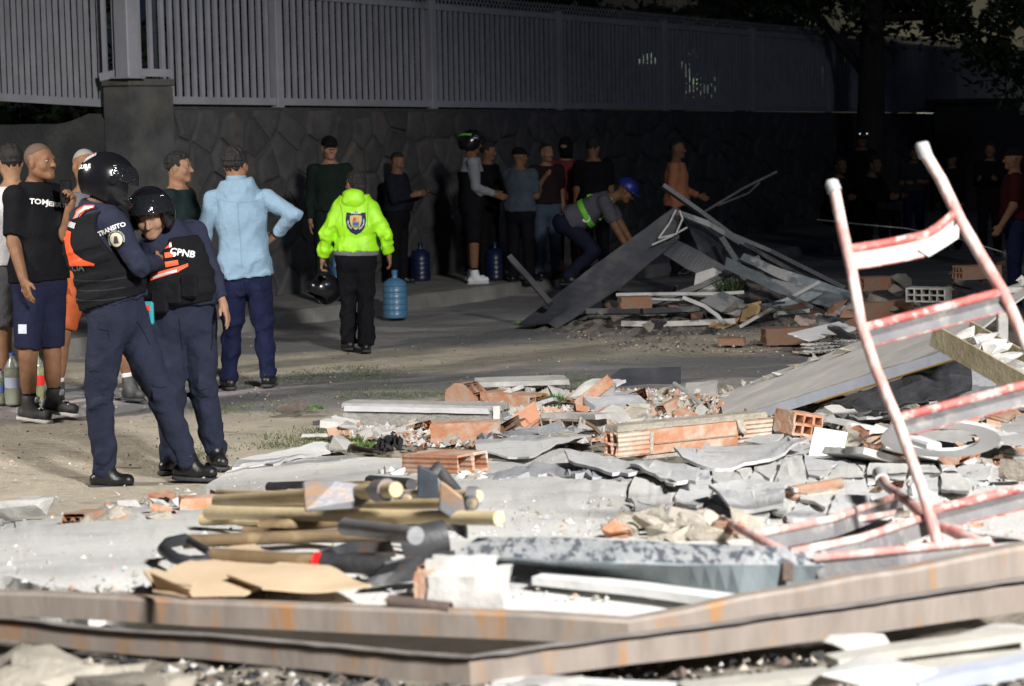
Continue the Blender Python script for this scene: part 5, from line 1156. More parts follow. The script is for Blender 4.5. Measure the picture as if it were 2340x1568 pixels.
for k, (f0, f1) in enumerate(((.0, .25), (.25, .47), (.47, .75), (.75, 1.0))):   # crumpled sealing tape along the lower beam's top edge
    i0, i1 = f0*(len(pth2)-1), f1*(len(pth2)-1); pts = []
    for q in range(19):
        u = lerp(i0, i1, q/18); i = min(int(u), len(pth2)-2); sc_ = interp(u/(len(pth2)-1), [(0, .85), (.45, 1), (1, 1.3)]); pts.append(pth2[i].lerp(pth2[i+1], u-i)+Vector((0, -.028*sc_, .033*sc_+.003+.004*mnoise.noise((q*.6, k*7, 0)))))
    bm = bmesh.new(); sweep(bm, pts, rect(.014, .004)); link('sealing_tape', bm_mesh(bm), mat('tape_grey', (.25, .23, .215), (.16, .145, .14), 12, .8), t2)
# ------------------------------------------------------------------ scraped sheet-metal channel and trim
ch_t = empty('sheet_channel', S(1085, 1250), 0, 'scraped blue-grey sheet metal channel behind the front beams', 'channel'); oc = S(1085, 1250)
TB = [S(1095, 1224, .07), S(1420, 1234, .085), S(1740, 1246, .085), S(2100, 1281, .03)]; TF = [S(1035, 1268, .06), S(1400, 1287, .08), S(1700, 1288, .08), S(2110, 1287, .028)]; BF = [S(1060, 1278, .02), S(1400, 1326, .004), S(1690, 1356, .004), S(2110, 1300, .0)]
def strip_me(rows, n, th, o, amp=0):
    vs = []; fs = []; m = len(rows)
    def at(r, t):
        k = t*(len(r)-1); i = min(int(k), len(r)-2); return r[i].lerp(r[i+1], k-i)
    for q in range(n+1):
        for r in rows: p = at(r, q/n); vs.append(p-o+Vector((0, 0, amp*mnoise.noise(p*5))))
    for q in range(n):
        for j_ in range(m-1): fs.append((q*m+j_, (q+1)*m+j_, (q+1)*m+j_+1, q*m+j_+1))
    bm = bmesh.new(); vv = [bm.verts.new(v) for v in vs]
    for f in fs: bm.faces.new([vv[i] for i in f])
    bmesh.ops.recalc_face_normals(bm, faces=bm.faces[:]); r = bmesh.ops.solidify(bm, geom=bm.faces[:], thickness=th); return bm_mesh(bm)
M_scr = mat('scraped_metal', (.42, .44, .46), (.56, .57, .58), 14, .45, .15, 40, stretch=(6, 1.4, 2), c3=(.13, .15, .18), s3=8, t3=(.5, .56), metal=.2)
M_bluem = mat('blue_grey_metal', (.26, .30, .32), (.19, .23, .25), 5, .5, .2, 30, stretch=(5, 1, 1), c3=(.33, .28, .23), s3=3, t3=(.55, .7), metal=.2)
mid = [p.lerp(q, .5)+Vector((0, 0, .004)) for p, q in zip(TB, TF)]
link('top_face', strip_me([TB, mid, TF], 30, .006, oc, .008), M_scr, ch_t); link('front_face', strip_me([[p-Vector((0, .004, .003)) for p in TF], BF], 30, .006, oc, .006), M_bluem, ch_t)
link('bracket', box_me((.03, .01, .05), .003), M_rustp, ch_t, S(1800, 1306, .05)-oc)
bm = bmesh.new(); a, b = S(1232, 1322, .02), S(1690, 1376, .02); sweep(bm, [Vector(), (b-a)*.5+Vector((0, 0, .004)), b-a], rect(.07, .022)); tag(link('white_trim', bm_mesh(bm), M_white, None, a), 'long white wooden trim below the sheet metal channel', 'trim')
# plaster block, pipe, cardboard
M, L_, h = onedge(965, 1398, 1142, 1402, 62)
t = thing_at('plaster_block', M, 'chunk of brick with thick white plaster lying on the slab by the front beam', 'block')
L_ = .19; link('plaster_coat', box_rough_me((L_, .15, .085), 3, amp=.008, edge=.035), M_plaster, t, (.012, 0, .006)); link('plaster_ledge', box_rough_me((L_*.9, .09, .035), 5, amp=.008, edge=.03), M_plaster, t, (.0, .04, .085)); link('brick_core', hollow_brick_me(.05, .15, .09, 2, 1, seed=3), M_clay, t, (-.022, .01, .008))
a = S(889, 1374, .03); b = S(1030, 1392, .02); d = (b-a).normalized(); x, z = frame_along(d); bm = bmesh.new(); r0 = [(a*0+x*.017*math.cos(q*.5236)+z*.017*math.sin(q*.5236)) for q in range(12)]
rings = [[bm.verts.new(p*s_+(b-a)*t_) for p in r0] for s_, t_ in ((.75, .35), (.75, 0), (1, 0), (1, 1))]
for ra, rb in zip(rings, rings[1:]):
    for q in range(12): bm.faces.new((ra[q], ra[(q+1) % 12], rb[(q+1) % 12], rb[q]))
tag(link('steel_pipe', smooth_by_angle(bm_mesh(bm), 40), M_rustp, None, a), 'short rusty pipe sticking out beside the white plaster block', 'pipe')
cb_ = empty('cardboard_sheet', S(560, 1330), 0, 'unfolded brown cardboard box lying in front of the tools', 'cardboard'); oc = S(560, 1330)
for nm, pts, lf, zf in (('panel', [(345, 1352), (470, 1300), (540, 1268), (562, 1264), (640, 1304), (700, 1318), (760, 1335), (640, 1352), (560, 1385), (420, 1385), (350, 1374)], .035, lambda x, y, p: .02*mnoise.noise(p*4)+.02*max(0, (y-1280)/-30 if y < 1280 else 0)), ('panel', [(640, 1322), (735, 1322), (770, 1340), (850, 1384), (600, 1388), (520, 1362)], .05, lambda x, y, p: .015*mnoise.noise(p*5)), ('flap', [(330, 1352), (356, 1345), (450, 1378), (440, 1386), (345, 1374)], .055, lambda x, y, p: .0)):
    me, c_ = sheet_me(pts, lf, .006, div=24, zf=zf, seed=3); link(nm, me, M_card, cb_, c_-oc)
q = [S(342, 1308, .09), S(428, 1346, .08), S(441, 1367, .05), S(356, 1342, .05)]; bm = bmesh.new(); vs = [bm.verts.new(p-oc) for p in q]; f = bm.faces.new(vs); bmesh.ops.solidify(bm, geom=bm.faces[:], thickness=.006); link('flap', bm_mesh(bm), M_card, cb_)
# ------------------------------------------------------------------ hand tools
def handle_me(a, b, r, o, taper=.85, bend=.0, n=9):
    pts = [a.lerp(b, t/n)-o+Vector((0, 0, bend*math.sin(math.pi*t/n))) for t in range(n+1)]; return tube_me(pts, r, 12, [1.08]+[lerp(1, taper, t/n) for t in range(1, n)]+[taper*1.02])
def tool(name, label, cat, a, b, r, m, taper=.85):
    t = empty(name, a, 0, label, cat); link('handle', handle_me(a, b, r, a, taper), m, t); return t
def plate(pts, th, o):
    bm = bmesh.new(); vs = [bm.verts.new(p-o) for p in pts]; bm.faces.new(vs); bmesh.ops.recalc_face_normals(bm, faces=bm.faces[:]); bmesh.ops.solidify(bm, geom=bm.faces[:], thickness=th)
    bmesh.ops.bevel(bm, geom=bm.edges[:], offset=th*.25, segments=1, affect='EDGES'); return bm_mesh(bm)
def T(px, py, l=.04): return S(px, py, l)
def vplate(pts, yb, th, o): return plate([W(x, y, yb) for x, y in pts], th, o)
a, b = T(498, 1146, .10), T(905, 1119, .20); t = tool('mattock', 'mattock with wide worn steel blade on top of the tool pile', 'mattock', a, b, .022, M_wood, 1.0); yb = T(760, 1165, .10).y-.44
link('blade', plate([W(692, 1098, yb+.04), W(770, 1097, yb+.05), W(842, 1108, yb+.06), W(845, 1140, yb+.03), W(825, 1158, yb), W(697, 1166, yb-.03)], .014, a), M_steel, t); link('eye_ring', tube_me([T(862, 1122, .19)-a, T(885, 1120, .195)-a], .033, 14), M_steel, t)
a, b = T(477, 1171, .085), T(1140, 1185, .13); t = tool('pickaxe', 'pickaxe with long pale handle and grey blade end at the right', 'pickaxe', a, b, .022, M_wood, .9); yb = T(1040, 1184, .12).y-.03
link('blade', vplate([(1004, 1098), (1020, 1108), (1058, 1138), (1068, 1202), (1040, 1190), (1003, 1166)], yb, .016, a), M_steel, t); link('spike', tube_me([W(1040, 1175, yb+.02)-a, W(1055, 1212, yb+.03)-a, W(1066, 1228, yb+.05)-a], .026, 8, [1, .7, .2]), M_iron, t)
a, b = T(462, 1187, .04), T(1000, 1184, .06); tool('mattock', 'mattock handle tucked just below the longest pale handle', 'mattock', a, b, .020, M_wood, .9)
a, b = T(594, 1204, .06), T(1010, 1178, .09); t = tool('hoe', 'brown handled hoe in the middle of the tool pile', 'hoe', a, b, .020, M_woodd); yb = b.y; link('blade', vplate([(1000, 1150), (1050, 1160), (1045, 1215), (1005, 1205)], yb, .012, a), M_iron, t)
a, b = T(660, 1130, .05), T(1092, 1134, .12); t = tool('pickaxe', 'pickaxe with upright dark blue-black head behind the pile', 'pickaxe', a, b, .020, M_wood, 1.0); yb = T(980, 1140, .1).y
link('blade', vplate([(955, 1060), (1000, 1082), (1004, 1142), (980, 1140), (953, 1135)], yb, .018, a), mat('blued_iron', (.045, .06, .08), (.03, .035, .045), 8, .45, .2), t); link('spike', tube_me([W(985, 1090, yb+.03)-a, W(1000, 1070, yb+.05)-a, W(1018, 1092, yb+.06)-a, W(1050, 1120, yb+.08)-a], .022, 8, [1, 1.1, .9, .4]), M_iron, t); link('eye_ring', tube_me([T(1070, 1134, .12)-a, T(1090, 1134, .12)-a], .032, 12), M_steel, t)
a, b = T(616, 1114, .03), T(950, 1104, .05); t = tool('sledgehammer', 'hammer with black rubber grip at the back of the tool pile', 'hammer', a, b, .017, M_woodd); link('grip', handle_me(T(616, 1114, .03), T(700, 1111, .035), .022, a, 1), M_tar, t); link('head', tube_me([T(845, 1100, .05)-a, T(940, 1108, .05)-a], .026, 8), M_iron, t)
a, b = T(790, 1204, .1), T(950, 1224, .14); t = tool('sledgehammer', 'sledgehammer with round dark iron head in the tool pile', 'sledgehammer', a, b, .024, M_steel, 1.0); link('head', tube_me([T(925, 1246, .07)-a, T(960, 1238, .08)-a, T(1020, 1226, .09)-a], .047, 10), M_iron, t)
a, b = T(420, 1238, .05), T(910, 1216, .07); t = tool('shovel', 'shovel with black plastic handle loop and brown shaft', 'shovel', a, b, .020, M_woodd)
Gp = [T(425, 1232, .06), T(385, 1240, .055), T(372, 1256, .045), T(400, 1276, .04), T(450, 1288, .03), T(490, 1278, .03)]; link('grip', tube_me([p-a for p in Gp], .017, 8), mat('black_plastic', (.022, .024, .028), (.035, .037, .042), 10, .45, .1), t); link('grip_bar', tube_me([T(425, 1230, .06)-a, T(480, 1264, .04)-a], .011, 8), M_tar, t)
def scoop(rows, o, th=.006): return smooth_by_angle(strip_me(rows, 16, th, o), 50)
link('blade', scoop([[T(730, 1262, .07), T(800, 1236, .09), T(890, 1240, .10)], [T(740, 1272, .05), T(810, 1262, .07), T(900, 1262, .07)], [T(760, 1280, .03), T(830, 1284, .03), T(905, 1272, .04)]], a), M_iron, t)
a, b = T(486, 1270, .04), T(850, 1292, .05); t = tool('shovel', 'shovel with red band, black socket and pointed dark blade', 'shovel', a, b, .022, M_woodd, 1.0); link('red_band', handle_me(a.lerp(b, .66), a.lerp(b, .71), .0255, a, 1), mat('red_tape2', (.70, .02, .02), rough=.4), t); link('socket', handle_me(a.lerp(b, .712), a.lerp(b, 1.1), .027, a, .9), M_tar, t)
link('blade', scoop([[T(880, 1290, .08), T(960, 1270, .09), T(1040, 1262, .1)], [T(850, 1318, .04), T(940, 1298, .06), T(1040, 1278, .07)], [T(826, 1340, .02), T(900, 1335, .02), T(1010, 1318, .03)]], a), M_iron, t)


for q, (a_, b_, la, lb_, m_, lb) in enumerate([((520, 1160), (1080, 1150), .06, .16, M_wood, 'thin pale tool handle lying between the two mattocks'), ((560, 1216), (980, 1232), .05, .05, M_woodd, 'thin brown tool handle in front of the sledgehammer'), ((500, 1128), (930, 1140), .05, .12, M_wood, 'grey-brown tool handle at the back of the pile')]):
    a, b = T(*a_, la), T(*b_, lb_); t = tool('tool_handle', lb, 'tool handle', a, b, .017, m_, .9); link('ferrule', handle_me(a.lerp(b, .95), b, .021, a, 1), M_iron, t)
# ------------------------------------------------------------------ standing stepladder half with red rails
YL0, YL1 = S(2152, 1262).y, 6.45
def LY(py): return lerp(YL0, YL1, max(0, min(1, (1270-py)/900)))
def LP(px, py): return W(px, py, LY(py))
lad = empty('ladder', LP(2152, 1268), 0, 'bent red and white painted steel ladder standing upright at the right', 'ladder'); ol = LP(2152, 1268)
rl = [(1907, 432), (1924, 520), (1945, 610), (1966, 735), (2000, 840), (2052, 965), (2108, 1120), (2152, 1272)]; rr = [(2110, 345), (2150, 410), (2195, 505), (2245, 590), (2292, 668), (2325, 740), (2362, 830), (2420, 980), (2480, 1180)]
link('rail', tube_me([LP(*p)-ol for p in rl], .0165, 12), M_redw, lad); link('rail', tube_me([LP(*p)-ol for p in rr], .0175, 12), M_redw, lad)
M_capg = mat('grey_rubber_cap', (.45, .46, .45), (.34, .35, .35), 12, .7, .2, 40)
for p, q in (((1908, 438), (1900, 418)), ((2116, 358), (2106, 330))): link('end_cap', tube_me([LP(*p)-ol, LP(*q)-ol, LP(q[0]-1, q[1]-5)-ol], .021, 12, [1, 1, .75]), M_capg, lad)
def rung(a, b, hpx, bent=False, m=M_tread):
    n = 10; A_, B_ = LP(*a), LP(*b); top = []; 
    for i in range(n+1):
        t = i/n; px = lerp(a[0], b[0], t); py = lerp(a[1], b[1], t)
        if bent: py += (16*math.sin(min(1, t/.75)*math.pi*.5)+0)*(1 if t < .76 else 1)-(38*((t-.72)/.28)**1.2 if t > .72 else 0)
        top.append((px, py))
    e = lambda t: 1
    bar = tube_me([LP(*p)-ol for p in top], .014, 8); r = link('rung', bar, M_red, lad)
    rows = [[LP(x, y+6)-Vector((0, .003, 0)) for x, y in top], [LP(x+5, y+hpx*.55)+Vector((0, .014, 0)) for x, y in top], [LP(x+9, y+hpx)+Vector((0, .006, 0)) for x, y in top]]
    link('tread', strip_me(rows, 20, .004, ol), m, r); link('tread_lip', tube_me([p-ol for p in rows[2]], .003, 6), M_red, r); return r
M_treadw = mat('whitened_tread', (.62, .60, .56), (.50, .48, .45), 7, .6, .2, 40, c3=(.42, .33, .25), s3=6, t3=(.58, .7))
r = rung((1938, 570), (2192, 500), 46, True, M_treadw); link('folded_plate', plate([LP(2108, 556), LP(2150, 540), LP(2180, 520), LP(2192, 500), LP(2190, 545), LP(2160, 565), LP(2122, 588), LP(2098, 572)], .004, ol), M_treadw, r)
rung((1966, 752), (2296, 666), 44); rung((2050, 956), (2375, 872), 44); rung((2118, 1170), (2440, 1090), 46)
# ------------------------------------------------------------------ second ladder lying on the slab
lad2 = empty('ladder', S(1900, 1230), 0, 'crushed red ladder lying flat on the slab at the right', 'ladder'); o2 = S(1900, 1230)
Q = lambda x, y, l=.05: S(x, y, l)-o2
link('rail', tube_me([Q(1650, 1186, .04), Q(1722, 1226, .07), Q(1800, 1265, .05), Q(1842, 1282, .03)], .013, 10), M_redw, lad2)
link('rail', tube_me([Q(2012, 1092, .10), Q(2030, 1115, .10), Q(2080, 1150, .09), Q(2120, 1188, .08), Q(2200, 1225, .05), Q(2262, 1248, .04)], .016, 10), M_redw, lad2)
link('end_cap', tube_me([Q(2016, 1098, .10), Q(2009, 1082, .10)], .025, 12), M_capg, lad2)
for a_, b_, c_ in (((1720, 1222), (1900, 1186), (2058, 1130)), ((1806, 1262), (1960, 1232), (2118, 1180)), ((1860, 1276), (2050, 1258), (2260, 1236))):
    pts = [Q(*a_, .07), Q(*b_, .09), Q(*c_, .09)]; r = link('rung', tube_me(pts, .012, 8), M_redw, lad2)
    rows = [[p+Vector((0, 0, .0)) for p in pts], [p+Vector((.01, -.01, -.05)) for p in pts]]; link('tread', strip_me([[p+o2 for p in row] for row in rows], 16, .004, o2), M_tread, r)
link('brace', tube_me([Q(1745, 1230, .05), Q(1900, 1200, .06), Q(2060, 1168, .06)], .010, 8), M_redw, lad2)
# ------------------------------------------------------------------ brickwork fragments
def brickblock(px0, py0, px1, py1, hpx, D_, label, ny=3, nz=2, m=None, cut=None, surf=S, rot=None, seed=1, group=None, name='hollow_brick'):
    M, L_, h = onedge(px0, py0, px1, py1, hpx, surf)
    if rot: M = M @ Matrix.Rotation(rot[0], 4, 'X') @ Matrix.Rotation(rot[1], 4, 'Y') @ Matrix.Rotation(rot[2], 4, 'Z')
    cc = [(Vector((c[0]*L_, c[1]*D_, c[2]*h)), Vector(n)) for c, n in (cut or [])]
    return put(name, hollow_brick_me(L_, D_, h, ny, nz, seed=seed, cut=cc), m or M_clayr, M, label, 'brick', None, group)
# big wall fragment: three blocks in mortar
M, L_, h = onedge(1412, 1052, 1762, 1014, 66); t = thing_at('brick_wall_fragment', M, 'large fallen fragment of orange hollow brick wall with mortar', 'wall fragment')
L0 = L_*.20; L1 = L_*.56; L2 = L_*.235; z_ = .012
for x0, ln, m_, sd in ((0, L0, M_clayr, 1), (L0+.014, L1, M_clay, 2), (L0+L1+.028, L2, mat('chalky_clay', (.55, .50, .42), (.56, .33, .22), 10, .9, .4, 40, wave=('Z', 14, .8)), 3)):
    link('brick', hollow_brick_me(ln, .10, h*.86, 2, 2, seed=sd), m_, t, (x0, 0, z_))
link('mortar_bed', box_rough_me((L_*.98, .095, .03), 4, amp=.006, edge=.02), M_mortar, t, (.005, .012, h*.86+z_+.002)); link('mortar_bed', box_rough_me((L_*.62, .09, .018), 8, amp=.006, edge=.02), M_mortar, t, (L0*.9, .006, -.012))
link('mortar_joint', box_rough_me((.02, .09, h*.8), 6, amp=.006), M_mortar, t, (L0-.002, -.006, z_)); link('mortar_joint', chunk_me((.07, .06, .08), 5), M_mortar, t, (L0+L1+.03, -.005, h*.45)); link('mortar_groove', box_me((L1*.96, .006, .006)), M_clayd, t, (L0+.014+L1/2, -.004, h*.45))
o = brickblock(921, 1082, 1046, 1086, 44, .20, 'single ribbed orange hollow brick standing on the slab behind the tools', 2, 1, seed=4)
put('hollow_brick', hollow_brick_me(.2, .17, .115, 3, 2, seed=5), M_clay, Matrix.Translation(S(1876, 1002, .02)) @ Matrix.Rotation(R_(112), 4, 'Z') @ Matrix.Rotation(R_(10), 4, 'X'), 'orange hollow brick with open cells right of the wall fragment', 'brick')
brickblock(1238, 988, 1345, 992, 34, .16, 'grey hollow brick showing four square cells to the left of the wall fragment', 1, 1, mat('cement_brick', (.42, .39, .35), (.34, .25, .19), 10, .9, .4, 40), seed=6)
o = bpy.context.scene.objects[-1] if False else None
M, L_, h = onedge(1240, 990, 1340, 994, 34); t = thing_at('hollow_brick', M @ Matrix.Translation((0, -.012, .0)), 'row of four dark brick cells facing the camera beside the membrane', 'brick')
bpy.data.objects.remove([q for q in COL.objects if q.get('label', '').startswith('grey hollow brick showing')][0])
me = hollow_brick_me(.16, L_, h, 4, 1, seed=6); o = link('brick_body', me, mat('cement_brick', (.42, .39, .35), (.34, .25, .19), 10, .9, .4, 40), t, (0, .16, 0)); o.rotation_euler = (0, 0, -math.pi/2); link('render_coat', box_rough_me((L_*1.25, .15, .03), 3, amp=.006, edge=.03), M_conc, t, (-.01, .01, h+.001))
# lintel with broken plaster
M, L_, h = onedge(782, 972, 1142, 980, 56); t = thing_at('concrete_lintel', M, 'long white rendered concrete lintel lying on the dirt', 'lintel')
link('core', box_rough_me((L_, .17, h*.72), 11, amp=.016, edge=.03), mat('rough_core', (.33, .32, .30), (.24, .23, .21), 16, .95, .9, 50), t); link('render_top', box_rough_me((L_*1.02, .19, h*.2), 12, amp=.007, edge=.03), mat('weathered_concrete', (.38, .37, .36), (.29, .285, .275), 8, .92, .5, 40, c3=(.22, .21, .2), s3=5, t3=(.56, .7)), t, (0, -.008, h*.725)); link('render_lip', box_rough_me((L_*.93, .012, h*.22), 13, amp=.012, edge=.05), mat('pale_grey_render', (.50, .51, .54), (.42, .42, .44), 8, .85, .3), t, (.02, -.02, h*.60)); link('render_end', box_rough_me((.045, .012, h*.85), 14, amp=.003), M_plaster, t, (L_*.965, -.02, h*.08))
brickblock(985, 1012, 1140, 1006, 42, .14, 'dusty red hollow brick with mortar patches below the lintel', 2, 2, M_clay, seed=7)
brickblock(1018, 918, 1092, 924, 44, .16, 'broken red brick with open cells on its top behind the lintel', 2, 2, M_clayd, seed=8, cut=[((.75, .5, .7), (.6, 0, .8)), ((.2, .5, .8), (-.5, .1, .8))])
brickblock(1098, 922, 1210, 932, 26, .2, 'flat broken brick under the concrete flag behind the lintel', 3, 1, M_clay, seed=9)
M, L_, h = onedge(1096, 905, 1250, 900, 18); put('concrete_flag', box_rough_me((L_*1.35, .32, .035), 21, amp=.006, edge=.04), M_conc, M @ Matrix.Translation((0, .05, .055)), 'flat concrete flag resting on broken brick behind the lintel', 'slab')
# round chunk with brick face
M, L_, h = onedge(1302, 934, 1402, 934, 62); t = thing_at('masonry_chunk', M, 'rounded concrete chunk with an orange brick set diagonally in it', 'rubble')
link('concrete', chunk_me((L_*1.05, .2, h*1.05), 31, 22, 1, .05), M_conc, t, (L_/2, .1, 0)); o = link('brick', hollow_brick_me(L_*.95, .06, h*.42, 1, 2, seed=31), M_clay, t, (L_*.28, -.035, -.004)); o.rotation_euler = (0, R_(-38), 0)
lay('dark_panel', [(1368, 880), (1420, 842), (1556, 838), (1556, 888), (1470, 888)], .0, .03, M_dsheet, 'dark grey flat panel propped behind the brick chunk', 'panel', div=60, surf=lambda x, y: W(x, y, G(1420, 888).y+.25-(888-y)*-.004), seed=2)
# ------------------------------------------------------------------ great tilted wall panel at the right
A_ = S(1655, 958); B_ = W(2196, 786, 11.6); C_ = W(2420, 612, 13.4); D_ = G(1640, 900)
pan = empty('tilted_panel', A_, 0, 'huge grey cladding panel tilted up against the rubble at the right', 'panel')
nrm = (B_-A_).cross(D_-A_).normalized()
if nrm.z < 0: nrm = -nrm
def quadslab(a, b, c, d, th, o, nx=20, ny=8, amp=.01):
    bm = bmesh.new(); top = [[bm.verts.new(a.lerp(b, i/nx).lerp(d.lerp(c, i/nx), j_/ny)-o+nrm*amp*mnoise.noise((i*.4, j_*.5, 1))) for i in range(nx+1)] for j_ in range(ny+1)]; bot = [[bm.verts.new(v.co-nrm*th) for v in r] for r in top]
    for j_ in range(ny):
        for i in range(nx): bm.faces.new((top[j_][i], top[j_][i+1], top[j_+1][i+1], top[j_+1][i])); bm.faces.new((bot[j_][i], bot[j_+1][i], bot[j_+1][i+1], bot[j_][i+1]))
    for i in range(nx): bm.faces.new((top[0][i], bot[0][i], bot[0][i+1], top[0][i+1])); bm.faces.new((top[ny][i], top[ny][i+1], bot[ny][i+1], bot[ny][i]))
    for j_ in range(ny): bm.faces.new((top[j_][0], top[j_+1][0], bot[j_+1][0], bot[j_][0])); bm.faces.new((top[j_][nx], bot[j_][nx], bot[j_+1][nx], top[j_+1][nx]))
    return bm_mesh(bm)
M_clad = mat('dusty_cladding', (.52, .50, .47), (.42, .41, .40), 4, .85, .3, 40, c3=(.60, .57, .52), s3=3, t3=(.55, .7)); M_edge = mat('blue_grey_edge', (.44, .47, .54), (.36, .39, .46), 5, .6, .15, 40)
link('face', quadslab(A_, B_, C_, D_, .012, A_), M_clad, pan)
e1_ = Vector((0, -.02, -.004)); link('edge_band', strip_me([[A_+e1_, B_+e1_], [A_+e1_+Vector((0, -.015, -.055)), B_+e1_+Vector((0, -.02, -.065))]], 24, .006, A_, .004), M_edge, pan)
link('trim_line', tube_me([A_.lerp(B_, t_)-A_+Vector((0, -.04, -.066)) for t_ in (.42, .7, 1)], .006, 6), mat('brass_trim', (.55, .36, .10), rough=.4, metal=.4), pan)
for q in range(26):   # rubble lying along the panel's upper edge
    t_ = rnd.random(); p = A_.lerp(B_, t_).lerp(D_.lerp(C_, t_), rnd.uniform(.72, 1.0)); tag(link('mortar_crumb', chunk_me((rnd.uniform(.05, .14), rnd.uniform(.05, .12), rnd.uniform(.03, .07)), 700+q, 10, 0), M_mortar if q % 3 else M_conc, None, p), 'small crumb of mortar lying on the tilted cladding panel', 'rubble', 'crumbs on the tilted panel')
# props beneath the panel
M, L_, h = onedge(2120, 912, 2280, 905, 82); put('screed_block', box_rough_me((L_, .35, h), 41, amp=.02, edge=.05), M_crack, M, 'thick block of cracked blue-grey screed below the tilted panel', 'rubble')
a, b = W(2172, 762, 9.6), W(2430, 905, 9.0); cht = empty('floor_channel', a, 0, 'steel channel caked with plaster lying over the screed block', 'channel')
bm = bmesh.new(); sweep(bm, [Vector(), (b-a)], [(-.11, -.05), (.11, -.05), (.11, .05), (.10, .05), (.10, -.04), (-.10, -.04), (-.10, .05), (-.11, .05)]); link('steel', bm_mesh(bm), mat('ochre_steel', (.30, .25, .15), (.42, .37, .25), 7, .7, .3), cht)
for q in range(9): link('plaster_lump', chunk_me((.17, .15, .07), 60+q, 12, 1), M_plaster, cht, (b-a)*(.12+.1*q)+Vector((rnd.uniform(-.03, .03), 0, .0)))
tag(link('support_post', box_me((.05, .05, .2), .005, (0, 0, .1)), M_conc, None, W(2290, 790, 10.6)), 'short pale post under the raised end of the tilted panel', 'post')
tag(link('gap_shade_sheet', quadslab(W(1900, 915, 12.2), W(2215, 805, 11.9), W(2215, 900, 11.6), W(1960, 940, 11.8), .01, W(1900, 915, 12.2), 14, 6, .06), M_tar, None, W(1900, 915, 12.2)), 'black sheet added as painted shade in the gap below the tilted panel', 'shade sheet')  # black sheet put in so the hollow under the panel reads as deep shade
brickblock(1875, 935, 1937, 938, 34, .12, 'broken orange brick lump by the dark gap under the panel', 2, 1, M_clay, seed=12, cut=[((.5, .5, .75), (.1, 0, 1))])
for q, (pts, lb) in enumerate([([(1880, 985), (1990, 920), (2050, 900), (2052, 912), (1990, 945), (1920, 985)], 'long torn grey board leaning by the dark gap'), ([(1940, 975), (2030, 950), (2080, 940), (2080, 965), (1980, 985)], 'second torn grey board below the dark gap'), ([(2090, 940), (2240, 905), (2340, 900), (2340, 930), (2200, 945)], 'dark cracked screed sheet in front of the screed block')]):
    lay('torn_board', pts, .06, .012, (M_memb, M_memb, M_crack)[q], lb, 'board', div=22, zf=lambda x, y, p: .05*mnoise.noise(p*3), jagstep=18, jagamp=4, seed=80+q)
# toilet seat
Cs = S(2160, 1006, .16); ts = empty('toilet_seat', Cs, R_(25), 'white toilet seat lying on the rubble behind the ladder', 'toilet seat'); bm = bmesh.new(); n = 40
for q in range(n+1): pass
ri = []; 
for q in range(n):
    a_ = 2*math.pi*q/n; ca, sa = math.cos(a_), math.sin(a_); ex = 1.18 if ca > 0 else 1.0
    ri.append([bm.verts.new((r_*ca*ex*1.1, r_*sa*.92, z)) for r_, z in ((.12, .0), (.12, .012), (.15, .022), (.185, .016), (.195, 0))])
for q in range(n):
    for w_ in range(5): bm.faces.new((ri[q][w_], ri[(q+1) % n][w_], ri[(q+1) % n][(w_+1) % 5], ri[q][(w_+1) % 5]))
o = link('ring', smooth_by_angle(bm_mesh(bm), 50), mat('white_plastic', (.76, .76, .77), rough=.35), ts); o.rotation_euler = (R_(30), R_(-6), R_(160)); link('hinge_bar', box_me((.06, .30, .03), .008), MATS['white_plastic'], ts, (-.16, -.05, .015), (0, 0, R_(-12)))
# white tile and various named pieces
tag(link('wall_tile', box_me((.15, .15, .009), .001), mat('glazed_tile', (.74, .74, .74), rough=.3), None, S(1892, 1018, .07), (R_(62), R_(8), R_(-18))), 'square white glazed tile propped among the rubble', 'tile')
# ------------------------------------------------------------------ dark heap of cladding, beams and bricks in the road
YH = G(1230, 750).y; YB = YH+1.2
heap = lambda name, rows, th, m, label, cat, amp=.01, n=16: (lambda o: tag(link(name, strip_me([[p for p in r] for r in rows], n, th, o, amp), m, None, o), label, cat))(rows[0][0])
def wp(pts, Y): return [W(x, y, Y+(z[0] if z else 0)) for x, y, *z in pts]
heap('folded_cladding', [wp([(1183, 742, .15), (1360, 605, .3), (1545, 470, .6)], YH), wp([(1252, 738, -.05), (1405, 640, .15), (1552, 512, .5)], YH), wp([(1272, 752, -.1), (1420, 655, .05), (1552, 545, .4)], YH)], .01, M_dsheet, 'long dark folded cladding sheet propped diagonally against the debris heap', 'cladding')
heap('folded_cladding', [wp([(1540, 545, .5), (1600, 575, .4), (1660, 610, .3)], YH), wp([(1500, 570, .45), (1570, 615, .35), (1630, 640, .3)], YH)], .01, M_dsheet, 'short dark sheet behind the top of the propped cladding', 'cladding')
heap('bent_sheet', [wp([(1545, 478, .6), (1600, 500, .7), (1650, 540, .8)], YH), wp([(1575, 520, .55), (1620, 560, .6), (1650, 590, .7)], YH), wp([(1610, 600, .5), (1640, 640, .5), (1660, 650, .6)], YH)], .008, M_black, 'black bent sheet standing at the top of the debris heap', 'sheet', .03)
heap('bent_sheet', [wp([(1548, 480, .4), (1620, 505, .5), (1690, 548, .6)], YH), wp([(1550, 492, .38), (1625, 520, .48), (1690, 560, .58)], YH)], .006, M_galv, 'thin grey flashing strip on top of the debris heap', 'sheet', .01)
M_slat = mat('dull_white_paint', (.40, .40, .39), (.31, .31, .30), 7, .7, .2, 40, c3=(.2, .19, .18), s3=8, t3=(.56, .72))
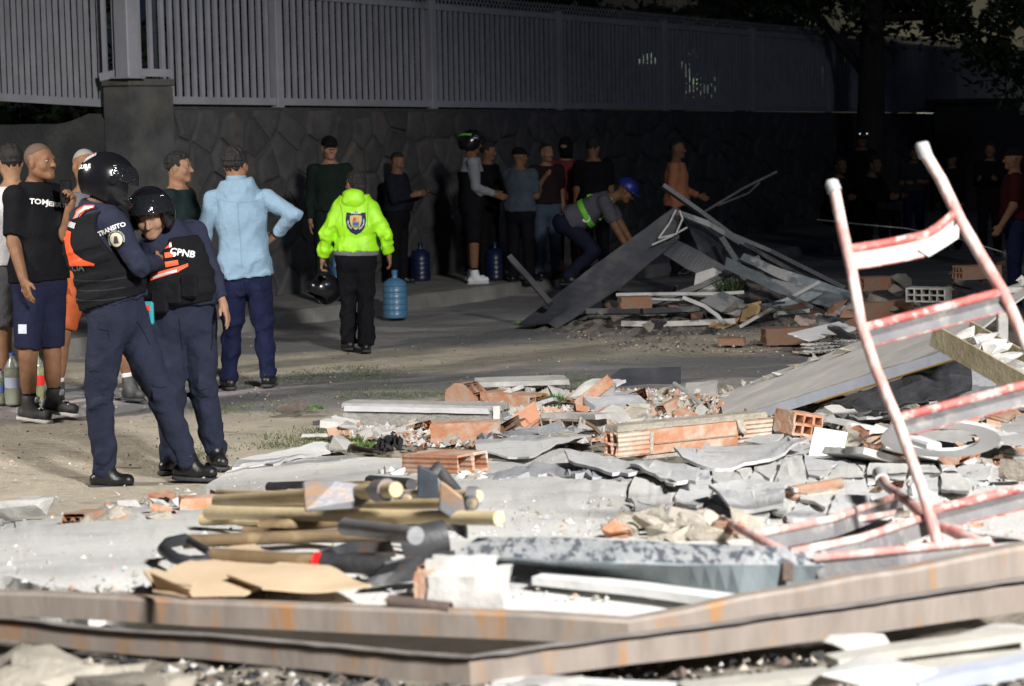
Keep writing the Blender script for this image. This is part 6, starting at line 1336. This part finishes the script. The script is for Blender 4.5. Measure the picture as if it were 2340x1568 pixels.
def bar(name, pts, w_, h_, m, label, cat='beam', Y=None, rnd_=False):
    P_ = [W(x, y, (Y or YH)+dz) for x, y, dz in pts]; o = P_[0]
    if rnd_: return tag(link(name, tube_me([p-o for p in P_], w_, 8), m, None, o), label, cat)
    bm = bmesh.new(); sweep(bm, [p-o for p in P_], rect(w_, h_), ups=[Vector((0, -1, .3))]*len(P_)); return tag(link(name, bm_mesh(bm), m, None, o), label, cat)
bar('steel_joist', [(1514, 424, .9), (1600, 485, .9), (1700, 560, .8), (1810, 622, .6), (1940, 690, .3)], .04, .10, M_black, 'long dark steel joist curving down over the debris heap')
bar('steel_joist', [(1560, 490, .7), (1640, 525, .8), (1760, 575, .8), (1930, 660, .6)], .04, .07, M_black, 'thinner dark joist just below the long curving one')
bar('steel_joist', [(1648, 545, .4), (1690, 610, .3), (1700, 655, .25)], .05, .10, M_black, 'short upright dark joist in the middle of the heap')
bar('steel_joist', [(1735, 590, .2), (1600, 655, .1), (1470, 700, .0)], .05, .07, M_black, 'dark joist lying diagonally across the heap')
bar('flat_bar', [(1165, 588, .2), (1212, 640, .05), (1258, 695, -.1)], .05, .085, M_dsheet, 'grey flat bar sticking up left of the propped cladding', 'bar')
bar('steel_rod', [(1775, 393, 1.4), (1700, 430, 1.3), (1600, 490, 1.0)], .016, 0, M_iron, 'thin long rod rising to the right from the heap', 'rod', None, True)
bar('steel_rod', [(1735, 418, 1.3), (1710, 442, 1.2), (1640, 470, 1.0)], .012, 0, M_iron, 'shorter curved rod below the long rod', 'rod', None, True)
bar('wire', [(1868, 502, 3.0), (1960, 512, 2.6), (2070, 522, 2.2), (2200, 548, 2.0), (2330, 588, 1.6)], .008, 0, M_galv, 'taut thin wire crossing behind the ladder', 'wire', None, True)
for q, pts in enumerate([[(1505, 545, .3), (1530, 510, .35), (1545, 480, .4)], [(1505, 545, .3), (1545, 535, .3), (1560, 500, .35), (1553, 482, .4)], [(1490, 560, .25), (1535, 540, .3), (1570, 520, .35)]]):
    bar('cable', pts, .010, 0, M_slat, ('left', 'looped', 'lower')[q]+' pale cable hanging from the top of the debris heap', 'cable', None, True)
heap('galvanised_strip', [wp([(1660, 590, .0), (1760, 635, -.1), (1945, 680, -.2)], YH), wp([(1655, 615, -.1), (1780, 672, -.2), (1900, 705, -.3)], YH)], .008, M_galv, 'broad scuffed galvanised strip on the right of the heap', 'sheet', .02)
heap('galvanised_strip', [wp([(1700, 578, .1), (1800, 620, .0), (1945, 665, -.1)], YH), wp([(1690, 592, .05), (1790, 640, -.05), (1945, 690, -.15)], YH)], .008, M_galv, 'upper shiny metal strip on the right of the heap', 'sheet', .01)
bar('white_conduit', [(1690, 748, -.5), (1780, 695, -.4), (1872, 645, -.3)], .03, .025, M_slat, 'straight white conduit leaning across the right of the heap', 'conduit')
bar('white_strip', [(1408, 674, -.1), (1520, 672, -.15), (1640, 672, -.2), (1700, 668, -.2)], .03, .018, M_slat, 'long white slat lying across the heap', 'strip')
bar('white_strip', [(1425, 686, -.15), (1490, 684, -.18), (1560, 686, -.2)], .02, .02, M_slat, 'short white slat below the long one', 'strip')
bar('bent_strip', [(1560, 680, -.3), (1610, 700, -.35), (1640, 722, -.4), (1656, 742, -.45)], .035, .02, M_slat, 'curved white slat drooping at the front of the heap', 'strip')
bar('timber', [(1340, 712, -.1), (1480, 712, -.2), (1600, 706, -.3)], .05, .05, M_dsheet, 'grey timber lying low at the front of the heap', 'timber')
bar('timber', [(1420, 740, -.3), (1500, 742, -.35), (1680, 735, -.4)], .05, .04, M_conc, 'pale batten low at the front of the heap', 'timber')
bar('black_batten', [(1315, 777, -.75), (1405, 778, -.75), (1498, 775, -.75)], .05, .04, M_tar, 'black batten lying on the road in front of the heap', 'batten')
bar('white_batten', [(1600, 778, -.8), (1680, 779, -.8), (1740, 777, -.8)], .04, .025, M_slat, 'white batten lying on the road right of the black one', 'batten')
def gsurf(dz): return lambda x, y: G(x, y, dz)
M_board = mat('ochre_board', (.38, .25, .12), (.30, .19, .09), 7, .8, .2)
for q, (pts, m_, lb) in enumerate([([(1585, 658), (1590, 625), (1630, 612), (1688, 640), (1690, 655), (1660, 665)], M_conc, 'pale broken masonry lump in the middle of the heap'), ([(1690, 735), (1700, 700), (1740, 690), (1735, 715), (1710, 740)], M_board, 'ochre board standing up in the heap'), ([(1618, 748), (1630, 735), (1690, 728), (1680, 742), (1650, 755)], M_board, 'orange-brown board at the front of the heap'), ([(1600, 690), (1650, 668), (1700, 690), (1690, 725), (1650, 715)], M_galv, 'crumpled galvanised scrap in the heap'), ([(1750, 700), (1840, 668), (1880, 672), (1850, 690), (1780, 705)], M_bluem, 'bent blue-grey scrap right of the heap centre')]):
    yb = YH-.25-.1*q; P_ = [W(x, y, yb+.004*(750-y)) for x, y in pts]; o = P_[0]; bm = bmesh.new(); bm.faces.new([bm.verts.new(p-o) for p in P_]); bmesh.ops.triangulate(bm, faces=bm.faces[:]); bmesh.ops.subdivide_edges(bm, edges=bm.edges[:], cuts=2); bmesh.ops.recalc_face_normals(bm, faces=bm.faces[:])
    for v in bm.verts: v.co.y += .06*mnoise.noise((v.co+o)*5)
    bmesh.ops.solidify(bm, geom=bm.faces[:], thickness=(.12 if q == 0 else .015)); tag(link('masonry_lump' if q == 0 else 'scrap_board', bm_mesh(bm), m_, None, o), lb, 'rubble' if q == 0 else 'scrap')
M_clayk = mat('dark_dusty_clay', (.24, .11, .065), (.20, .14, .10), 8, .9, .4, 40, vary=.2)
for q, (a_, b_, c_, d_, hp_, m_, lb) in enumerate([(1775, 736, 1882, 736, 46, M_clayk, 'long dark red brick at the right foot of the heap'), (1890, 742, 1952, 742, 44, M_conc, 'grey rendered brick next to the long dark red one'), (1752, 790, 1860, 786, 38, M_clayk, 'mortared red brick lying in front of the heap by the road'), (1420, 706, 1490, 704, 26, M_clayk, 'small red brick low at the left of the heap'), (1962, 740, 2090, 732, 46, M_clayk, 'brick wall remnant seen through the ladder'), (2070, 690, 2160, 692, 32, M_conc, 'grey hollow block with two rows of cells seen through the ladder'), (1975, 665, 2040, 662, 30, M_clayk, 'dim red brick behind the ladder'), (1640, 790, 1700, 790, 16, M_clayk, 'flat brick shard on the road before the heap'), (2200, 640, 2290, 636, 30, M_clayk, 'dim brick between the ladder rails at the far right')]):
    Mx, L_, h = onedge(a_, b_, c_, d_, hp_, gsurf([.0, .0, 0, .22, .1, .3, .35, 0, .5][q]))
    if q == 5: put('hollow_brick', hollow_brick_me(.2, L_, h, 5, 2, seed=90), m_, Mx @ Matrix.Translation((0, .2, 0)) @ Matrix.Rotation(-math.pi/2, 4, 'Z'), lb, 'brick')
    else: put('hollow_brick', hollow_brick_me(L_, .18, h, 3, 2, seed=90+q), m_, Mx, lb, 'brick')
# low mound of crushed debris that carries the heap
hc_ = G(1690, 735); vs, fs = [], []; n1, n2 = 60, 34
for b in range(n2+1):
    for a in range(n1+1):
        x, y = -1+2*a/n1, -1+2*b/n2; r = max(0, 1-math.hypot(x, y)); q = Vector((x*2.0, y*1.1, 0)); vs.append((q.x, q.y+.25*q.x, -.03+.42*r**.8*(.7+.5*mnoise.noise(q*2.1))+(.07*mnoise.noise(q*7)+.035*mnoise.noise(q*17) if r > 0 else 0)))
for b in range(n2):
    for a in range(n1): k = b*(n1+1)+a; fs.append((k, k+1, k+n1+2, k+n1+1))
tag(link('debris_mound', mesh(vs, fs), mat('crushed_debris', (.10, .09, .08), (.17, .15, .125), 16, .95, .9, 40, c3=(.03, .03, .03), s3=7, t3=(.5, .62)), None, hc_+Vector((0, .45, 0))), kind='structure')
# pink slab and cellular panel
Mx, L_, h = onedge(1862, 772, 1960, 762, 36, gsurf(.0)); put('pink_slab', box_rough_me((L_*1.1, .3, .05), 71, amp=.006, edge=.03), mat('pinkish_render', (.44, .34, .31), (.36, .29, .27), 8, .9, .3), Mx @ Matrix.Rotation(R_(28), 4, 'X'), 'pinkish rendered slab leaning near the left ladder rail', 'slab')
Mx, L_, h = onedge(1848, 808, 1965, 796, 30, gsurf(.0)); t = thing_at('honeycomb_panel', Mx, 'broken white honeycomb board left of the ladder rail', 'board'); link('white_skin', box_rough_me((L_, .25, .012), 72, amp=.003, edge=.04), M_white, t, (0, 0, h*.9), (R_(10), R_(-6), 0))
bm = bmesh.new()
for q in range(16):
    for z_ in range(3): box(bm, (.01+q*L_/16, .02+.01*(q % 2)+.012*z_, .012+z_*.028), (.022, .12, .004), Matrix.Rotation(.5 if (q+z_) % 2 else -.5, 3, 'Y'))
link('honeycomb', bm_mesh(bm), M_plaster, t); link('lower_skin', box_rough_me((L_*.9, .2, .012), 73, amp=.003, edge=.04), M_mortar, t, (0, 0, -.008))
# underlying mass of the heap: many broken pieces, each its own thing
frag = []
for q in range(18): frag.append(chunk_me((.2, .15, .09), 200+q, 13, 1, .05))
shard = [hollow_brick_me(.16, .07+.02*(q % 3), .05, 1+q % 2, 1, seed=300+q, cut=[(Vector((.11, .03, .02)), Vector((1, rnd.uniform(-.8, .8), rnd.uniform(-.8, .8)))), (Vector((.02, .03, .02)), Vector((-1, rnd.uniform(-.8, .8), rnd.uniform(-.6, .6))))]) for q in range(10)]
flat = [box_rough_me((.2, .13, .018+.004*(q % 3)), 400+q, amp=.008, edge=.03) for q in range(8)]
for lst, m_ in ((frag, None), (shard, None), (flat, None)):
    for me in lst: me.materials.append(M_mortar)
CW = {'concrete': 'grey', 'mortar': 'sandy', 'dark_dusty_clay': 'dark red', 'dark_grey_sheet': 'dark grey', 'black_metal': 'black', 'galvanised_sheet': 'silvery', 'clay': 'orange', 'dusty_clay': 'dusty brown', 'ribbed_clay': 'ribbed orange', 'plaster': 'white', 'tarred_screed': 'blue-grey', 'heap_masonry': 'dim grey', 'bitumen_membrane': 'slate grey'}
def scatter(name, meshes, m_, n, where, sc, label, group, cat='rubble', seed=0, surf=S, lift=0.0, tilt=.5, lo=None):
    R = random.Random(seed); k = 0; made = []
    for _ in range(n*8):
        if k >= n: break
        px, py = where(R)
        if px is None: continue
        p = surf(px, py); o = bpy.data.objects.new(name, R.choice(meshes)); COL.objects.link(o); s_ = R.uniform(*sc)
        o.location = p+Vector((0, 0, lift*R.random()-.01)); o.scale = (s_, s_*R.uniform(.8, 1.2), s_*R.uniform(.8, 1.2)); o.rotation_euler = (R.uniform(-tilt, tilt), R.uniform(-tilt, tilt), R.uniform(0, 6.28))
        o.material_slots[0].link = 'OBJECT'; o.material_slots[0].material = m_ if not isinstance(m_, list) else R.choice(m_)
        lb = label.replace('{c}', CW.get(o.material_slots[0].material.name, 'grey')); made.append((o, lb, s_, px)); k += 1
    x0, x1 = min(m[3] for m in made), max(m[3] for m in made)
    for o, lb, s_, px in made:
        t = (s_-sc[0])/(sc[1]-sc[0]); u = (px-x0)/(x1-x0+1e-6)
        lb = ('' if lb.startswith('small') else ('small ', '', 'large ')[min(2, int(t*3))])+lb+(' towards the far left', ' left of the middle', ' right of the middle', ' towards the far right')[min(3, int(u*4))]
        tag(o, lb, cat, group)
def inpoly(poly):
    xs_ = [p[0] for p in poly]; ys_ = [p[1] for p in poly]
    def f(R):
        x, y = R.uniform(min(xs_), max(xs_)), R.uniform(min(ys_), max(ys_)); c = False
        for (x0, y0), (x1, y1) in zip(poly, poly[1:]+poly[:1]):
            if (y0 > y) != (y1 > y) and x < (x1-x0)*(y-y0)/(y1-y0)+x0: c = not c
        return (x, y) if c else (None, None)
    return f
HP = inpoly([(1330, 760), (1450, 690), (1700, 650), (1950, 690), (1960, 770), (1700, 770)])
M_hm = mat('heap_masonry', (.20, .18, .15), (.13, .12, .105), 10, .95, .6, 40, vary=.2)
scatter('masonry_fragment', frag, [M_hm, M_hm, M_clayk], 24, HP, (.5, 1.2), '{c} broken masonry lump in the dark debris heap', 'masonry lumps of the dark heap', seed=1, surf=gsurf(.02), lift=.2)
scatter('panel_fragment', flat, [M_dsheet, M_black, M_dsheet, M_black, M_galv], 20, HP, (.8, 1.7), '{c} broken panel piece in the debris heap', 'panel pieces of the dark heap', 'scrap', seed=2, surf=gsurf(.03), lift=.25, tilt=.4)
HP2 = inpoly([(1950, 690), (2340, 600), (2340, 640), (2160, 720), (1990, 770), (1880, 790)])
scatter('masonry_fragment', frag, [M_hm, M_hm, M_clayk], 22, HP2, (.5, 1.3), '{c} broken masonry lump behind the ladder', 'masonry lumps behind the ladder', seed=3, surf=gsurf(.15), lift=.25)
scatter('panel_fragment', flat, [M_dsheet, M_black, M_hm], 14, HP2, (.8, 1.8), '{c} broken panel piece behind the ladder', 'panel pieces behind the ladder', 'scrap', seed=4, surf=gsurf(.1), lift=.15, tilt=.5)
RB = inpoly([(760, 985), (980, 940), (1180, 900), (1400, 890), (1640, 890), (1700, 930), (1420, 985), (1380, 1010), (1120, 1020), (900, 1020), (770, 1010)])
scatter('brick_shard', shard, [M_clay, M_clayd, M_clayr], 44, RB, (.7, 1.5), '{c} brick shard in the rubble around the lintel', 'brick shards around the lintel', 'brick', seed=5)
scatter('masonry_fragment', frag, [M_mortar, M_conc, M_conc], 85, RB, (.35, 1.1), '{c} broken lump in the rubble around the lintel', 'mortar lumps around the lintel', seed=6)
scatter('concrete_piece', flat, [M_conc, M_plaster, M_crack], 36, RB, (.8, 1.9), '{c} flat broken piece in the rubble around the lintel', 'flat pieces around the lintel', seed=7, tilt=.35)
RC = inpoly([(1700, 930), (1900, 900), (2080, 930), (2340, 930), (2340, 1080), (2080, 1070), (1960, 1040), (1800, 1020), (1700, 1010)])
scatter('brick_shard', shard, [M_clay, M_clayr], 34, RC, (.7, 1.4), '{c} brick shard in bright rubble by the ladder', 'brick shards near the ladder', 'brick', seed=8)
scatter('masonry_fragment', frag, [M_mortar, M_conc, M_plaster], 26, RC, (.35, 1.1), '{c} broken lump in bright rubble by the ladder', 'mortar lumps near the ladder', seed=9)
scatter('concrete_piece', flat, [M_conc, M_plaster, M_memb], 18, RC, (.8, 1.8), '{c} flat broken piece in bright rubble by the ladder', 'flat pieces near the ladder', seed=10, tilt=.35)
RD = inpoly([(1380, 1210), (1450, 1195), (1700, 1205), (1720, 1238), (1500, 1240), (1385, 1228)])
scatter('masonry_fragment', frag, [M_mortar], 30, RD, (.45, .95), 'sandy mortar lump piled behind the scraped channel', 'mortar lumps behind the channel', seed=11)
scatter('brick_shard', shard, [M_clay], 6, RD, (.5, .8), 'small brick shard piled behind the scraped channel', 'brick shards behind the channel', 'brick', seed=12, lift=.04)
RE = inpoly([(160, 1200), (250, 1160), (420, 1135), (500, 1130), (500, 1160), (400, 1185), (290, 1205)])
scatter('masonry_fragment', frag, [M_plaster, M_mortar, M_conc], 22, RE, (.25, .7), 'small {c} lump along the left edge of the slab', 'plaster lumps along the left slab edge', seed=13)
scatter('brick_shard', shard, [M_clay], 9, RE, (.4, .9), 'small brick shard along the left edge of the slab', 'brick shards along the left slab edge', 'brick', seed=14)
RF = inpoly([(780, 1085), (900, 1065), (1000, 1090), (1120, 1080), (1100, 1110), (960, 1100), (800, 1100)])
scatter('masonry_fragment', frag, [M_mortar, M_plaster], 12, RF, (.35, .7), '{c} lump between the hollow brick and the tools', 'lumps behind the tools', seed=15)
RG = inpoly([(1900, 1080), (2340, 1020), (2340, 1200), (2200, 1220), (2060, 1180), (1950, 1110)])
scatter('masonry_fragment', frag, [M_plaster, M_mortar, M_conc], 20, RG, (.2, .8), '{c} lump on the slab under the ladder', 'lumps under the ladder', seed=16)
scatter('brick_shard', shard, [M_clay], 8, RG, (.3, .7), 'small brick shard on the slab under the ladder', 'brick shards under the ladder', 'brick', seed=17)
# named single pieces
tag(link('concrete_chunk', chunk_me((.30, .18, .10), 501, 20, 2, .05), M_conc, None, S(42, 1190)), 'rounded grey concrete chunk at the left edge of the picture', 'rubble')
tag(link('concrete_chunk', chunk_me((.16, .12, .10), 502, 20, 2, .07), mat('rough_aggregate', (.20, .17, .14), (.30, .27, .23), 20, .95, .9, 50), None, S(2318, 1102)), 'rough dark concrete lump between the ladder rails at the right edge', 'rubble')
tag(link('brick_rubble', box_rough_me((.17, .09, .05), 503, amp=.006, edge=.03), M_clay, None, S(412, 1170), (0, 0, .2)), 'whitened orange brick piece left of the wooden handles', 'brick')
Mx, L_, h = onedge(168, 1205, 240, 1186, 24); put('brick_rubble', hollow_brick_me(L_, .08, h, 2, 1, seed=95, cut=[(Vector((L_*.3, 0, h*.6)), Vector((-.7, 0, .7)))]), M_clayd, Mx, 'broken brick with hollow end on the left part of the slab', 'brick')
Mx, L_, h = onedge(1830, 1140, 1905, 1128, 30); t = thing_at('clay_duct', Mx, 'short orange clay duct piece on the slab left of the lying ladder', 'brick'); link('tube', tube_me([(0, .03, .025), (L_*1.4, .03, .028)], .021, 14), M_clayd, t); link('ribbed_shell', box_rough_me((L_, .10, .03), 97, amp=.006, edge=.03), M_clayr, t, (-.02, -.04, -.004))
tag(link('stone', chunk_me((.16, .13, .14), 504, 24, 2, .03), M_conc, None, S(775, 1035)), 'round grey stone at the near edge of the dirt', 'stone')
tag(link('branch', tube_me([S(758, 1002, .01)-S(758, 1002), S(790, 1018, .02)-S(758, 1002), S(830, 1028, .02)-S(758, 1002), S(880, 1036, .02)-S(758, 1002)], .018, 8, [1.2, 1, .8, .4]), M_bark, None, S(758, 1002)), 'dry branch lying beside the round stone', 'branch')
lay('black_rag', [(858, 1036), (880, 1015), (905, 1010), (922, 1022), (915, 1034), (885, 1040)], .05, .02, M_tar, 'crumpled black rag on the dirt left of the hollow brick', 'rag', div=8, zf=lambda x, y, p: .06*mnoise.noise(p*14), jagstep=8, jagamp=2, seed=91)
tag(link('plastic_bag', chunk_me((.20, .15, .09), 505, 20, 2, .06), mat('translucent_bag', (.26, .21, .19), (.33, .29, .27), 9, .35, trans=.5), None, G(670, 945)), 'pale crumpled plastic bag lying on the dirt', 'bag')
bar('black_strip', [(715, 968, 0), (760, 962, 0), (790, 958, 0)], .03, .015, M_tar, 'short black strip left of the lintel', 'strip', G(740, 966).y)
lay('wire_tangle', [(345, 1148), (370, 1140), (388, 1146), (386, 1152), (372, 1147), (350, 1154)], .01, .008, M_tar, 'black torn felt scrap left of the brick piece', 'scrap', div=10, zf=lambda x, y, p: .02*mnoise.noise(p*12), seed=92)
# bottom edge rubble in front of the beams
M_pale = mat('pale_board', (.46, .44, .39), (.36, .345, .31), 6, .85, .3, 30)
def front(px, py, Y): return W(px, py, Y)
for q, (px, py, Y, sz, m_, lb) in enumerate([(60, 1560, 4.75, (.34, .2, .12), M_mortar, 'pale plaster lump in the bottom left corner'), (190, 1540, 4.85, (.30, .16, .07), M_mortar, 'flat pale lump at the bottom left'), (290, 1562, 4.7, (.24, .12, .06), M_hm, 'pale splinter lump at the bottom left'), (20, 1510, 5.1, (.12, .12, .10), mat('rough_aggregate', (.20, .17, .14)), 'dark rough lump below the lower beam at the left edge'), (120, 1505, 5.0, (.20, .14, .06), M_mortar, 'sandy lump just below the lower beam at the left'), (380, 1566, 4.72, (.14, .1, .05), M_mortar, 'small lump at the bottom between the dark gaps'), (1960, 1462, 4.9, (.16, .08, .05), M_plaster, 'smooth white chip below the lower beam at the right'), (2010, 1540, 4.65, (.30, .16, .07), M_plaster, 'white broken board lump at the bottom right'), (2300, 1462, 4.95, (.28, .14, .06), M_conc, 'grey lump below the beam near the right corner'), (1250, 1575, 4.6, (.2, .1, .05), M_conc, 'grey lump at the bottom middle')]):
    p = W(px, py, Y); tag(link('plaster_lump', chunk_me(sz, 600+q, 18, 1, .05), m_, None, p-Vector((0, 0, sz[2]*.5)), (0, 0, rnd.uniform(-.4, .4))), lb, 'rubble')
for q, (a_, b_, w_, h_, m_, lb) in enumerate([((1560, 1578, 4.6), (2360, 1500, 4.85), .07, .02, M_pale, 'long pale board below the lower beam at the right'), ((1900, 1512, 4.72), (2340, 1448, 4.92), .06, .02, M_pale, 'white board directly under the lower beam at the right'), ((2080, 1572, 4.6), (2380, 1512, 4.75), .06, .035, M_edge, 'blue-grey metal strip in the bottom right corner'), ((1130, 1560, 4.85), (1560, 1575, 4.7), .05, .02, M_white, 'thin white strip at the bottom middle'), ((-20, 1555, 4.8), (150, 1530, 4.9), .02, .012, M_pale, 'pale splinter at the bottom left')]):
    A_, B_ = W(*a_), W(*b_); bm = bmesh.new(); sweep(bm, [Vector(), (B_-A_)*.33+Vector((0, 0, .004)), (B_-A_)*.66, B_-A_], rect(w_, h_)); tag(link('board', bm_mesh(bm), m_, None, A_), lb, 'board')
bm = bmesh.new(); tw = empty('broken_twig', W(1815, 1505, 4.8), 0, 'forked brown twig hanging under the lower beam', 'twig')
link('stem', tube_me([(0, 0, .01), (.0, 0, -.01), (-.05, 0, -.09)], .006, 6), M_bark, tw); link('side_stem', tube_me([(0, 0, 0), (.03, .01, -.05), (.045, 0, -.1)], .005, 6), M_bark, tw)
# ------------------------------------------------------------------ weeds and grit
def tuft(px, py, r, n, hgt, label, surf=S, seed=0, m=M_weed):
    R = random.Random(seed); p = surf(px, py); vs, fs = [], []
    for _ in range(n):
        a_ = R.uniform(0, 6.28); rr_ = r*math.sqrt(R.random()); b = Vector((rr_*math.cos(a_), rr_*math.sin(a_)*.8, 0)); d = Vector((R.gauss(0, .4), R.gauss(0, .4), 1)).normalized()*hgt*R.uniform(.5, 1.2); s_ = Vector((math.cos(a_*3), math.sin(a_*3), 0))*.004
        k = len(vs); vs += [b-s_, b+s_, b+d*.6+s_*.8+Vector((0, 0, 0)), b+d*.6-s_*.8, b+d*1.0+Vector((d.x*.3, d.y*.3, -.01))]; fs += [(k, k+1, k+2, k+3), (k+3, k+2, k+4)]
    return tag(link('weed_tuft', mesh(vs, fs), m, None, p), label, 'weed', 'weeds in the rubble')
for q, (px, py, r, n, hg, lb) in enumerate([(1262, 926, .09, 260, .09, 'bright green weed tuft left of the brick chunk'), (1165, 985, .06, 160, .08, 'green weed tuft at the right end of the lintel'), (838, 1022, .09, 200, .05, 'green weed tuft beside the dry branch'), (810, 1010, .05, 90, .05, 'small weed tuft above the dry branch'), (860, 940, .10, 120, .03, 'flat weed patch behind the lintel at left'), (700, 935, .12, 150, .04, 'low weed patch by the pale plastic bag')]): tuft(px, py, r, n, hg, lb, seed=q)
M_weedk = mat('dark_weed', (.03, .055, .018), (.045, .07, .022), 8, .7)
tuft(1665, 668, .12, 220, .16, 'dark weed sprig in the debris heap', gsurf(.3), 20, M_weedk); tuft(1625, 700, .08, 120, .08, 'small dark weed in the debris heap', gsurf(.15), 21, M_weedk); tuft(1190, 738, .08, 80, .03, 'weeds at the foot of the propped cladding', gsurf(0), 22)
R = random.Random(31); vs, fs = [], []
while len(fs) < 9000:
    px, py = R.uniform(420, 1750), R.uniform(835, 1075); p = G(px, py, -.005)
    if mnoise.noise(p*1.1) < .12 or H(p.x, p.y) > .01: continue
    for _ in range(14):
        b = p+Vector((R.gauss(0, .06), R.gauss(0, .05), -.005)); d = Vector((R.gauss(0, .5), R.gauss(0, .5), 1)).normalized()*R.uniform(.01, .028); k = len(vs); s_ = Vector((R.uniform(-1, 1), R.uniform(-1, 1), 0))*.005; vs += [b-s_, b+s_, b+d]; fs.append((k, k+1, k+2))
tag(link('sparse_grass', mesh(vs, fs), mat('dull_grass', (.055, .085, .03), (.10, .11, .05), 3, .8)), 'sparse short grass growing in the dirt', 'grass', kind='stuff')
def grit(name, n, where, sc, mats, label, seed, surf=S):
    R = random.Random(seed); vs, fs, mi = [], [], []; k = 0
    while k < n:
        px, py = where(R)
        if px is None: continue
        p = surf(px, py); s_ = R.uniform(*sc)*R.choice((.5, .7, 1, 1)); q = R.uniform(0, 6.28); b = len(vs)
        for a_, z_ in ((0, 0), (1.6, 0), (3.1, 0), (4.7, 0)): vs.append(p+Vector((math.cos(q+a_)*s_*R.uniform(.6, 1.2), math.sin(q+a_)*s_*R.uniform(.6, 1.2), R.uniform(-.3, .2)*s_)))
        vs.append(p+Vector((R.uniform(-.4, .4)*s_, R.uniform(-.4, .4)*s_, s_*R.uniform(.5, 1)))); f = [(b, b+1, b+4), (b+1, b+2, b+4), (b+2, b+3, b+4), (b+3, b, b+4)]; fs += f; mi += [R.randrange(len(mats))]*4; k += 1
    me = mesh(vs, fs); o = link(name, me, list(mats)); me.polygons.foreach_set('material_index', mi); tag(o, label, 'grit', kind='stuff')
grit('slab_grit', 2400, lambda R: (R.uniform(-20, 2340), R.uniform(1040, 1370)) if R.random() < .5 else (R.uniform(1000, 2340), R.uniform(930, 1230)), (.004, .016), [M_conc, M_mortar, M_plaster, M_crack, M_conc, M_mortar, M_crack, M_plaster, M_clay], 'fine grit and crumbs strewn over the roof slab', 41)
grit('rubble_grit', 4200, RB, (.008, .035), [M_conc, M_mortar, M_plaster, M_clay, M_clayd, M_crack], 'small crumbs filling the rubble around the lintel', 42)
grit('road_grit', 1700, lambda R: (R.uniform(-20, 1800), 760+R.random()**1.5*-40+R.random()*330), (.004, .014), [M_hm, M_mortar, M_tar, M_tar, M_clayd], 'small stones and crumbs on the dirt road', 43, gsurf(.0))
grit('heap_grit', 1500, inpoly([(1280, 770), (1450, 690), (1900, 690), (2000, 800), (1700, 810), (1420, 800)]), (.006, .022), [M_hm, M_mortar, M_clayk, M_dsheet, M_dsheet], 'crumbs at the foot of the dark heap', 44, gsurf(.0))
grit('front_grit', 900, lambda R: (R.uniform(-20, 2360), R.uniform(1490, 1640)), (.006, .025), [M_conc, M_mortar, M_tar, M_tar, M_rustp], 'crumbs in the gap below the front beams', 45, gsurf(.58))

for q, (a_, b_, r_, m_, lb) in enumerate([((1541, 876), (1604, 926), .014, M_slat, 'thin wooden lath leaning right of the brick chunk'), ((1340, 966), (1372, 992), .012, M_woodd, 'brown lath against the row of brick cells'), ((1180, 962), (1262, 948), .006, M_rustp, 'thin rusty wire in the rubble right of the lintel'), ((1940, 1010), (2040, 990), .006, M_rustp, 'thin rusty wire in the bright rubble left of the toilet seat')]):
    A_, B_ = S(*a_, .10), S(*b_, .03); tag(link('lath' if q < 2 else 'wire', tube_me([(0, 0, 0), tuple((B_-A_)*.5+Vector((0, 0, .01))), tuple(B_-A_)], r_, 6), m_, None, A_), lb, 'lath' if q < 2 else 'wire')
